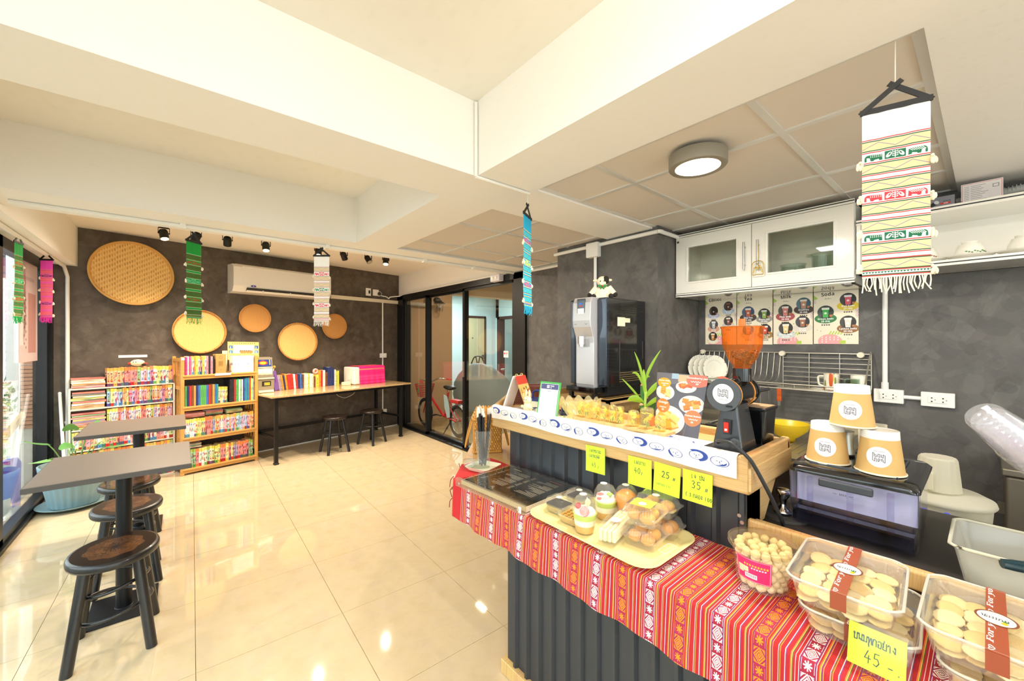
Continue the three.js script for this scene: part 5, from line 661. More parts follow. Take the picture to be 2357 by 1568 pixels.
// sink counter
{
  const t = T('sink_counter', 'stainless steel sink counter along the kitchen wall', 'counter', [0, 0, 0]), Y = 0.885, bs = mat(0xb4ac98, 0.38, { metalness: 0.9 });
  M('worktop', [bb(2.15, 3.045, Y - 0.03, Y, -0.86, -0.42), bb(2.15, 2.3, Y - 0.03, Y, -1.41, -0.86), bb(2.76, 3.045, Y - 0.03, Y, -1.41, -0.86), bb(2.3, 2.76, Y - 0.03, Y, -1.41, -1.34)], bs, t);
  M('upstand', bb(3.03, 3.046, Y, Y + 0.03, -1.41, -0.42), bs, t); M('basin', loft(trayRings([[0.48, 0.5, 0.06, Y + 0.002], [0.46, 0.48, 0.06, Y - 0.005], [0.42, 0.42, 0.06, Y - 0.16], [0.36, 0.36, 0.05, Y - 0.17]]).map((r) => r.map(([x, y, z]) => [x + 2.53, y, z - 1.1])), true, false), bs, t);
  M('drain_ridges', Array.from({ length: 10 }, (_, i) => bb(2.25, 2.95, Y, Y + 0.003, -0.8 + i * 0.035, -0.79 + i * 0.035)), bs, t); M('base_cabinet', bb(2.2, 3.045, 0, Y - 0.03, -1.41, -0.43), mat(0x3a2f26, 0.6), t);
  const fc = T('faucet', 'chrome swan-neck faucet behind the toast menu card', 'faucet', [2.9, Y, -1.17]); M('spout', tube([[0, 0, 0], [0, 0.24, 0], [-0.02, 0.28, 0.01], [-0.08, 0.29, 0.03], [-0.12, 0.26, 0.04]], 0.009, 40, 10), chrome, fc); M('valve', [cy(0.022, 0.026, 0.05), sp(0.022, -0.01, 0.06, 0), rod([0, 0.06, 0], [0.0, 0.09, 0.05], 0.007)], chrome, fc);
  const br = T('drain_grate', 'dark slatted drip tray behind the toast menu card', 'tray', [2.1, 0.98, -0.78]); M('tray', bx(0.26, 0.04, 0.22, 0, 0.02, 0, 0.006), blackPlastic, br); M('slats', Array.from({ length: 7 }, (_, i) => bx(0.24, 0.006, 0.012, 0, 0.043, -0.09 + i * 0.03)), steel, br); M('stand', bx(0.2, 0.095, 0.18, 0, -0.047, 0), blackPlastic, br);
  const bo = T('mixing_bowl', 'yellow plastic bowl on the sink drainboard', 'bowl', [2.5, Y + 0.003, -0.69]); M('body', lathe([[0, 0.004], [0.034, 0], [0.036, 0.018], [0.05, 0.026], [0.088, 0.06], [0.1, 0.095], [0.097, 0.096], [0.084, 0.062], [0.045, 0.032], [0, 0.028]], 48), phy(0xf0d21e, 0.35, { transmission: 0.25 }), bo);
}
// ---------------------------------------------------------------- woven hanging banners
function bannerTex(base, band, line, zig, motifs, sd) {
  return ctex(256, 1024, (x, w, h) => {
    seed = sd; x.fillStyle = base; x.fillRect(0, 0, w, h); let y = 165; const L = (c, t = 6) => { x.fillStyle = c; x.fillRect(0, y, w, t); y += t; };
    const zz = () => { x.fillStyle = band; x.fillRect(0, y, w, 52); for (let i = 0; i < 64; i++) { x.globalAlpha = 0.25; x.fillStyle = base; x.fillRect(i * 4, y, 1.4, 52); } x.globalAlpha = 1; x.strokeStyle = zig; x.lineWidth = 3; x.beginPath(); for (let i = 0; i <= 4; i++) x.lineTo(i * 64, y + (i % 2 ? 8 : 44)); x.stroke(); y += 52; };
    const ele = (c) => { // three woven panels: dotted elephant, plant, striped elephant
      x.fillStyle = c; const yy = y + 5;
      for (const [ox, f] of [[8, 1], [248, -1]]) { x.save(); x.translate(ox, yy); x.scale(f, 1); x.beginPath(); x.moveTo(2, 46); x.quadraticCurveTo(-2, 8, 18, 8); x.lineTo(70, 10); x.lineTo(72, 46); x.lineTo(60, 46); x.lineTo(58, 36); x.lineTo(40, 40); x.lineTo(38, 46); x.lineTo(26, 46); x.lineTo(22, 26); x.lineTo(10, 22); x.lineTo(10, 46); x.fill(); x.fillStyle = base; if (f > 0) for (let i = 0; i < 12; i++) x.fillRect(24 + (i % 6) * 8, 12 + Math.floor(i / 6) * 8, 4, 4); else for (let i = 0; i < 7; i++) { x.save(); x.translate(20 + i * 8, 8); x.rotate(0.7); x.fillRect(0, 0, 3, 22); x.restore(); } x.fillStyle = c; x.restore(); }
      x.fillRect(88, yy, 80, 48); x.fillStyle = base; for (const [px, f] of [[104, 1], [152, -1]]) { x.beginPath(); x.ellipse(px, yy + 24, 9, 17, 0.5 * f, 0, 7); x.fill(); x.fillStyle = c; x.beginPath(); x.ellipse(px + 3 * f, yy + 20, 3, 8, 0.5 * f, 0, 7); x.fill(); x.fillStyle = base; } x.fillRect(126, yy + 4, 4, 40); for (let i = 0; i < 3; i++) { x.fillRect(118, yy + 8 + i * 12, 20, 4); x.fillRect(116, yy + 4 + i * 12, 4, 6); x.fillRect(136, yy + 4 + i * 12, 4, 6); } y += 58; };
    for (let k = 0; k < 3; k++) { L(line[0]); L(base, 4); L(line[1]); zz(); L(line[1]); L(base, 4); L(line[0]); ele(motifs[k]); L(line[0]); L(base, 4); L(line[1]); zz(); L(line[1]); L(base, 3); L(line[0]); L(base, 22); }
    L(line[0]); L(line[1]); zz(); L(line[1]); L(line[0]); for (let i = 0; i < 22; i++) { x.fillStyle = motifs[0]; x.beginPath(); x.moveTo(i * 12, y + 4); x.lineTo(i * 12 + 12, y + 4); x.lineTo(i * 12 + 6, y + 16); x.fill(); } y += 20; L(line[1]); L(line[0]);
  }, false);
}
function banner(p, ry, top, len, wid, tx, fr, label, hook) {
  const t = T('hanging_banner', label, 'banner', [p[0], top, p[2]], ry, 'woven elephant banners'), bm = mat(0x1c1b1c, 0.6), tm = mat(0xf1e6cd, 0.95);
  M('string', rod([0, 0.045, 0], [0, hook - top, 0], 0.0012, 5), mat(0xeeeae0, 0.8), t);
  M('hanger', [bar([-wid / 2 - 0.004, -0.004, 0.002], [0.012, 0.062, 0.002], 0.012, 0.004, [0, 0, 1]), bar([wid / 2 + 0.004, -0.004, -0.002], [-0.012, 0.062, -0.002], 0.012, 0.004, [0, 0, 1]), bar([-wid / 2 - 0.004, 0, 0], [wid / 2 + 0.004, 0, 0], 0.014, 0.005, [0, 0, 1])], bm, t);
  M('woven_cloth', grid(8, 30, (u, v) => [(u - 0.5) * wid, -0.004 - len * (1 - v), 0.004 * Math.sin((1 - v) * 7 + u * 2) * (1 - v) + 0.0015 * Math.sin(u * 18)]), mat(0xffffff, 0.85, { map: tx, side: THREE.DoubleSide }), t);
  const fm = mat(fr, 0.9); seed = 400 + Math.round(len * 1000); M('fringe', Array.from({ length: 26 }, (_, i) => { const x = (i / 25 - 0.5) * wid * 0.97, k = rr(0.032, 0.05); return tube([[x, -len, 0.004], [x + rr(-0.004, 0.004), -len - k * 0.5, 0.004 + rr(-0.004, 0.004)], [x + rr(-0.007, 0.007), -len - k, rr(-0.006, 0.008)]], 0.0014, 4, 4); }), fm, t);
  for (let i = 0; i < 4; i++) for (const s of [1, -1]) { const y = -len * (0.3 + i * 0.21) - (s > 0 ? 0.012 : 0); M('tassel', [el(0.004, 0.004, 0.004, s * (wid / 2 + 0.003), y, 0, 8), ...Array.from({ length: 7 }, () => el(0.0035, 0.008, 0.0035, s * (wid / 2 + 0.005) + rr(-0.004, 0.005), y - 0.01 + rr(-0.005, 0.003), rr(-0.005, 0.005), 6))], tm, t); }
}
const wTex = bannerTex('#f6f2ea', '#e4c996', ['#d03a3a', '#2f5a3c'], '#7a74a0', ['#1f6a4a', '#e0404a', '#1f6a4a'], 1), wTex2 = bannerTex('#f8f6f2', '#e2cda4', ['#e8909a', '#8aa08a'], '#d88a8a', ['#e0405a', '#2a8a5a', '#e0405a'], 2);
const dirRy = (dx, dz) => Math.atan2(-dz, dx);
banner([1.396, 0, -0.152], dirRy(0.036, 0.121), 2.02, 0.43, 0.128, wTex, 0xf2ead8, 'large cream banner with green and red elephants above the kitchen', 2.185);
banner([1.366, 0, -1.51], dirRy(0.138, -0.077), 2.06, 0.46, 0.125, bannerTex('#149cc4', '#3fb0b8', ['#d8dc4a', '#5a3a7a'], '#2a7a9a', ['#d83a5a', '#d8dc3a', '#d83a5a'], 3), 0x1ea6cc, 'turquoise banner hanging at the beam corner', 2.18);
banner([0.076, 0, -3.36], dirRy(0.078, -0.072), 2.075, 0.5, 0.11, bannerTex('#179a3c', '#4a6a2c', ['#9ad8b0', '#8a4a2c'], '#3a5a24', ['#a83a2c', '#6ac8a0', '#a83a2c'], 4), 0x22a84a, 'green banner hanging before the back wall', 2.17);
banner([0.86, 0, -3.36], dirRy(0.097, 0.081), 2.09, 0.51, 0.12, wTex2, 0xf6f2ea, 'small white banner with red elephants before the air conditioner', 2.17);
banner([-0.83, 0, -4.94], dirRy(0.08, 0.045), 2.085, 0.47, 0.085, bannerTex('#ff4fc4', '#ff6f7c', ['#ff9a5a', '#e04a9a'], '#f05a6a', ['#6a4a3a', '#f5902a', '#6a4a3a'], 5), 0xf338b6, 'hot pink banner by the left window corner', 2.13);
banner([-0.83, 0, -4.2], dirRy(-0.2, 1.0), 2.085, 0.5, 0.1, bannerTex('#1aa048', '#3a7a34', ['#6ad0a0', '#c04a2c'], '#2a5a2a', ['#d83a2c', '#6ac8a0', '#d83a2c'], 6), 0x22b050, 'green banner seen edge-on at the far left', 2.13);
// ---------------------------------------------------------------- the L-shaped bar
const flat = (pts, y0, y1, bev = 0.003) => new THREE.ExtrudeGeometry(shp(pts.map(([x, z]) => [x, -z])), { depth: y1 - y0 - 2 * bev, bevelEnabled: bev > 0, bevelSize: bev, bevelThickness: bev, bevelSegments: 1 }).rotateX(-Math.PI / 2).translate(0, y0 + bev, 0);
const rib = (z0, z1, y0, y1, x, pitch) => { // trapezoid-ribbed sheet facing -x
  const p = []; for (let z = z0; z < z1 - 1e-6; z += pitch) { const e = Math.min(z + pitch, z1); [[0, 0], [0.55, 0], [0.66, -0.014], [0.82, -0.014], [0.93, 0]].forEach(([q, o]) => { const zz = z + q * pitch; if (zz <= z1) p.push([zz, x + o]); }); } p.push([z1, x], [z1, x + 0.004], [z0, x + 0.004]);
  return ext(p.map(([z, xx]) => [z, xx]), y1 - y0).applyMatrix4(new THREE.Matrix4().set(0, 1, 0, 0, 0, 0, 1, y0, 1, 0, 0, 0, 0, 0, 0, 1));
};
{
  const t = T('service_counter', 'wooden coffee bar counter clad in dark ribbed metal', 'counter', [0, 0, 0]), rm = mat(0x44484e, 0.36, { metalness: 0.5, side: THREE.DoubleSide });
  M('lower_worktop', uvm(flat([[1.04, 0.7], [1.04, -1.69], [1.58, -2.3], [2.0, -2.3], [2.0, -1.6], [1.4, -1.6], [1.4, 0.7]], 0.7, 0.737), 0.5), pine, t);
  M('ribbed_cladding', rib(-1.32, 0.7, 0.06, 0.7, 1.085, 0.0705), rm, t).userData.label = 'dark ribbed sheet below the red cloth';
  M('ribbed_cladding', rib(-1.69, -0.5, 0.737, 0.95, 1.4, 0.086), rm, t).userData.label = 'dark ribbed sheet below the upper ledge';
  M('end_cladding', [bb(1.085, 1.4, 0.06, 0.7, -1.325, -1.32)], rm, t); M('plinth', uvm(bb(1.06, 1.42, 0, 0.06, -1.345, 0.7, 0.004), 0.5, true), pine, t); M('core', [bb(1.1, 1.4, 0.05, 0.7, -1.3, 0.7), bb(1.415, 1.7, 0.0, 0.95, -1.66, -0.52)], mat(0x4a3a2a, 0.8), t);
  M('screw', [[0.86, -0.515], [0.84, -0.507]].map(([y, z]) => tr(cy(0.006, 0.006, 0.004, 0, 0, 0, 12), 1.388, y, z, 0, 0, Math.PI / 2)), steel, t);
  M('end_post', [uvm(bb(1.42, 1.46, 0.82, 0.95, -0.52, -0.48), 0.5), uvm(ext([[1.42, 0.83], [1.5, 0.83], [1.62, 0.95], [1.42, 0.95]], 0.025).translate(0, 0, -0.505), 0.5)], pine, t);
  // upper tray ledge
  const F = [[1.345, -0.47], [1.345, -1.76], [1.72, -2.1], [2.44, -2.1], [2.44, -1.55], [1.73, -1.55], [1.73, -0.47]], B = 0.028;
  M('ledge_floor', uvm(flat(F.map(([x, z]) => [x + 0.004, z]), 0.955, 1.03), 0.6), pine, t);
  const rim = (a, b, y0 = 0.945, y1 = 1.062) => { const dx = b[0] - a[0], dz = b[1] - a[1], L = Math.hypot(dx, dz), m = M('ledge_rim', uvm(bx(L + (Math.abs(dx) > 0.01 && Math.abs(dz) > 0.01 ? 0 : 0.0), y1 - y0, B, 0, 0, 0, 0.008), 0.5, false), pine, t); m.position.set((a[0] + b[0]) / 2, (y0 + y1) / 2, (a[1] + b[1]) / 2); m.rotation.y = Math.atan2(-dz, dx); };
  rim([1.359, -0.47], [1.359, -1.77]); rim([1.35, -1.765], [1.73, -2.1]); rim([1.72, -2.087], [2.44, -2.087]); rim([1.744, -1.563], [2.44, -1.563]); rim([1.716, -0.47], [1.716, -1.55]); rim([1.345, -0.484], [1.735, -0.484], 0.945, 1.068);
  const st = T('dispenser_stand', 'low wooden stand under the water dispenser', 'stand', [0, 0, 0]); M('front_board', uvm(bb(2.0, 2.02, 1.031, 1.057, -1.8, -1.48), 0.4), pine, st); M('top_board', uvm(bb(2.0, 2.44, 1.046, 1.057, -1.8, -1.48), 0.4), pine, st); M('side_board', uvm(bb(2.0, 2.44, 1.031, 1.057, -1.5, -1.48), 0.4), pine, st);
  // work counter behind, with the wooden rail
  const wc = T('work_counter', 'dark work surface with wooden front rail behind the goods', 'counter', [0, 0, 0]); M('surface', bb(1.42, 2.05, 0.79, 0.82, -0.5, 0.7), mat(0x2b2622, 0.5), wc); M('wooden_rail', uvm(bb(1.405, 1.435, 0.8, 0.85, -0.5, 0.7, 0.008), 0.5, true), pine, wc); M('base', bb(1.45, 2.05, 0, 0.79, -0.5, 0.7), mat(0x2a221c, 0.7), wc);
}
// striped woven table runner
{
  const W = 2048, H = 1024, PZ = 0.185; // texture covers 2 periods
  const ct = ctex(W, H, (x) => {
    seed = 55; x.fillStyle = '#b51f24'; x.fillRect(0, 0, W, H); const P = W / 2;
    const L = (px, w, c) => { x.fillStyle = c; x.fillRect(px, 0, w, H); };
    for (let k = 0; k < 2; k++) for (const [o, main] of [[0, '#f3ece6'], [P / 2, '#f09018']]) {
      const b = k * P + o; L(b + 18, 150, main === '#f3ece6' ? '#a01f3a' : '#a8244a');
      for (let y = 0; y < H; y += 256) { // lozenges and stars in the band
        x.save(); x.translate(b + 93, y + 70); x.strokeStyle = main; x.lineWidth = 11; for (const r of [62, 38, 14]) { x.beginPath(); x.moveTo(0, -r * 1.05); x.lineTo(r, 0); x.lineTo(0, r * 1.05); x.lineTo(-r, 0); x.closePath(); x.stroke(); } x.lineWidth = 5; for (const sx of [-1, 1]) for (const sy of [-1, 1]) for (let q = 0; q < 4; q++) { x.beginPath(); x.moveTo(sx * 70, sy * (26 + q * 12)); x.lineTo(sx * (30 - q * 6), sy * (66)); x.stroke(); } x.restore();
        x.save(); x.translate(b + 93, y + 198); x.strokeStyle = main; x.lineWidth = 13; for (let q = 0; q < 8; q++) { const a = q * Math.PI / 4; x.beginPath(); x.moveTo(0, 0); x.lineTo(Math.cos(a) * 46, Math.sin(a) * 40); x.stroke(); } x.lineWidth = 7; for (const sx of [-66, 66]) { x.beginPath(); x.moveTo(sx, -44); x.lineTo(sx, 44); x.stroke(); } x.restore();
      }
      for (const e of [18, 160]) { L(b + e, 8, '#6a2f7a'); } L(b + 4, 6, main); L(b + 176, 6, main);
      L(b + 200, 10, '#e07a2a'); L(b + 212, 8, '#f2d64a'); L(b + 222, 10, '#7a3a7a'); L(b + 238, 6, '#c9a86a');
      L(b + 300, 6, '#f0d8e0'); L(b + 310, 8, '#7a6a2a'); L(b + 322, 5, '#e8b84a'); L(b + 372, 8, '#f2f0f0'); L(b + 384, 6, '#7a3a8a'); L(b + 430, 10, '#e8843a'); L(b + 442, 6, '#f4e06a'); L(b + 450, 8, '#5a6a3a'); L(b + 480, 6, '#f4c8d0');
    }
    for (let i = 0; i < 3000; i++) { x.globalAlpha = 0.06; x.fillStyle = rnd() < 0.5 ? '#000' : '#fff'; x.fillRect(rnd() * W, rnd() * H, 2, rr(4, 20)); }
  });
  const t = T('table_runner', 'red woven runner with orange and white pattern bands on the lower counter', 'cloth', [0, 0, 0]), cm = mat(0xffffff, 0.85, { map: ct, side: THREE.DoubleSide }), rm = mat(0xc22026, 0.85, { side: THREE.DoubleSide });
  const Y = 0.742, nx = 0.747, nz = -0.664; // outward normal of the diagonal end is (-0.747, -0.664) ... measured from its line through (1.04, -1.69)
  const drape = (z, q) => { // q: 0 at the back edge, up to 0.36 over the top, then down the front
    const wob = 0.006 * Math.sin(z * 21) + 0.004 * Math.sin(z * 47 + 1); let x, y = Y, d = 0;
    const top = 0.35; if (q < top) { x = 1.388 - q; } else { const o = q - top; x = 1.034 - Math.min(o, 0.012) * 0.6 - wob * Math.min(1, o * 8) - 0.012 * Math.min(1, o * 6); y = Y - Math.max(0, o - 0.006); }
    const sD = -((x - 1.04) * nx + (z + 1.69) * (0.664)); // distance beyond the diagonal edge
    if (sD > 0 && q < top) { x += nx * sD * 0.93; z += 0.664 * sD * 0.93; y -= Math.max(0, sD - 0.008); } else if (sD > 0) { x += nx * sD * 0.8; z += 0.664 * sD * 0.8; y -= sD * 0.25; }
    if (y > Y - 0.002) y += 0.0012 * Math.sin(z * 33 + x * 12);
    return [x, y, z];
  };
  const sheet = (z0, z1, nu) => { const g = grid(nu, 40, (u, v) => drape(z0 + (z1 - z0) * u, v * 0.525)); const uv = g.attributes.uv; for (let i = 0; i < uv.count; i++) { const u = uv.getX(i), v = uv.getY(i); uv.setXY(i, (z0 + (z1 - z0) * u + 0.465) / (2 * PZ) - 93 / 2048, v * 0.525 / 0.28); } return g; };
  M('striped_field', sheet(-1.6, 0.6, 220), cm, t);
  M('red_border', grid(30, 40, (u, v) => drape(-1.86 + 0.261 * u, v * 0.525)), rm, t);
  seed = 12; M('fringe', Array.from({ length: 9 }, (_, i) => { const p = drape(-1.86, 0.02 + i * 0.055); return tube([p, [p[0] - 0.012, p[1] - 0.02, p[2] - 0.01], [p[0] + rr(-0.02, 0.01), p[1] - (p[1] < 0.735 ? 0.06 : 0.004), p[2] - rr(0.01, 0.05)]], 0.002, 8, 5); }), mat(0x8a1c22, 0.9), t);
}
// printed cloth over the front rim of the upper ledge
{
  const faces = ctex(2048, 256, (x, w, h) => {
    seed = 88; x.fillStyle = '#f4efe6'; x.fillRect(0, 0, w, h); const B = '#2f4a9c'; x.strokeStyle = B; x.fillStyle = B; x.lineWidth = 4;
    for (let i = 0; i < 17; i++) { const cx = 60 + i * 119, cyy = 128 + (i % 3 - 1) * 16, k = i % 3; x.save(); x.translate(cx, cyy); x.rotate(rr(-0.5, 0.5));
      if (k === 0) { x.beginPath(); x.ellipse(0, 0, 40, 46, 0, 0, 7); x.stroke(); for (let a = -2.2; a < 1.2; a += 0.13) { x.beginPath(); x.moveTo(Math.cos(a) * 34, Math.sin(a) * 40); x.lineTo(Math.cos(a) * 60, Math.sin(a) * 62); x.lineWidth = 7; x.stroke(); } x.lineWidth = 4; }
      else if (k === 1) { x.beginPath(); x.ellipse(0, 0, 46, 50, 0, 0, 7); x.stroke(); x.beginPath(); x.moveTo(36, 10); x.quadraticCurveTo(20, 62, -36, 34); x.quadraticCurveTo(0, 40, 36, 10); x.fill(); }
      else { x.beginPath(); x.ellipse(0, 0, 36, 50, 0, 0, 7); x.stroke(); x.beginPath(); x.moveTo(-36, -30); x.quadraticCurveTo(-56, 20, -30, 54); x.quadraticCurveTo(-34, 10, -24, -36); x.fill(); }
      x.beginPath(); x.arc(-12, -6, 4, 0, 7); x.arc(12, -6, 4, 0, 7); x.fill(); x.beginPath(); x.moveTo(0, -4); x.lineTo(-4, 12); x.lineTo(3, 13); x.stroke(); x.beginPath(); x.arc(0, 20, 9, 0.3, 2.8); x.stroke(); x.restore(); }
  });
  const g = grid(120, 24, (u, v) => { const z = -1.775 + u * 1.27, q = v * 0.34, wv = 0.002 * Math.sin(z * 30) + 0.001 * Math.sin(z * 71); if (q < 0.075) return [1.3425 + wv * 0.6 - 0.004, 1.064 - (0.075 - q) * (0.92 + 0.06 * Math.sin(z * 9)), z]; if (q < 0.108) return [1.3405 + (q - 0.075), 1.0665 + wv * 0.3, z]; return [1.374 + Math.max(0, q - 0.14), 1.0665 - Math.min(0.032, q - 0.108), z]; });
  { const uv = g.attributes.uv; for (let i = 0; i < uv.count; i++) uv.setY(i, uv.getY(i) * 0.34 / 0.082 - 0.02); }
  O('printed_runner', g, mat(0xffffff, 0.85, { map: faces, side: THREE.DoubleSide }), 'white cloth printed with blue faces draped over the ledge rim', 'cloth');
}
// handwriting: simple stroke letters
const GL = { 'ก': [[0.1, 0, 0.1, 0.62, 0.24, 0.72, 0.1, 0.84, 0.4, 1, 0.72, 0.86, 0.75, 0]], 'ข': [[0.3, 0.8, 0.2, 0.7, 0.1, 0.84, 0.22, 0.98, 0.36, 0.86, 0.24, 0.6, 0.24, 0, 0.78, 0, 0.78, 1]], 'น': [[0.22, 0.86, 0.1, 0.8, 0.06, 0.95, 0.2, 1, 0.26, 0.88, 0.26, 0.1, 0.4, 0.3, 0.78, 0.14], [0.78, 1, 0.78, 0.1, 0.66, 0, 0.58, 0.12, 0.74, 0.24]], 'ม': [[0.22, 0.86, 0.1, 0.8, 0.06, 0.95, 0.2, 1, 0.26, 0.88, 0.26, 0.1, 0.12, 0, 0.06, 0.12, 0.26, 0.14, 0.78, 0.06, 0.8, 1]], 'ท': [[0.22, 0.86, 0.1, 0.8, 0.06, 0.95, 0.2, 1, 0.26, 0.88, 0.26, 0, 0.62, 0.95, 0.76, 0.9, 0.78, 0]], 'ุ': [[0.1, -0.12, 0.24, -0.14, 0.24, -0.4]], 'อ': [[0.3, 0.46, 0.18, 0.52, 0.12, 0.38, 0.28, 0.34, 0.14, 0.1, 0.3, 0, 0.68, 0, 0.78, 0.4, 0.7, 0.9, 0.4, 1, 0.14, 0.84]], 'ย': [[0.26, 0.86, 0.12, 0.82, 0.12, 0.98, 0.28, 0.96, 0.14, 0.62, 0.3, 0.52, 0.14, 0.4, 0.14, 0.04, 0.78, 0.02, 0.78, 1]], '่': [[0.3, 1.12, 0.3, 1.34]], 'า': [[0.1, 0.76, 0.26, 1, 0.5, 0.86, 0.52, 0]], 'ง': [[0.5, 0.78, 0.36, 0.82, 0.4, 0.98, 0.56, 0.92, 0.54, 0.06, 0.1, 0.5]], 'เ': [[0.2, 0.12, 0.34, 0.1, 0.32, 0, 0.16, 0.04, 0.14, 1]], 'ค': [[0.36, 0.4, 0.5, 0.36, 0.44, 0.24, 0.3, 0.34, 0.14, 0, 0.1, 0.7, 0.44, 1, 0.76, 0.7, 0.76, 0]], '้': [[0.1, 1.2, 0.24, 1.14, 0.2, 1.28, 0.44, 1.36]], 'ห': [[0.22, 0.86, 0.1, 0.82, 0.12, 1, 0.26, 0.9, 0.26, 0, 0.28, 0.5, 0.7, 0.94, 0.84, 0.86, 0.66, 0.7, 0.8, 0.5, 0.8, 0]], 'ิ': [[0, 1.12, 0.3, 1.32, 0.6, 1.12, 0, 1.12]], 'ถ': [[0.26, 0.12, 0.12, 0.02, 0.06, 0.14, 0.2, 0.24, 0.14, 0.6, 0.26, 0.7, 0.12, 0.84, 0.42, 1, 0.74, 0.84, 0.76, 0]], 'ว': [[0.3, 0.86, 0.14, 0.84, 0.2, 1, 0.5, 0.98, 0.62, 0.7, 0.62, 0]], 'ล': [[0.4, 0.34, 0.26, 0.1, 0.1, 0.2, 0.2, 0.5, 0.72, 0.5, 0.74, 0], [0.74, 0.5, 0.66, 0.9, 0.4, 1, 0.16, 0.84]], 'จ': [[0.3, 0.4, 0.2, 0.5, 0.36, 0.56, 0.54, 0.1, 0.6, 0.7, 0.44, 1, 0.16, 0.84]], 'ป': [[0.3, 0.86, 0.14, 0.82, 0.12, 0.98, 0.28, 0.96, 0.22, 0, 0.78, 0, 0.78, 1.3]], 'ี': [[0, 1.12, 0.3, 1.32, 0.6, 1.12, 0, 1.12], [0.6, 1.12, 0.6, 1.4]], 'ฟ': [[0.22, 0.86, 0.1, 0.84, 0.12, 1, 0.26, 0.9, 0.24, 0, 0.46, 0.6, 0.64, 0, 0.78, 1.3]],
  0: [[0.4, 1, 0.12, 0.7, 0.14, 0.2, 0.4, 0, 0.66, 0.3, 0.64, 0.76, 0.4, 1]], 1: [[0.36, 1, 0.34, 0]], 2: [[0.1, 0.8, 0.34, 1, 0.6, 0.8, 0.5, 0.5, 0.1, 0.04, 0.68, 0.06]], 3: [[0.14, 0.92, 0.44, 1, 0.6, 0.8, 0.3, 0.56, 0.62, 0.36, 0.5, 0.06, 0.12, 0.06]], 4: [[0.42, 1, 0.08, 0.36, 0.7, 0.38], [0.5, 0.62, 0.48, 0]], 5: [[0.64, 1, 0.2, 0.98, 0.16, 0.58, 0.5, 0.6, 0.64, 0.3, 0.4, 0, 0.1, 0.08]], '/': [[0.3, 0.4, 0.16, -0.1]], '"': [[0.2, 0.36, 0.1, 0], [0.42, 0.36, 0.32, 0]], '(': [[0.5, 1.1, 0.24, 0.5, 0.46, -0.1]], ')': [[0.14, 1.1, 0.42, 0.5, 0.16, -0.1]], '-': [[0.1, 0.3, 0.5, 0.3]], '.': [[0.2, 0.0, 0.22, 0.04]] };
function hand(x, s, px, py, size, lw) { x.lineWidth = lw; x.lineCap = x.lineJoin = 'round'; x.strokeStyle = '#3a3f46'; for (const ch of s) { const g = GL[ch], up = 'ุ่้ิี'.includes(ch); if (up) px -= size * 0.62; if (g) for (const l of g) { x.beginPath(); for (let i = 0; i < l.length; i += 2) x.lineTo(px + l[i] * size * 0.72, py - l[i + 1] * size); x.stroke(); } px += up ? size * 0.62 : ch === ' ' ? size * 0.4 : size * 0.66; } return px; }
const noteTex = (lines) => ctex(300, 340, (x, w, h) => { x.fillStyle = '#cdf03a'; x.fillRect(0, 0, w, h); lines.forEach(([s, a, b, z, l]) => hand(x, s, a, b, z, l)); }, false);
function note(zc, yt, w, h, rz, tx, label) { const t = T('price_note', label, 'note', [1.338, yt - h / 2, zc], -Math.PI / 2, 'lime price notes on the ledge'); const m = M('paper', grid(4, 8, (u, v) => [(u - 0.5) * w, (v - 0.5) * h, 0.004 * (1 - v) * (1 - v) + 0.001]), mat(0xffffff, 0.75, { map: tx, side: THREE.DoubleSide }), t); m.rotation.z = rz; }
note(-1.055, 0.98, 0.1, 0.108, 0.03, noteTex([['เคกหนานม', 60, 80, 34, 4], ['เคกทอฟฟ', 50, 150, 36, 4], ['45 /', 95, 270, 54, 5]]), 'lime price note reading 45, leftmost on the ledge');
note(-0.846, 0.98, 0.1, 0.108, 0.02, noteTex([['เคกถวย', 80, 80, 36, 4], ['40/', 80, 190, 66, 6]]), 'lime price note reading 40, second from the left');
note(-0.737, 0.98, 0.1, 0.104, -0.03, noteTex([['25 "', 90, 160, 74, 8], ['เคกกลอง 3 55', 36, 260, 22, 2]]), 'lime price note reading 25, third from the left');
note(-0.628, 0.982, 0.1, 0.104, 0.0, noteTex([['เจแปน', 90, 80, 40, 5], ['35 "', 90, 190, 80, 7], ['( 3 กลอง 100 )', 30, 290, 38, 5]]), 'lime price note reading 35, rightmost on the ledge');
// laminated price card
{
  const t = T('price_card', 'lime price card reading 45 in a clear sleeve', 'price card', [1.068, 0.745, -0.146], -Math.PI / 2); t.rotation.order = 'YXZ'; t.rotation.x = -0.32;
  const tx = ctex(512, 420, (x, w, h) => { x.fillStyle = '#cdf03a'; x.fillRect(0, 0, w, h); hand(x, 'ขนมทุกอย่าง', 44, 160, 66, 10); hand(x, '45 -.', 150, 350, 120, 9); }, false);
  M('paper', bx(0.088, 0.078, 0.0008, 0, 0.05, 0), mat(0xffffff, 0.6, { map: tx }), t); M('sleeve', [bx(0.104, 0.096, 0.0006, 0, 0.049, 0.0014)], clearPlastic, t);
}
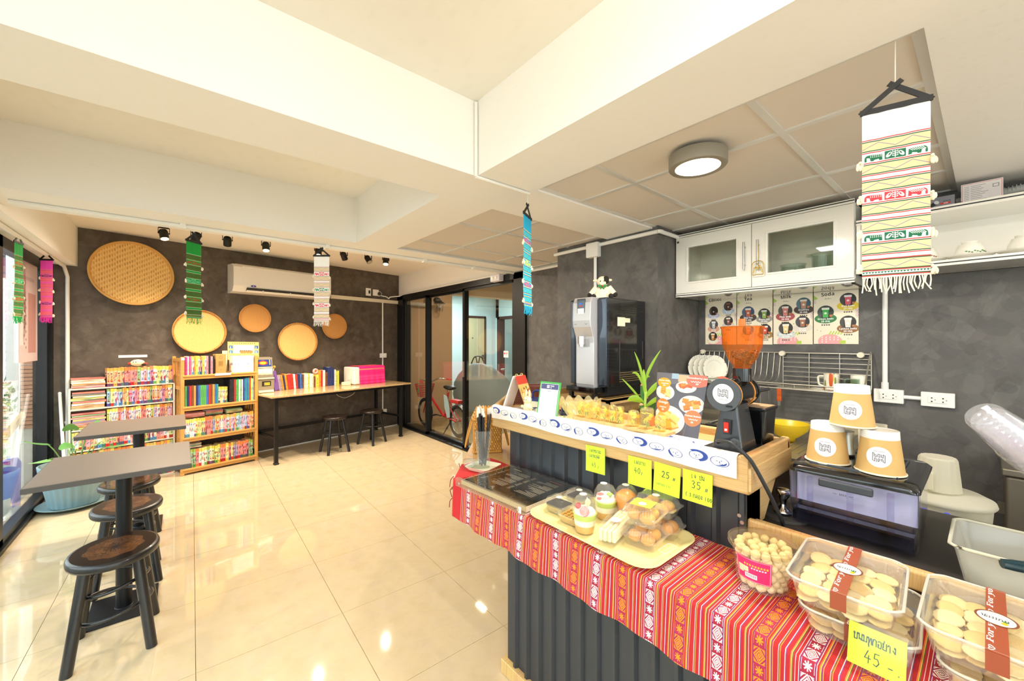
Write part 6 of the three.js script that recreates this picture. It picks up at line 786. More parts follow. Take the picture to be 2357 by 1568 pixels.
// ---------------------------------------------------------------- on the upper ledge
const LOGO = (x, cx, cyy, k, flip, text) => { // white round sticker with the angular line logo
  x.save(); x.translate(cx, cyy); if (flip) x.rotate(Math.PI); x.scale(k, k); x.strokeStyle = '#3c3c44'; x.lineWidth = 5; x.lineJoin = 'miter';
  const P = [[-44, -40, -30, -32, -30, -14, -20, -8, -20, -30], [-44, -40, -44, 26, -30, 34, -30, 4, -18, 10, -18, 34], [-8, -22, 4, -34, 4, -8, -8, -8, -8, -22], [-8, 6, -8, 34, 6, 34, 8, 12, -8, 6], [16, -40, 16, -10, 28, -2, 28, -34, 44, -26, 44, 44, 32, 36, 32, 14, 18, 6, 18, 24, 28, 30]];
  P.forEach((p) => { x.beginPath(); for (let i = 0; i < p.length; i += 2) x.lineTo(p[i], p[i + 1]); x.stroke(); });
  if (text) { x.fillStyle = '#4a4a54'; x.font = '17px sans-serif'; x.textAlign = 'center'; x.fillText('Hoem Hao', 0, 66); } x.restore();
};
const logoTex = (flip) => ctex(256, 256, (x, w, h) => { x.fillStyle = '#f4eef2'; x.fillRect(0, 0, w, h); LOGO(x, 128, flip ? 138 : 118, 1.35, flip, true); }, false);
const disc = (r, th = 0.001) => new THREE.CylinderGeometry(r, r, th, 40).rotateX(Math.PI / 2).rotateZ(0);
function faceDisc(r, th = 0.001) { const g = new THREE.CircleGeometry(r, 40); return g; }
// coffee grinder
{
  const t = T('coffee_grinder', 'black coffee grinder with transparent orange bean hopper', 'coffee grinder', [0, 0, 0]), bm = phy(0x2b2d31, 0.25, { clearcoat: 0.5 }), gx = 1.42, gz = -0.567;
  M('base', ext(rrect(0.19, 0.15, 0.02), 0.016, 0.004).rotateX(-Math.PI / 2).translate(1.495, 1.034, gz), blackPlastic, t);
  M('body', loft([[0.1, 0.13, 1.05], [0.098, 0.128, 1.06], [0.055, 0.1, 1.2], [0.05, 0.1, 1.23]].map(([w, d, y]) => rloop(d, w, 0.008, 3).map(([a, b]) => [gx + 0.065 + a, y, gz + b])), true, false), bm, t);
  const drum = M('drum', cy(0.05, 0.05, 0.16, 0, 0, 0, 48).rotateZ(-Math.PI / 2).translate(1.425, 1.24, gz - 0.01), blackGloss, t);
  M('front_cap', cy(0.055, 0.055, 0.012, 0, 0, 0, 48).rotateZ(-Math.PI / 2).translate(1.414, 1.24, gz - 0.01), mat(0x50545a, 0.35), t); M('logo_sticker', faceDisc(0.034).rotateY(-Math.PI / 2).translate(1.4132, 1.243, gz - 0.01), mat(0xffffff, 0.5, { map: logoTex(false) }), t); M('cap_slot', bb(1.412, 1.415, 1.2, 1.206, gz, gz + 0.02), blackPlastic, t);
  for (const x of [1.436, 1.44, 1.552, 1.556]) M('trim_ring', tr(new THREE.TorusGeometry(0.0508, 0.0016, 6, 48), x, 1.24, gz - 0.01, 0, Math.PI / 2), mat([1.436, 1.552].includes(x) ? 0xc8742a : 0xd8a83a, 0.4), t);
  M('burr_dial', [cy(0.046, 0.052, 0.03, 0, 0, 0, 40).rotateZ(-Math.PI / 2).translate(1.59, 1.24, gz - 0.01), cy(0.02, 0.03, 0.03, 0, 0, 0, 24).rotateZ(-Math.PI / 2).translate(1.62, 1.24, gz - 0.01), rod([1.6, 1.24, gz + 0.03], [1.63, 1.25, gz + 0.06], 0.006)], blackPlastic, t);
  M('top_label', tr(bx(0.05, 0.001, 0.03, 0, 0, 0), 1.47, 1.2905, gz - 0.03, 0.35), mat(0xe0442a, 0.4), t);
  M('power_switch', [bb(gx - 0.001, gx + 0.01, 1.108, 1.156, gz - 0.012, gz + 0.012)], mat(0x2a2c30, 0.4), t).rotation.z = 0; const sw = M('rocker', bb(gx - 0.008, gx + 0.002, 1.115, 1.148, gz - 0.007, gz + 0.007), mat(0xe0301e, 0.3), t); M('rocker_mark', bb(gx - 0.0088, gx - 0.008, 1.12, 1.127, gz - 0.004, gz + 0.004), paperW, sw);
  M('dial_knob', [cy(0.016, 0.016, 0.008, 0, 0, 0, 20).rotateZ(Math.PI / 2).translate(gx + 0.005, 1.082, gz + 0.026), cy(0.006, 0.006, 0.02, 0, 0, 0, 12).rotateZ(Math.PI / 2).translate(gx + 0.004, 1.082, gz + 0.026)], mat(0x55585c, 0.4), t);
  const hx = 1.52, hz = -0.556, amber = phy(0xffb04a, 0.04, { transmission: 0.86, ior: 1.45 });
  M('neck', cy(0.03, 0.03, 0.045, hx, 1.282, hz, 32), blackGloss, t); const hp = M('hopper', lathe([[0.026, 1.318], [0.028, 1.335], [0.045, 1.36], [0.062, 1.405], [0.0655, 1.465], [0.0685, 1.468], [0.0685, 1.473]], 48).translate(hx, 0, hz), amber, t);
  M('hopper_collar', cy(0.027, 0.027, 0.02, hx, 1.32, hz, 32, true), glass(0xe0642c, 0.05), hp); M('hopper_lid', [lathe([[0, 1.478], [0.055, 1.476], [0.0685, 1.473]], 40).translate(hx, 0, hz)], amber, t); M('lid_knob', cy(0.011, 0.012, 0.022, hx, 1.478, hz, 24), mat(0xd8741c, 0.3), t);
  seed = 65; const be = []; for (let i = 0; i < 150; i++) { const y = 1.34 + 0.05 * Math.pow(rnd(), 0.8), R = y < 1.36 ? 0.028 + (y - 1.335) * 0.6 : 0.042 + (y - 1.36) * 0.34, a = rnd() * 6.283, r = R * Math.sqrt(rnd()) * 0.86; be.push(el(0.0058, 0.0038, 0.0042, 0, 0, 0, 7).rotateX(rnd() * 3).rotateY(rnd() * 3).translate(hx + Math.cos(a) * r + 0.006, y, hz + Math.sin(a) * r + 0.004)); } M('coffee_beans', be, mat(0x6a2a14, 0.35), t).userData.kind = 'stuff';
}
{ const t = T('grounds_bin', 'black knock box behind the grinder', 'box', [0, 0, 0]); M('bin', loft(trayRings([[0.1, 0.085, 0.012, 1.032], [0.115, 0.1, 0.012, 1.175], [0.105, 0.09, 0.01, 1.175], [0.095, 0.08, 0.01, 1.04]]).map((r) => r.map(([x, y, z]) => [x + 1.64, y, z - 0.552])), true, true), blackGloss, t); M('rim', bb(1.578, 1.702, 1.172, 1.184, -0.606, -0.5, 0.004), blackPlastic, t); M('bin_lid', bb(1.59, 1.69, 1.183, 1.186, -0.6, -0.506), mat(0xb08a64, 0.4), t); }
O('power_cord', tube([[1.43, 1.072, -0.6], [1.36, 1.095, -0.57], [1.335, 1.1, -0.52], [1.335, 1.06, -0.465], [1.38, 0.96, -0.43], [1.45, 0.87, -0.42], [1.5, 0.825, -0.425]], 0.006, 60, 8), mat(0x22262a, 0.5), 'black power cord looping over the ledge end', 'cord');
// toast menu card
{
  const tx = ctex(512, 660, (x, w, h) => {
    seed = 33; x.fillStyle = '#57555f'; x.fillRect(0, 0, w, h); x.fillStyle = '#6a6872'; x.fillRect(0, 0, w, 120); x.fillStyle = '#9ab4c8'; x.fillRect(180, 0, 70, 60); x.fillStyle = '#d8b088'; x.fillRect(250, 10, 110, 80);
    const plate = (cx, cyy, rx, ry, n, c) => { x.fillStyle = '#efeadf'; x.beginPath(); x.ellipse(cx, cyy, rx, ry, 0, 0, 7); x.fill(); x.strokeStyle = '#8a90a8'; x.lineWidth = 5; x.setLineDash([6, 9]); x.beginPath(); x.ellipse(cx, cyy, rx * 0.9, ry * 0.9, 0, 0, 7); x.stroke(); x.setLineDash([]); for (let i = 0; i < n; i++) { x.save(); x.translate(cx + rr(-0.5, 0.5) * rx, cyy + rr(-0.45, 0.45) * ry); x.rotate(rr(-0.6, 0.6)); x.fillStyle = pick(c); x.fillRect(-rx * 0.26, -ry * 0.26, rx * 0.52, ry * 0.5); x.fillStyle = 'rgba(150,70,10,.35)'; x.fillRect(-rx * 0.26, ry * 0.16, rx * 0.52, ry * 0.1); x.restore(); } };
    plate(110, 220, 112, 86, 7, ['#f0b85a', '#e8a040', '#f6d088']); plate(330, 140, 100, 62, 8, ['#e0662a', '#d85a24', '#f08a3a']); plate(400, 320, 120, 96, 8, ['#ec8a2c', '#e07a20', '#f4a848']); plate(170, 520, 190, 160, 10, ['#f4b850', '#eca23a', '#f8d488']);
    const blob = (cx, cyy, rx, ry, c, l) => { x.fillStyle = c; x.beginPath(); x.ellipse(cx, cyy, rx, ry, 0, 0, 7); x.fill(); x.fillStyle = '#fff'; x.textAlign = 'center'; l.forEach(([s, f, dy]) => { x.font = `bold ${f}px sans-serif`; x.fillText(s, cx, cyy + dy); }); };
    blob(96, 112, 80, 56, '#e8a41c', [['Butter Nuts', 24, -16], ['20', 24, 38]]); blob(430, 60, 100, 72, '#f07058', [['Strawberry Jam', 25, -16], ['25', 24, 46]]); blob(96, 370, 84, 78, '#f08030', [['Orange', 34, -26], ['25', 28, 52]]); blob(430, 460, 82, 84, '#f07a44', [['Peanut Butter', 23, -16], ['25', 24, 50]]);
    x.strokeStyle = '#fff'; x.lineWidth = 5; for (const [a, b] of [[60, 118], [372, 72], [50, 384], [394, 470]]) { x.beginPath(); for (let i = 0; i < 9; i++) x.lineTo(a + i * 11, b + (i % 2 ? 8 : -4)); x.stroke(); }
  }, false);
  const t = T('menu_card', 'toast menu card with plates of bread on the ledge', 'menu card', [1.48, 1.06, -0.78], -Math.PI / 2 - 0.1); t.rotation.order = 'YXZ'; t.rotation.x = -0.12;
  M('card', grid(14, 10, (u, v) => { const w = 0.185 + v * 0.035; return [(u - 0.5) * w, v * 0.235, 0.012 - 0.05 * (u - 0.5) * (u - 0.5) - 0.01 * v]; }), mat(0xffffff, 0.3, { map: tx, side: THREE.DoubleSide }), t);
  M('clear_stand', [tube([[-0.06, -0.012, 0.05], [-0.03, 0.02, 0.012], [0.0, 0.03, 0.014], [0.03, 0.0, 0.05], [-0.02, -0.012, 0.06]], 0.0018, 30, 5), rod([0.05, -0.02, 0.04], [0.05, 0.05, 0.012], 0.002)], clear, t);
}
// pressed-flower resin tumblers on a plank
{
  O('display_plank', uvm(bb(1.378, 1.45, 1.0665, 1.079, -1.22, -0.765, 0.002), 0.4, true), pine, 'pale wooden plank carrying the yellow flower resin blocks', 'plank');
  const pet = mat(0xffdc3a, 0.6), leafM = mat(0x7fa83c, 0.6), rs = phy(0xfff4c4, 0.04, { transmission: 0.86, ior: 1.5 }), fl = new THREE.CircleGeometry(0.006, 8);
  const spots = [[-1.195, 0.016, 0.07], [-1.155, 0.017, 0.072], [-1.11, 0.019, 0.075], [-1.065, 0.02, 0.07], [-1.02, 0.018, 0.075], [-0.985, 0.015, 0.07], [-0.92, 0.024, 0.065], [-0.86, 0.022, 0.08], [-0.805, 0.021, 0.062]];
  seed = 21;
  spots.forEach(([z, r, h], i) => {
    const t = T('resin_flower_block', `clear block with pressed yellow flowers, ${ordinal(i + 1)} from the left on the plank`, 'ornament', [1.41, 1.0795, z], 0, 'resin flower blocks on the plank');
    M('resin', i % 2 ? loft(trayRings([[r * 1.8, r * 1.8, 0.006, 0], [r * 1.9, r * 1.9, 0.008, h * 0.9], [r * 1.6, r * 1.6, 0.008, h]]), true, true) : lathe([[0, 0], [r * 0.9, 0], [r, 0.006], [r, h * 0.75], [r * 0.75, h * 0.93], [0, h]], 24), rs, t);
    M('pressed_flowers', Array.from({ length: 9 }, () => { const c = [rr(-0.6, 0.6) * r, rr(0.25, 0.85) * h, rr(-0.6, 0.6) * r]; return mg(Array.from({ length: 6 }, (_, k) => el(0.0055, 0.001, 0.003, 0.005, 0, 0, 6).rotateY(k * 1.05))).rotateZ(rr(-1.6, 1.6)).rotateX(rr(-1, 1)).translate(...c); }), pet, t);
    M('pressed_leaves', Array.from({ length: 5 }, () => el(0.003, 0.011, 0.001, 0, 0, 0, 6).rotateZ(rr(-0.8, 0.8)).rotateY(rnd() * 3).translate(rr(-0.6, 0.6) * r, rr(0.12, 0.4) * h, rr(-0.6, 0.6) * r)), leafM, t);
  });
}
// lucky bamboo in a glass pot
{
  const t = T('lucky_bamboo', 'lucky bamboo plant with lime leaves in a glass pot', 'plant', [1.53, 1.03, -0.955]), lg = phy(0x9cc832, 0.4, { transmission: 0.25, side: THREE.DoubleSide }), dk = mat(0x2f6a2a, 0.4);
  M('glass_pot', lathe([[0, 0.004], [0.04, 0], [0.044, 0.01], [0.05, 0.1], [0.052, 0.104], [0.048, 0.102], [0.04, 0.012], [0, 0.01]], 36), glass(0xf6f2e2, 0.03), t);
  M('water_gel', cy(0.045, 0.04, 0.075, 0, 0.012, 0, 30), glass(0xf0e6b8, 0.08), t);
  [[0, 0.0, 0.2, 0], [0.022, 0.02, 0.13, 0.5], [-0.02, 0.024, 0.12, -0.4], [0.004, 0.03, 0.11, -0.9]].forEach(([x, z, h, k]) => { const s = M('stalk', rod([x, 0.02, z], [x + 0.02 * k, h, z + 0.03 * k], 0.009, 14), dk, t); M('cut_top', sp(0.0088, x + 0.02 * k, h, z + 0.03 * k, 10), mat(0xd88a5a, 0.6), s); });
  const leaf = (p0, p1, p2, w) => { const c = new THREE.QuadraticBezierCurve3(V(p0), V(p1), V(p2)); return grid(4, 16, (u, v) => { const p = c.getPoint(v), tg = c.getTangent(v), sd = new THREE.Vector3().crossVectors(tg, new THREE.Vector3(1, 0.2, 0.1)).normalize(), q = (u - 0.5) * 2, ww = w * Math.pow(Math.sin(Math.PI * (0.06 + 0.92 * v)), 0.7); return [p.x + sd.x * q * ww - 0.3 * ww * (1 - q * q), p.y + sd.y * q * ww, p.z + sd.z * q * ww]; }); };
  M('shoot', tube([[0, 0.1, 0.01], [0.0, 0.17, 0.015], [0, 0.24, 0.004]], 0.006, 16, 8), mat(0xa8cc5a, 0.5), t);
  [[[0, 0.17, 0.01], [0, 0.27, 0.0], [0, 0.345, -0.04], 0.007], [[0, 0.2, 0.01], [0, 0.26, 0.015], [0, 0.355, 0.085], 0.0065], [[0, 0.2, 0.0], [0.0, 0.265, -0.02], [0, 0.25, -0.05], 0.007], [[0, 0.15, 0.015], [0, 0.2, 0.05], [0, 0.235, 0.1], 0.011], [[0, 0.13, 0.0], [-0.02, 0.18, -0.03], [-0.02, 0.225, -0.09], 0.006], [[0, 0.12, 0.01], [-0.02, 0.16, -0.02], [-0.02, 0.13, -0.06], 0.016], [[0, 0.11, 0.015], [0, 0.15, 0.06], [-0.01, 0.165, 0.095], 0.009], [[0, 0.2, 0.008], [0, 0.25, 0.012], [0, 0.24, 0.035], 0.006], [[0, 0.16, 0.01], [-0.01, 0.2, 0.012], [0, 0.27, 0.006], 0.013]].forEach((a) => M('leaf', leaf(...a), lg, t));
  O('red_figurine', lathe([[0, 0], [0.012, 0], [0.014, 0.02], [0.01, 0.04], [0, 0.045]], 16).translate(1.47, 1.08, -0.875), mat(0xc83224, 0.4), 'small red bead ornament beside the bamboo pot', 'ornament');
}
// crystal bowl
{
  const t = T('crystal_bowl', 'scalloped cut-glass bowl behind the resin blocks', 'bowl', [1.545, 1.031, -1.315]); const N = 96, ring = (r, y, a, b) => Array.from({ length: N }, (_, i) => { const q = i / N * 6.283; return [Math.cos(q) * r * (1 + a * Math.cos(q * 24)), y + b * Math.abs(Math.sin(q * 6)), Math.sin(q) * r * (1 + a * Math.cos(q * 24))]; });
  M('glass_body', loft([ring(0.03, 0, 0, 0), ring(0.055, 0.006, 0.03, 0), ring(0.085, 0.05, 0.03, 0), ring(0.105, 0.075, 0.01, 0.03), ring(0.1, 0.078, 0.01, 0.028), ring(0.078, 0.052, 0.03, 0), ring(0.045, 0.014, 0, 0)], true, true), phy(0xfdf6d4, 0.05, { transmission: 0.82, ior: 1.5 }), t);
}
// payment sign without its code
{
  const tx = ctex(256, 400, (x, w, h) => { x.fillStyle = '#f6f2ee'; x.fillRect(0, 0, w, h); x.fillStyle = '#3fae4e'; x.fillRect(0, 0, 12, h); x.fillRect(w - 12, 0, 12, h); x.fillRect(0, 0, w, 12); x.fillStyle = '#4a4c80'; x.fillRect(16, 16, w - 32, 58); x.fillStyle = '#e8e8f2'; x.fillRect(92, 28, 34, 34); x.fillStyle = '#4a4c80'; x.fillRect(98, 42, 22, 5); x.fillStyle = '#fff'; x.font = 'bold 22px sans-serif'; x.fillText('THAI', 134, 44); x.font = 'bold 15px sans-serif'; x.fillText('QR', 136, 62); x.fillStyle = '#8a8a90'; x.fillRect(108, 92, 40, 6); x.fillStyle = '#d8d4d0'; x.fillRect(70, 348, 110, 8); x.fillRect(90, 366, 80, 6); }, false);
  const t = T('payment_sign', 'green-edged white payment sign leaning on the ledge', 'sign', [1.4, 1.035, -1.41], -Math.PI / 2 + 0.1); t.rotation.order = 'YXZ'; t.rotation.x = -0.2; t.rotation.z = 0;
  M('printed_face', bx(0.125, 0.18, 0.002, 0, 0.09, 0.002), mat(0xffffff, 0.4, { map: tx }), t); M('acrylic_holder', [bx(0.131, 0.184, 0.003, 0, 0.092, -0.001)], mat(0x3fae4e, 0.4), t); M('prop', tr(bx(0.06, 0.1, 0.003), 0, 0.05, -0.03, 0.5), clearPlastic, t);
}
// A-shaped flip sign, rabbit, radio-like caddy, flowery box, tape
{ const t = T('flip_sign', 'small A-frame flip sign at the far ledge corner', 'sign', [1.5, 1.035, -1.73], 0.35), pm = mat(0xf0e8e4, 0.5); const p1 = M('panel', bx(0.11, 0.2, 0.006, 0, 0.1, 0), pm, t); p1.rotation.x = 0.36; p1.position.z = -0.078; const p2 = M('panel', bx(0.11, 0.2, 0.006, 0, 0.1, 0), mat(0xffffff, 0.5, { map: ctex(128, 200, (x, w, h) => { seed = 4; x.fillStyle = '#d8b060'; x.fillRect(0, 0, w, h); x.fillStyle = '#c8402c'; x.fillRect(0, 0, w, 50); for (let i = 0; i < 40; i++) { x.fillStyle = pick(['#8a5a2a', '#e8d090', '#a83a2a', '#5a7a3a']); x.fillRect(rnd() * w, 50 + rnd() * 150, rr(6, 24), rr(6, 20)); } }, false) }), t); p2.rotation.x = -0.36; p2.position.z = 0.078; M('rings', [tr(new THREE.TorusGeometry(0.008, 0.002, 6, 16), -0.03, 0.19, 0, 0, Math.PI / 2), tr(new THREE.TorusGeometry(0.008, 0.002, 6, 16), 0.03, 0.19, 0, 0, Math.PI / 2)], mat(0xd8b45a, 0.3, { metalness: 0.8 }), t); }
{ const t = T('rabbit_figurine', 'pale rabbit-shaped ornament standing on the ledge', 'figurine', [1.43, 1.035, -1.58], -Math.PI / 2), rm = phy(0xf2eec8, 0.35, { transmission: 0.2 }); M('body', [el(0.026, 0.032, 0.022, 0, 0.03, 0), el(0.024, 0.022, 0.02, 0, 0.072, 0)], rm, t); for (const s of [1, -1]) { M('ear', el(0.007, 0.022, 0.006, s * 0.012, 0.105, -0.002, 10), rm, t); M('paw', el(0.011, 0.009, 0.01, s * 0.03, 0.035, 0.01, 10), rm, t); M('foot', el(0.012, 0.009, 0.014, s * 0.018, 0.008, 0.012, 10), rm, t); } M('face', [sp(0.0025, -0.007, 0.074, 0.019, 6), sp(0.0025, 0.007, 0.074, 0.019, 6)], mat(0x5a5a4a, 0.5), t); }
{ const t = T('caddy', 'brown slatted caddy with a leather case at the far corner', 'caddy', [1.64, 1.031, -1.85], -0.6), bm = mat(0x5a2a16, 0.5); M('slats', Array.from({ length: 10 }, (_, i) => bx(0.14, 0.007, 0.006, 0, 0.01 + i * 0.0105, 0.05)), bm, t); M('posts', [bx(0.01, 0.11, 0.008, -0.065, 0.055, 0.044), bx(0.01, 0.11, 0.008, 0.065, 0.055, 0.044), bx(0.006, 0.11, 0.008, 0.02, 0.055, 0.044)], mat(0x7a3a1c, 0.5), t); M('leather_case', bx(0.1, 0.12, 0.05, 0.075, 0.06, -0.005, 0.012), phy(0x5a1c12, 0.3), t); M('back', bx(0.14, 0.11, 0.006, 0, 0.055, -0.03), bm, t); }
{ const t = T('porcelain_box', 'blue and white handled porcelain box behind the payment sign', 'box', [1.55, 1.031, -1.63], 0.2), tx = ctex(128, 128, (x, w, h) => { seed = 13; x.fillStyle = '#e8e6d0'; x.fillRect(0, 0, w, h); x.strokeStyle = '#2a3a6a'; x.lineWidth = 5; for (let i = 0; i < 9; i++) { x.beginPath(); x.ellipse(rnd() * w, rnd() * h, rr(6, 18), rr(3, 8), rnd() * 3, 0, 7); x.stroke(); } }); M('body', bx(0.09, 0.06, 0.09, 0, 0.03, 0, 0.006), mat(0xffffff, 0.25, { map: tx }), t); M('rim', bx(0.096, 0.01, 0.096, 0, 0.062, 0, 0.003), mat(0x27357a, 0.3), t); M('handle', tube([[0, 0.062, -0.035], [0, 0.1, -0.03], [0, 0.112, 0], [0, 0.1, 0.03], [0, 0.062, 0.035]], 0.006, 24, 8), mat(0x27357a, 0.3), t); }
{ const t = T('tape_dispenser', 'dark blue and yellow tape cutter behind the payment sign', 'tape dispenser', [1.56, 1.031, -1.44], 0.9); M('body', [bx(0.09, 0.02, 0.04, 0, 0.012, 0, 0.006), bx(0.03, 0.05, 0.03, -0.02, 0.035, 0, 0.006)], mat(0x23305a, 0.4), t); M('tape', tr(new THREE.TorusGeometry(0.02, 0.008, 8, 20), 0.01, 0.045, 0), mat(0xc8d83a, 0.4), t); M('plug', rod([0.05, 0.05, 0], [0.09, 0.055, 0.01], 0.009), blackPlastic, t); }
O('white_cable', tube([[1.62, 1.085, -1.38], [1.6, 1.08, -1.3], [1.6, 1.045, -1.24], [1.62, 1.036, -1.2]], 0.003, 24, 6), mat(0xf2ead0, 0.5), 'thin cream cable on the ledge behind the bowl', 'cable');
{ const t = T('glass_bottle', 'grey glass bottle behind the crystal bowl', 'bottle', [1.95, 0.738, -1.4]); M('glass_body', lathe([[0, 0], [0.04, 0], [0.045, 0.02], [0.03, 0.16], [0.026, 0.24], [0.03, 0.25]], 24), glass(0x8a8a8c, 0.1), t); M('stand', bx(0.12, 0.02, 0.12, 0, -0.012, 0), blackPlastic, t); t.position.y = 0.76; M('shelf_support', bx(0.12, 0.735, 0.12, 0, -0.39, 0), blackPlastic, t); }
// rattan bag, boot vase with straws, dish
{
  const t = T('rattan_bag', 'golden woven rattan bag with loop handles on the counter end', 'bag', [1.47, 0.738, -2.0], -0.5), rm = mat(0xc98f3a, 0.6), wt = ctex(256, 256, (x, w, h) => { seed = 44; x.fillStyle = '#b57a2c'; x.fillRect(0, 0, w, h); for (let r = 0; r < 14; r++) for (let k = 0; k < 12; k++) { x.fillStyle = pick(['#e0a94e', '#d69a3e', '#c4852f']); x.beginPath(); x.ellipse(k * 22 + (r % 2) * 11, r * 18 + 9, 10, 7, 0.4, 0, 7); x.fill(); x.fillStyle = '#6a4214'; x.fillRect(k * 22 + (r % 2) * 11 + 8, r * 18 + 3, 4, 12); } });
  const wm = mat(0xffffff, 0.7, { map: wt, bumpMap: wt, bumpScale: 0.006 });
  M('woven_body', bx(0.17, 0.2, 0.1, 0, 0.1, 0, 0.006), wm, t); M('woven_lid', loft(trayRings([[0.18, 0.11, 0.01, 0.2], [0.18, 0.11, 0.01, 0.212], [0.13, 0.05, 0.01, 0.275]]), true, true), wm, t); M('lid_ribs', Array.from({ length: 6 }, (_, i) => tube([[-0.07 + i * 0.028, 0.212, 0.055], [-0.055 + i * 0.022, 0.26, 0.03], [-0.05 + i * 0.02, 0.278, 0]], 0.006, 10, 6)), rm, t); M('frame', [tube(rloop(0.18, 0.11, 0.01, 3).map(([x, z]) => [x, 0.205, z]), 0.005, 48, 6, true), tube(rloop(0.175, 0.105, 0.01, 3).map(([x, z]) => [x, 0.006, z]), 0.005, 48, 6, true)], rm, t);
  for (const s of [1, -1]) M('handle', tube([[s * 0.092, 0.2, 0.03], [s * 0.12, 0.1, 0.03], [s * 0.135, 0.03, 0], [s * 0.12, 0.1, -0.03], [s * 0.092, 0.2, -0.03]], 0.005, 30, 6), rm, t);
}
{
  const d = T('square_dish', 'cream square dish under the glass boot', 'dish', [1.235, 0.745, -1.715], 0.3); M('dish', loft(trayRings([[0.115, 0.115, 0.015, 0], [0.15, 0.15, 0.02, 0.02], [0.146, 0.146, 0.02, 0.02], [0.11, 0.11, 0.015, 0.005]]), true, true), phy(0xf3ecd0, 0.2), d);
  const t = T('boot_vase', 'clear glass boot vase holding wrapped straws', 'vase', [1.235, 0.752, -1.715], -0.7), R = [];
  const path = [[0, 0.2, 0.045], [0, 0.15, 0.043], [0, 0.1, 0.036], [0, 0.06, 0.032], [0.004, 0.04, 0.034]]; path.forEach(([cx, y, r]) => R.push(Array.from({ length: 28 }, (_, i) => { const a = i / 28 * 6.283; return [cx + Math.cos(a) * r, y, Math.sin(a) * r]; })));
  [[0.03, 0.02], [0.0, 0.002]].forEach(([y0, y1], k) => R.push(Array.from({ length: 28 }, (_, i) => { const a = i / 28 * 6.283, c = Math.cos(a); return [c < 0 ? c * 0.105 : c * 0.036, y0 + (c < 0 ? -c * 0.012 : 0) + 0.001, Math.sin(a) * 0.036]; })));
  M('glass_boot', loft(R, false, false), phy(0xf4f8f4, 0.03, { transmission: 0.9, ior: 1.5 }), t); M('sole', el(0.07, 0.006, 0.034, -0.034, 0.004, 0, 20), glass(0xe8eee8, 0.03), t); M('lace', [tube([[-0.03, 0.12, 0.03], [-0.04, 0.1, 0], [-0.03, 0.12, -0.03]], 0.0015, 12, 5), tube([[-0.03, 0.1, 0.025], [-0.036, 0.085, 0], [-0.03, 0.1, -0.025]], 0.0015, 12, 5)], clear, t);
  seed = 58; for (let i = 0; i < 14; i++) { const a = rr(-0.026, 0.026), b = rr(-0.022, 0.022), lx = rr(-0.02, 0.04), lz = rr(-0.02, 0.02), h = rr(0.26, 0.285); const s = T('wrapped_straw', 'black drinking straw in clear wrapper in the glass boot', 'straw', [1.235, 0.757, -1.715], -0.7, 'straws in the glass boot'); M('straw', rod([a * 0.7, 0.012, b * 0.7], [a * 0.8 + lx, h, b + lz], 0.0042, 8), mat(0x1a1c20, 0.35), s); M('wrapper', [rod([a * 0.7, 0.008, b * 0.7], [a * 0.8 + lx * 1.04, h * 1.03, b + lz * 1.04], 0.0056, 6)], glass(0xf2f2f4, 0.18, { ior: 1.3 }), s); M('wrapper_tip', tr(bx(0.014, 0.034, 0.004, 0, 0, 0, 0.0018), a * 0.8 + lx * 1.06, h + 0.02, b + lz * 1.06, 0, i, rr(-0.3, 0.3)), phy(0xf4efe6, 0.35, { transmission: 0.35 }), s); }
}
// ---------------------------------------------------------------- goods on the lower counter
const CY = 0.7445;
{ // clear ring binder menu
  const t = T('menu_binder', 'clear ring binder with dark menu pages on the red cloth', 'binder', [1.185, CY, -1.39], 0.06), tx = ctex(512, 700, (x, w, h) => { seed = 29; x.fillStyle = '#35322f'; x.fillRect(0, 0, w, h); x.strokeStyle = '#8a847a'; for (let i = 0; i < 12; i++) { x.globalAlpha = 0.5; x.lineWidth = 2; x.beginPath(); x.arc(90 + rr(-20, 20), 70 + rr(-20, 20), 14 + i * 7, rnd() * 6, rnd() * 6 + 3); x.stroke(); } x.globalAlpha = 1; x.fillStyle = '#d8d2c6'; for (let c = 0; c < 2; c++) for (let i = 0; i < 22; i++) { if (i % 6 === 5) continue; x.fillRect(60 + c * 220, 190 + i * 19, rr(60, 140), 5); x.fillRect(230 + c * 220, 190 + i * 19, 20, 5); } x.fillStyle = '#d8724a'; x.fillRect(60, 640, 90, 8); x.fillStyle = '#e8e0c0'; x.fillRect(380, 640, 70, 12); }, false);
  M('back_cover', bb(-0.175, 0.175, 0, 0.003, -0.225, 0.225, 0.001), clearPlastic, t); M('pages', bb(-0.15, 0.165, 0.003, 0.022, -0.215, 0.215), mat(0xe6d8bc, 0.7), t);
  const pg = new THREE.PlaneGeometry(0.29, 0.4).rotateX(-Math.PI / 2).rotateY(Math.PI / 2).scale(0.31 / 0.4, 1, 0.42 / 0.29).translate(0.008, 0.0226, 0); M('menu_sheet', pg, phy(0xffffff, 0.12, { map: tx }), t);
  M('front_cover', bb(-0.16, 0.175, 0.0245, 0.0265, -0.225, 0.225, 0.0008), glass(0xfbfaf6, 0.04, { ior: 1.4 }), t); M('spine', bb(-0.178, -0.158, 0, 0.036, -0.225, 0.225, 0.004), glass(0xf3f0e6, 0.35), t); for (const z of [-0.19, 0.2]) M('spine_rivet', tr(cy(0.006, 0.006, 0.003, 0, 0, 0, 14), -0.179, 0.018, z, 0, 0, Math.PI / 2), chrome, t); M('spine_tag', bb(-0.1795, -0.178, 0.006, 0.03, 0.2, 0.215), paperW, t);
}
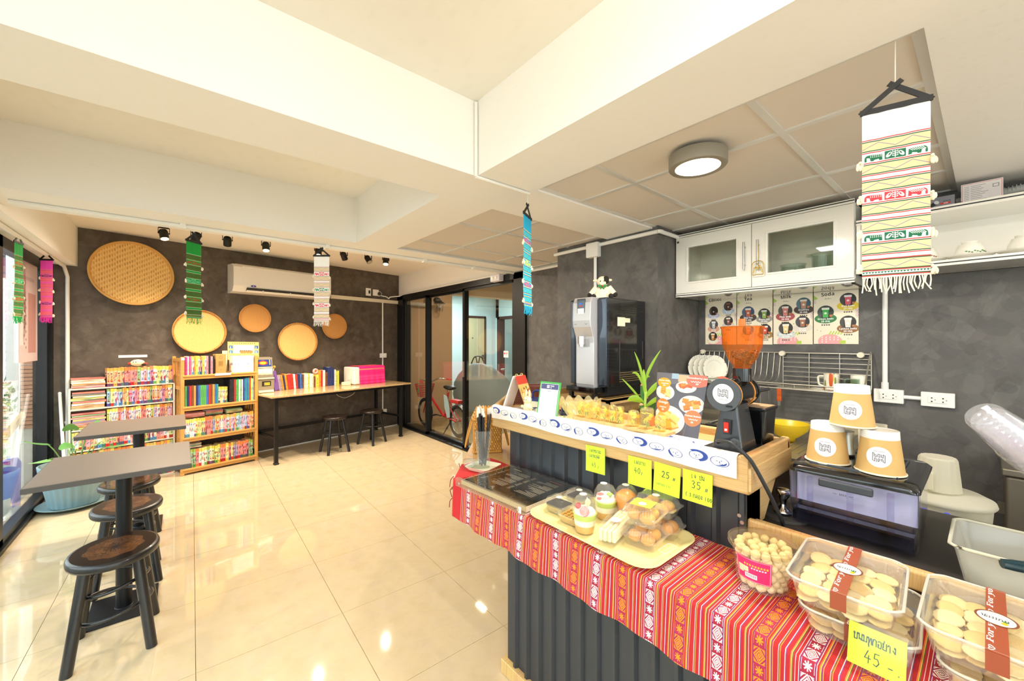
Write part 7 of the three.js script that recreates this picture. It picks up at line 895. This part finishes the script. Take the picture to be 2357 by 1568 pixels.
{ // serving tray
  const t = T('serving_tray', 'cream plastic serving tray of boxed cakes', 'tray', [1.185, CY, -0.885], 0.0); M('tray', loft(trayRings([[0.27, 0.47, 0.05, 0.0], [0.315, 0.52, 0.06, 0.016], [0.33, 0.535, 0.065, 0.018], [0.33, 0.535, 0.065, 0.021], [0.31, 0.515, 0.06, 0.019], [0.268, 0.465, 0.05, 0.004]]), true, true), phy(0xf0e2a2, 0.3), t); M('grip_line', tube(rloop(0.07, 0.03, 0.008, 3).map(([x, z]) => [x, 0.0215, z + 0.235]), 0.001, 40, 4, true), mat(0xf7eec8, 0.3), t);
}
const TYY = CY + 0.005, sticker = mat(0xffffff, 0.5, { map: ctex(128, 128, (x, w, h) => { x.fillStyle = '#f8f2e4'; x.fillRect(0, 0, w, h); x.fillStyle = '#c8402c'; x.beginPath(); x.arc(34, 46, 6, 0, 7); x.fill(); x.fillStyle = '#8a9a7a'; x.font = 'bold 22px serif'; x.textAlign = 'center'; x.fillText('HOMEMADE', 64, 62, 92); x.fillStyle = '#a0a090'; x.fillRect(34, 74, 60, 5); x.fillRect(40, 86, 48, 4); }, false) }), pet = phy(0xfdfcf8, 0.06, { transmission: 0.93, ior: 1.42 });
// small square boxes with dark dessert
function darkBox(x, z, h, label) {
  const t = T('dessert_box', label, 'food box', [x, TYY, z], 0.05, 'small dark dessert boxes on the tray');
  M('clear_tub', loft(trayRings([[0.062, 0.07, 0.01, 0], [0.084, 0.092, 0.012, 0.034], [0.094, 0.102, 0.014, 0.035], [0.094, 0.102, 0.014, 0.037], [0.082, 0.09, 0.012, 0.036], [0.06, 0.068, 0.01, 0.002]]), false, true), pet, t);
  M('filling', [loft(trayRings([[0.056, 0.064, 0.01, 0.003], [0.074, 0.082, 0.012, 0.028]]), true, true)], mat(0xb9a15c, 0.6), t); M('chocolate_top', loft(trayRings([[0.074, 0.082, 0.012, 0.028], [0.074, 0.082, 0.012, 0.034]]), true, true), mat(0x241a15, 0.5), t);
  M('clear_lid', loft(trayRings([[0.094, 0.102, 0.014, 0.038], [0.084, 0.092, 0.012, 0.039], [0.07, 0.078, 0.012, 0.056], [0.05, 0.058, 0.01, 0.0565]]), true, false), pet, t); M('sticker', tr(new THREE.CylinderGeometry(0.0125, 0.0125, 0.0006, 24), 0, 0.0572, 0), sticker, t);
}
darkBox(1.15, -1.085, 0, 'clear box of dark dessert at the tray front left corner'); darkBox(1.27, -1.085, 0, 'clear box of dark dessert at the tray back left corner');
{ const t = T('dessert_box', 'clear open box of golden crumb beside the cream cup', 'food box', [1.125, TYY, -0.99], 0.05); M('clear_tub', loft(trayRings([[0.07, 0.07, 0.01, 0], [0.092, 0.092, 0.012, 0.034], [0.102, 0.102, 0.014, 0.036], [0.09, 0.09, 0.012, 0.036], [0.066, 0.066, 0.01, 0.003]]), false, true), pet, t); M('crumb', loft(trayRings([[0.064, 0.064, 0.01, 0.003], [0.082, 0.082, 0.012, 0.026]]), true, true), mat(0xc8a24a, 0.8), t); M('topping', Array.from({ length: 16 }, (_, i) => el(0.008, 0.004, 0.006, -0.028 + (i % 4) * 0.018, 0.028, -0.028 + Math.floor(i / 4) * 0.018, 7)), mat(0xa87c30, 0.7), t); }
// trifle cups
function trifle(x, z, label, deco) {
  const t = T('trifle_cup', label, 'dessert cup', [x, TYY, z], deco ? -1.3 : -1.0, 'cream trifle cups on the tray'), cr = mat(0xf6f0e2, 0.6);
  M('clear_cup', lathe([[0, 0.002], [0.03, 0], [0.032, 0.004], [0.042, 0.07], [0.046, 0.072], [0.046, 0.075]], 36), pet, t); M('sponge_layer', cy(0.0355, 0.03, 0.026, 0, 0.003, 0, 30), mat(0xdcb060, 0.9), t); M('cream_layer', cy(0.0385, 0.0355, 0.02, 0, 0.029, 0, 30), cr, t); M('green_layer', cy(0.041, 0.0385, 0.018, 0, 0.049, 0, 30), mat(0xb8cf5a, 0.6), t);
  seed = 7 + Math.round(x * 1000); M('cream_top', [el(0.038, 0.018, 0.038, 0, 0.07, 0), ...Array.from({ length: 9 }, () => el(0.012, 0.01, 0.012, rr(-0.022, 0.022), rr(0.078, 0.086), rr(-0.022, 0.022), 8))], cr, t);
  M('clear_dome', lathe([[0.0465, 0.074], [0.0445, 0.078], [0.042, 0.1], [0.03, 0.122], [0.014, 0.13], [0, 0.131]], 36), pet, t); M('sticker', tr(new THREE.CylinderGeometry(0.013, 0.013, 0.0008, 20), -0.006, 0.1312, 0), sticker, t);
  if (deco) { M('cherry', sp(0.0105, -0.016, 0.094, 0.02, 14), phy(0xc81c1c, 0.15), t); M('lollipop', tr(cy(0.018, 0.018, 0.006, 0, 0, 0, 24), 0.013, 0.084, 0.03, 1.2), mat(0xffffff, 0.3, { map: ctex(128, 128, (q, w, h) => { q.fillStyle = '#f4c0b8'; q.fillRect(0, 0, w, h); q.strokeStyle = '#d8585a'; q.lineWidth = 8; q.beginPath(); for (let a = 0; a < 25; a += 0.2) q.lineTo(64 + Math.cos(a) * a * 2.4, 64 + Math.sin(a) * a * 2.4); q.stroke(); }, false) }), t); M('marshmallow', [el(0.01, 0.012, 0.01, 0.01, 0.104, -0.004, 12)], mat(0xf0dca8, 0.7), t); } else { M('strawberry_slice', [el(0.014, 0.006, 0.01, -0.018, 0.092, 0.012, 10), el(0.01, 0.005, 0.008, -0.02, 0.08, 0.024, 10)], mat(0xe06a6a, 0.5), t); M('kiwi_slice', [el(0.012, 0.006, 0.012, 0.016, 0.094, 0.008, 10)], mat(0x9ac04a, 0.5), t); M('sugar_bear', [el(0.009, 0.009, 0.008, 0.002, 0.088, 0.024, 10)], mat(0xf4ecdc, 0.6), t); }
}
trifle(1.1, -0.915, 'cream cup with cherry and pink swirl candy at the tray front', true); trifle(1.245, -0.935, 'cream cup with strawberry and kiwi in the tray middle', false);
{ const t = T('trifle_cup', 'domed cup of orange jelly at the tray back', 'dessert cup', [1.3, TYY, -0.88], 0); M('clear_cup', lathe([[0, 0.002], [0.03, 0], [0.042, 0.07], [0.046, 0.074]], 32), pet, t); M('jelly', lathe([[0, 0.003], [0.03, 0.003], [0.041, 0.07], [0.036, 0.092], [0.018, 0.108], [0, 0.111]], 30), phy(0xe8941e, 0.3), t); M('clear_dome', lathe([[0.0465, 0.074], [0.042, 0.1], [0.03, 0.12], [0.014, 0.128], [0, 0.129]], 32), pet, t); M('sticker', tr(new THREE.CylinderGeometry(0.013, 0.013, 0.0008, 20), -0.004, 0.1296, 0), sticker, t); }
// sandwich wedge
{ const t = T('sandwich_pack', 'long pack of white sandwiches with round label', 'sandwich', [1.175, TYY + 0.002, -0.83], 0.25), br = mat(0xf3e6c4, 0.9); for (let i = 0; i < 4; i++) M('bread_slice', bx(0.19, 0.038, 0.012, 0, 0.024 + i * 0.0015, -0.024 + i * 0.0155, 0.004), br, t); M('filling', Array.from({ length: 3 }, (_, i) => bx(0.18, 0.034, 0.003, 0, 0.025, -0.016 + i * 0.0155)), mat(0xf0d488, 0.8), t); M('wrapper', loft(trayRings([[0.215, 0.085, 0.006, 0], [0.21, 0.08, 0.006, 0.05], [0.2, 0.07, 0.006, 0.053]]), true, true), pet, t); M('logo_sticker', tr(new THREE.CylinderGeometry(0.0175, 0.0175, 0.0008, 28), -0.02, 0.0542, 0.0, 0, -1.6), mat(0xffffff, 0.5, { map: logoTex(false) }), t); t.rotation.order = 'YXZ'; t.rotation.z = 0; }
// pastry clamshells
function clam(x, y, z, ry, label, puffs, lidCol, tint, w = 0.115, d = 0.125) {
  const t = T('pastry_box', label, 'pastry box', [x, y, z], ry, 'clear pastry boxes stacked on the tray'), pm = mat(tint, 0.6);
  const rings = (k, y0, y1) => trayRings([[w * 0.82, d * 0.82, 0.014, y0], [w * 0.9, d * 0.9, 0.014, y1]]);
  M('clear_base', loft(trayRings([[w * 0.78, d * 0.78, 0.012, 0], [w * 0.92, d * 0.92, 0.014, 0.03], [w * 1.04, d * 1.04, 0.016, 0.031], [w * 1.04, d * 1.04, 0.016, 0.033], [w * 0.9, d * 0.9, 0.014, 0.033], [w * 0.76, d * 0.76, 0.012, 0.002]]), false, true), pet, t);
  M('clear_lid', loft(trayRings([[w * 1.04, d * 1.04, 0.016, 0.034], [w * 0.92, d * 0.92, 0.014, 0.035], [w * 0.78, d * 0.78, 0.014, 0.06], [w * 0.62, d * 0.62, 0.012, 0.062]]), true, false), pet, t);
  M('ribbing', Array.from({ length: 11 }, (_, i) => rod([-w * 0.455, 0.037, -d * 0.36 + i * d * 0.072], [-w * 0.395, 0.058, -d * 0.34 + i * d * 0.068], 0.0012, 4)), pet, t);
  seed = Math.round(900 + x * 1000 + y * 777); for (let i = 0; i < puffs; i++) M('pastry', el(rr(0.021, 0.026), rr(0.017, 0.021), rr(0.022, 0.026), (i % 2 - 0.5) * w * 0.4, 0.023 + rr(0, 0.006), (Math.floor(i / 2) - (Math.ceil(puffs / 2) - 1) / 2) * d * 0.36, 12), pm, t);
  if (lidCol) M('label_card', bx(w * 0.56, 0.0008, d * 0.56, 0, 0.0626, 0), mat(lidCol, 0.5), t); M('sticker', tr(new THREE.CylinderGeometry(0.013, 0.013, 0.0008, 20), -0.01, 0.0634, 0), sticker, t);
}
clam(1.19, TYY, -0.735, 0.1, 'clear box of round puffs at the tray front right', 4, 0, 0xd99a3c); clam(1.2, TYY + 0.065, -0.745, 0.18, 'clear box with lime label, top of the front stack', 4, 0xd6dc4a, 0xe0a548); clam(1.3, TYY, -0.73, 0.1, 'clear box of puffs at the tray back right, bottom of stack', 4, 0, 0xd4923a, 0.1, 0.125); clam(1.305, TYY + 0.065, -0.755, 0.05, 'clear long box of golden pastries, top of the back stack', 4, 0, 0xdca24a, 0.1, 0.15);
// tub of meringue biscuits
{
  const t = T('biscuit_tub', 'clear tub of round ivory biscuits with pink label', 'tub', [1.252, CY, -0.405], 0);
  M('clear_tub', lathe([[0, 0.001], [0.06, 0], [0.063, 0.004], [0.076, 0.108], [0.082, 0.11], [0.083, 0.114]], 44), pet, t); M('lid', lathe([[0.0835, 0.106], [0.086, 0.107], [0.086, 0.119], [0.082, 0.121], [0.078, 0.119], [0.076, 0.1165], [0, 0.1165]], 44), glass(0xf6f2e2, 0.3), t);
  seed = 19; const bmat1 = mat(0xefdcae, 0.6), bg = [0, 1, 2].map(() => { const g = new THREE.SphereGeometry(0.0125, 12, 9), p = g.attributes.position; for (let i = 0; i < p.count; i++) { const k = 1 + 0.07 * Math.sin(p.getX(i) * 500 + p.getY(i) * 300) ; p.setXYZ(i, p.getX(i) * k * 1.12, p.getY(i) * k * 0.86, p.getZ(i) * k); } g.computeVertexNormals(); return g; });
  for (let L = 0; L < 7; L++) { const y = 0.013 + L * 0.0148, R = 0.06 + 0.013 * y / 0.108, n = L === 6 ? 15 : 13; for (let i = 0; i < n; i++) { const a = i / n * 6.283 + L * 0.24, b = M('biscuit', bg[i % 3], bmat1, t); b.position.set(Math.cos(a) * (R - 0.015), y + rr(-0.002, 0.002), Math.sin(a) * (R - 0.015)); b.rotation.set(rr(-1, 1), rnd() * 6, rr(-1, 1)); } if (L > 4) for (let i = 0; i < 7; i++) { const a = i / 7 * 6.283, b = M('biscuit', bg[i % 3], bmat1, t); b.position.set(Math.cos(a) * 0.026 * (i ? 1 : 0), y, Math.sin(a) * 0.026 * (i ? 1 : 0)); b.rotation.set(rr(-1, 1), rnd() * 6, 0); } }
  const lt = ctex(256, 256, (x, w, h) => { x.fillStyle = '#e4336e'; x.fillRect(0, 0, w, h); x.strokeStyle = '#f9c0d0'; x.lineWidth = 4; x.strokeRect(8, 8, w - 16, h - 16); x.fillStyle = '#f2b83a'; for (let i = 0; i < 9; i++) x.fillRect(70 + i * 19, 60, 12, 22); x.fillStyle = '#fff'; for (let i = 0; i < 6; i++) x.fillRect(120 + i * 18, 94, 11, 14); x.fillStyle = '#f4e2b4'; for (let i = 0; i < 14; i++) { x.beginPath(); x.arc(30 + (i % 4) * 20, 110 + Math.floor(i / 4) * 20, 12, 0, 7); x.fill(); } x.fillStyle = '#fff'; x.fillRect(70, 170, 90, 50); x.fillStyle = '#222'; for (let i = 0; i < 18; i++) x.fillRect(76 + i * 4.4, 176, i % 3 ? 2 : 1, 34); }, false);
  const g = grid(14, 8, (u, v) => { const a = Math.PI + 0.65 - u * 1.25, y = 0.03 + v * 0.062, R = 0.0645 + 0.013 * y / 0.108; return [Math.cos(a) * R, y, Math.sin(a) * R]; }); M('pink_label', g, mat(0xffffff, 0.4, { map: lt, side: THREE.DoubleSide }), t);
}
// cookie boxes
const bandTex = ctex(128, 512, (x, w, h) => { x.fillStyle = '#9a4a2c'; x.fillRect(0, 0, w, h); x.save(); x.translate(w / 2 + 18, 0); x.rotate(Math.PI / 2); x.fillStyle = '#fff'; x.font = 'italic bold 54px serif'; x.fillText('For you', 60, 0); x.fillText('For you', 330, 0); x.strokeStyle = '#fff'; x.lineWidth = 5; for (const q of [26, 296]) { x.beginPath(); x.moveTo(q, 8); x.bezierCurveTo(q - 30, -24, q - 4, -40, q, -16); x.bezierCurveTo(q + 4, -40, q + 30, -24, q, 8); x.stroke(); } x.restore(); }, false);
const seal = ctex(256, 256, (x, w, h) => { x.fillStyle = '#7a4428'; x.fillRect(0, 0, w, h); x.fillStyle = '#faf6f0'; x.beginPath(); x.arc(128, 128, 112, 0, 7); x.fill(); x.strokeStyle = '#8a8078'; x.lineWidth = 5; x.beginPath(); x.arc(128, 128, 66, 0, 7); x.stroke(); x.lineWidth = 10; x.setLineDash([9, 9]); x.beginPath(); x.arc(128, 128, 90, 3.4, 6.0); x.stroke(); x.setLineDash([]); hand(x, 'นองมายด', 42, 150, 40, 6); x.fillStyle = '#3f7a34'; for (let i = 0; i < 5; i++) { x.save(); x.translate(176, 160); x.rotate(-0.8 + i * 0.4); x.fillRect(-4, -34, 8, 34); x.restore(); } x.fillStyle = '#e8b020'; x.beginPath(); x.ellipse(174, 182, 20, 26, 0.3, 0, 7); x.fill(); }, false);
const cookieG = [1, 0.9].map((k) => { const s = 28, rg = (r, y) => Array.from({ length: s }, (_, i) => { const a = i / s * 6.283, q = r * (1 + 0.025 * Math.cos(a * 14)); return [Math.cos(a) * q * 1.3 * k, y, Math.sin(a) * q * 1.1 * k]; }); return loft([rg(0.019, 0), rg(0.0215, 0.0025), rg(0.0205, 0.006), rg(0.012, 0.0075)], true, true); });
const cookieM = [0xefd79a, 0xe8c880, 0xf3e0ac].map((c) => mat(c, 0.65));
function cookieBox(x, y, z, ry, label, layers, sticker2) {
  const t = T('cookie_box', label, 'cookie box', [x, y, z], ry, 'clear boxes of oval cookies'), w = 0.275, d = 0.205, H = 0.056;
  M('clear_tub', loft(trayRings([[w * 0.84, d * 0.82, 0.024, 0], [w * 0.93, d * 0.92, 0.03, H - 0.006], [w * 1.0, d * 1.0, 0.034, H - 0.005], [w * 0.92, d * 0.91, 0.03, H - 0.004], [w * 0.83, d * 0.81, 0.024, 0.002]]), false, true), pet, t);
  M('lid', loft(trayRings([[w * 1.01, d * 1.01, 0.034, H - 0.006], [w * 1.02, d * 1.02, 0.034, H + 0.002], [w * 0.97, d * 0.96, 0.03, H + 0.004], [w * 0.95, d * 0.94, 0.03, H + 0.001]]), true, false), pet, t); M('lid_bead', tube(rloop(w * 0.99, d * 0.99, 0.034, 6).map(([a, b]) => [a, H + 0.003, b]), 0.0028, 90, 6, true), phy(0xf6f3ea, 0.3, { transmission: 0.6 }), t);
  seed = Math.round(1000 + z * 3000 + y * 999); for (let L = 0; L < layers; L++) for (let i = 0; i < 5; i++) for (let j = 0; j < 4; j++) { const c = M('cookie', cookieG[(i + j) % 2], cookieM[(i * 2 + j + L) % 3], t); c.position.set(-w * 0.33 + i * w * 0.165 + rr(-0.006, 0.006), 0.004 + L * 0.0145 + rr(0, 0.004), -d * 0.3 + j * d * 0.2 + rr(-0.005, 0.005)); c.rotation.set(rr(-0.16, 0.16), rr(-0.5, 0.5) + 0.2, rr(-0.05, 0.22)); }
  M('paper_band', [bb(-w * 0.52, w * 0.52, H + 0.0045, H + 0.0052, -0.014, 0.014)], mat(0xffffff, 0.5, { map: null, color: 0x9a4a2c }), t).visible = true;
  const bt = new THREE.PlaneGeometry(0.028, w * 1.03).rotateX(-Math.PI / 2).rotateY(Math.PI / 2).translate(0, H + 0.0056, 0); M('band_print', bt, mat(0xffffff, 0.5, { map: bandTex }), t); M('band_side', [bb(-w * 0.525, -w * 0.515, H - 0.03, H + 0.005, -0.014, 0.014)], mat(0x9a4a2c, 0.5), t);
  M('round_seal', new THREE.CircleGeometry(0.029, 36).rotateX(-Math.PI / 2).rotateY(-Math.PI / 2).translate(-0.005, H + 0.0062, 0), mat(0xffffff, 0.5, { map: seal }), t);
}
cookieBox(1.255, CY, -0.195, 0.05, 'cookie box under another, behind the price card', 2); cookieBox(1.25, CY + 0.0625, -0.22, 0.06, 'cookie box with round seal on top, next to the biscuit tub', 2);
cookieBox(1.25, CY, 0.035, 0.03, 'lower cookie box at the right picture edge', 2); cookieBox(1.255, CY + 0.0625, 0.01, 0.0, 'upper cookie box at the right picture edge', 2);
// ---------------------------------------------------------------- espresso corner
{
  const t = T('espresso_machine', 'black espresso machine seen from behind its clear water tank', 'coffee machine', [0, 0, 0]), tank = glass(0xf0f0f8, 0.03, { ior: 1.45 });
  M('body', bb(1.63, 1.92, 0.835, 1.0, -0.42, -0.13, 0.015), blackGloss, t); M('feet', [[1.66, -0.4], [1.66, -0.15], [1.9, -0.4], [1.9, -0.15]].map(([x, z]) => cy(0.014, 0.014, 0.018, x, 0.82, z, 12)), blackPlastic, t);
  M('top_cover', loft(trayRings([[0.37, 0.31, 0.02, 0.996], [0.372, 0.312, 0.024, 1.008], [0.35, 0.29, 0.03, 1.02], [0.3, 0.24, 0.03, 1.0215]]).map((r) => r.map(([x, y, z]) => [x + 1.738, y, z - 0.274])), true, true), blackGloss, t); M('cup_rail', [bb(1.6, 1.605, 1.021, 1.026, -0.38, -0.17), bb(1.86, 1.865, 1.021, 1.026, -0.38, -0.17), bb(1.6, 1.865, 1.021, 1.026, -0.172, -0.168)], mat(0x55565a, 0.3, { metalness: 0.6 }), t);
  M('water_tank', loft(trayRings([[0.07, 0.298, 0.014, 0.83], [0.078, 0.308, 0.018, 0.997], [0.072, 0.302, 0.016, 0.997], [0.064, 0.292, 0.012, 0.834]]).map((r) => r.map(([x, y, z]) => [x + 1.592, y, z - 0.274])), false, true), tank, t);
  M('tank_ribs', [-0.37, -0.27, -0.18].map((z) => bb(1.56, 1.572, 0.85, 0.985, z - 0.008, z + 0.008, 0.003)), tank, t); M('tank_water', bb(1.562, 1.622, 0.836, 0.875, -0.416, -0.132), glass(0xb8bcc8, 0.03), t); M('tank_back_reflection', bb(1.624, 1.63, 0.885, 0.994, -0.42, -0.13), phy(0xe9e9f4, 0.2), t);  // pale lilac back panel, whitened in colour to paint in the window reflection
  M('tank_handle', bb(1.545, 1.557, 0.966, 0.99, -0.345, -0.215, 0.005), mat(0x3c4248, 0.35), t); M('maximum_mark', new THREE.PlaneGeometry(0.05, 0.0125).rotateY(-Math.PI / 2).translate(1.5525, 0.952, -0.285), mat(0xffffff, 0.5, { map: ctex(256, 64, (x, w, h) => { x.clearRect(0, 0, w, h); x.fillStyle = '#2c2c34'; x.font = '46px sans-serif'; x.textAlign = 'center'; x.fillText('MAX', w / 2, 48); x.fillRect(6, 30, 50, 5); x.fillRect(200, 30, 50, 5); }, false), transparent: true }), t);
  M('portafilter', [rod([1.92, 0.93, -0.28], [2.02, 0.93, -0.28], 0.014)], blackPlastic, t);
}
function paperCup(x, y, z, label) {
  const t = T('paper_cup', label, 'cup', [x, y, z], -Math.PI / 2 + 0.08, 'kraft cups stacked upside down'), kr = mat(0xd6ae6c, 0.7);
  M('kraft_body', lathe([[0.0575, 0.004], [0.0455, 0.105]], 48), kr, t); M('white_base', lathe([[0.0455, 0.105], [0.0442, 0.1285], [0.042, 0.1295], [0.041, 0.125], [0, 0.1245]], 48), paperW, t); M('rolled_rim', tr(new THREE.TorusGeometry(0.0588, 0.0028, 8, 56), 0, 0.003, 0, Math.PI / 2), mat(0xf1e6cc, 0.6), t);
  const g = grid(16, 16, (u, v) => { const q = (u - 0.5) * 2, w = (v - 0.5) * 2, rr2 = Math.max(Math.abs(q), Math.abs(w)) / Math.max(1e-6, Math.hypot(q, w)), px = q * rr2 * 0.0295, py = w * rr2 * 0.0295 + 0.055, R = 0.0578 - (py - 0.004) * 0.1188; const a = px / R; return [Math.sin(a) * (R + 0.0006), py, Math.cos(a) * (R + 0.0006)]; });
  { const uv = g.attributes.uv, p = g.attributes.position; for (let i = 0; i < uv.count; i++) { const u = (uv.getX(i) - 0.5) * 2, v = (uv.getY(i) - 0.5) * 2, k = Math.max(Math.abs(u), Math.abs(v)) / Math.max(1e-6, Math.hypot(u, v)); uv.setXY(i, 0.5 + u * k * 0.5, 0.5 + v * k * 0.5); } }
  M('logo_sticker', g, mat(0xffffff, 0.5, { map: logoFlip }), t);
}
const logoFlip = logoTex(true);
paperCup(1.66, 1.0225, -0.345, 'kraft paper cup upside down, lower left of the three'); paperCup(1.645, 1.0225, -0.213, 'kraft paper cup upside down, lower right of the three'); paperCup(1.655, 1.152, -0.281, 'kraft paper cup upside down, on top of the other two');
O('clear_scoop', tr(loft(trayRings([[0.05, 0.07, 0.01, 0], [0.05, 0.07, 0.01, 0.12]]), false, true).rotateZ(0.1), 1.8, 1.022, -0.25), milky, 'frosted plastic container behind the kraft cups', 'container');
O('milk_jug', [lathe([[0, 0], [0.034, 0], [0.036, 0.01], [0.03, 0.07], [0.034, 0.085], [0.032, 0.085]], 28).translate(1.79, 1.0225, -0.33)], steel, 'steel milk jug behind the kraft cups', 'jug');
{ const t = T('coffee_tamper', 'chrome coffee tamper on a black mat', 'tamper', [1.6, 0.832, -0.455]); M('base', lathe([[0, 0], [0.029, 0], [0.029, 0.006], [0.022, 0.012], [0.01, 0.02], [0.009, 0.03]], 36), chrome, t); M('grip', lathe([[0.009, 0.03], [0.012, 0.045], [0.02, 0.058], [0.021, 0.075], [0.018, 0.08], [0, 0.081]], 30), chrome, t); }
O('tamping_mat', [cy(0.07, 0.072, 0.008, 1.6, 0.8205, -0.45, 40), tr(new THREE.TorusGeometry(0.04, 0.002, 6, 40), 1.6, 0.829, -0.455, Math.PI / 2)], mat(0x2f2d28, 0.6), 'black oval tamping mat under the tamper', 'mat');
{ // lidded bucket with beaker
  const t = T('plastic_bucket', 'frosted plastic bucket with blue handle behind the machine', 'bucket', [2.36, 0.56, -0.11]); M('tub', lathe([[0, 0.002], [0.105, 0], [0.108, 0.01], [0.125, 0.225], [0.13, 0.23]], 44), milky, t); M('water', cy(0.117, 0.104, 0.15, 0, 0.006, 0, 40), glass(0xe6e4c8, 0.1), t); M('lid', lathe([[0.132, 0.225], [0.136, 0.232], [0.132, 0.245], [0.1, 0.262], [0.06, 0.27], [0, 0.27]], 44), milky, t);
  M('handle', tube([[-0.14, 0.2, 0.01], [-0.16, 0.17, -0.03], [-0.15, 0.15, -0.08], [-0.1, 0.13, -0.13]], 0.007, 24, 8), mat(0x4a4fd0, 0.4), t); M('handle_hub', sp(0.014, -0.138, 0.2, 0.01, 12), mat(0x4a4fd0, 0.4), t);
  const b = T('beaker', 'ribbed frosted beaker upside down on the bucket lid', 'beaker', [2.33, 0.832, -0.13]); const rg = (r, y) => Array.from({ length: 60 }, (_, i) => { const a = i / 60 * 6.283, q = r * (1 + 0.02 * Math.cos(a * 15)); return [Math.cos(a) * q, y, Math.sin(a) * q]; }); M('body', loft([rg(0.066, 0), rg(0.055, 0.12), rg(0.05, 0.128)], true, false), milky, b); M('handle', bx(0.012, 0.07, 0.022, -0.066, 0.04, -0.02, 0.004), milky, b);
  const sh = T('low_shelf', 'dark low shelf carrying the bucket', 'shelf', [2.36, 0, -0.05]); M('top', bx(0.5, 0.02, 0.5, 0, 0.549, 0.1), mat(0x4a3a28, 0.6), sh); M('edge', bx(0.012, 0.03, 0.5, -0.256, 0.545, 0.1), pine, sh); M('base', bx(0.4, 0.54, 0.4, 0, 0.27, 0.1), mat(0x2a221a, 0.7), sh);
}
{ const t = T('steel_freezer', 'grey steel chest at the right picture edge', 'chest', [2.835, 0, 0.295]); M('body', bx(0.4, 0.86, 0.5, 0, 0.43, 0, 0.01), mat(0x6f675a, 0.45, { metalness: 0.5 }), t); M('lid', bx(0.42, 0.03, 0.52, 0, 0.878, 0, 0.006), mat(0x8a8172, 0.35, { metalness: 0.7 }), t); M('hinge', bx(0.01, 0.05, 0.02, -0.1, 0.7, -0.26), steel, t); }
{ // sleeve of nested plastic cups leaning out of a holder beyond the picture edge
  const t = T('plastic_cup_sleeve', 'leaning stack of clear plastic cups at the right edge', 'cups', [1.345, 1.265, -0.012]), c = phy(0xfbfbfd, 0.05, { transmission: 0.9, ior: 1.4 }), dir = new THREE.Vector3(0.6, -0.6, 0.53).normalize(), qt = new THREE.Quaternion().setFromUnitVectors(new THREE.Vector3(0, 1, 0), dir);
  for (let i = 0; i < 8; i++) { const m = M('plastic_cup', lathe([[0, 0.002], [0.024, 0.0], [0.031, 0.006], [0.034, 0.014], [0.044, 0.11], [0.047, 0.112]], 40).translate(0, i * 0.016, 0), c, t); m.quaternion.copy(qt); }
  const h = T('cup_holder', 'dark holder of the plastic cups beyond the picture edge', 'holder', [1.44, 0.82, 0.12]); M('post', bx(0.05, 0.28, 0.05, 0.03, 0.14, 0.06), blackPlastic, h); const cr = M('cradle', cy(0.052, 0.052, 0.1, 0, 0, 0, 30, true), blackPlastic, h); cr.quaternion.copy(qt); cr.position.set(-0.005, 0.35, 0.0);
}
{ // clear bin with portafilters
  const t = T('clear_bin', 'clear plastic bin behind the right cookie box', 'bin', [1.6, 0.822, 0.06]); M('bin', loft(trayRings([[0.2, 0.2, 0.02, 0], [0.23, 0.235, 0.024, 0.085], [0.245, 0.25, 0.026, 0.088], [0.224, 0.23, 0.024, 0.088], [0.195, 0.195, 0.02, 0.004]]), true, true), phy(0xf6f4ec, 0.2, { transmission: 0.75 }), t); M('bin_rim', tube(rloop(0.242, 0.247, 0.026, 6).map(([a, b]) => [a, 0.09, b]), 0.004, 80, 6, true), milky, t);
  for (const [x, y, z, ry, lab] of [[1.47, 0.905, 0.02, 0.4, 'dark teal pitcher handle resting across the clear bin'], [1.56, 0.925, 0.075, 1.1, 'second dark teal pitcher handle at the right edge']]) { const h = T('portafilter_handle', lab, 'handle', [x, y, z], ry); M('grip', loft([[0.012, 0.01, 0], [0.016, 0.012, 0.02], [0.018, 0.013, 0.07], [0.014, 0.01, 0.1]].map(([a, b, s]) => Array.from({ length: 20 }, (_, i) => { const q = i / 20 * 6.283; return [Math.cos(q) * a, Math.sin(q) * b, s]; })), true, true), phy(0x123038, 0.3), h); M('loop', tube([[0, 0, 0.1], [0.01, 0.02, 0.13], [0.03, 0.01, 0.16]], 0.005, 16, 8), blackPlastic, h); }
}
renderer.render(scene, camera);
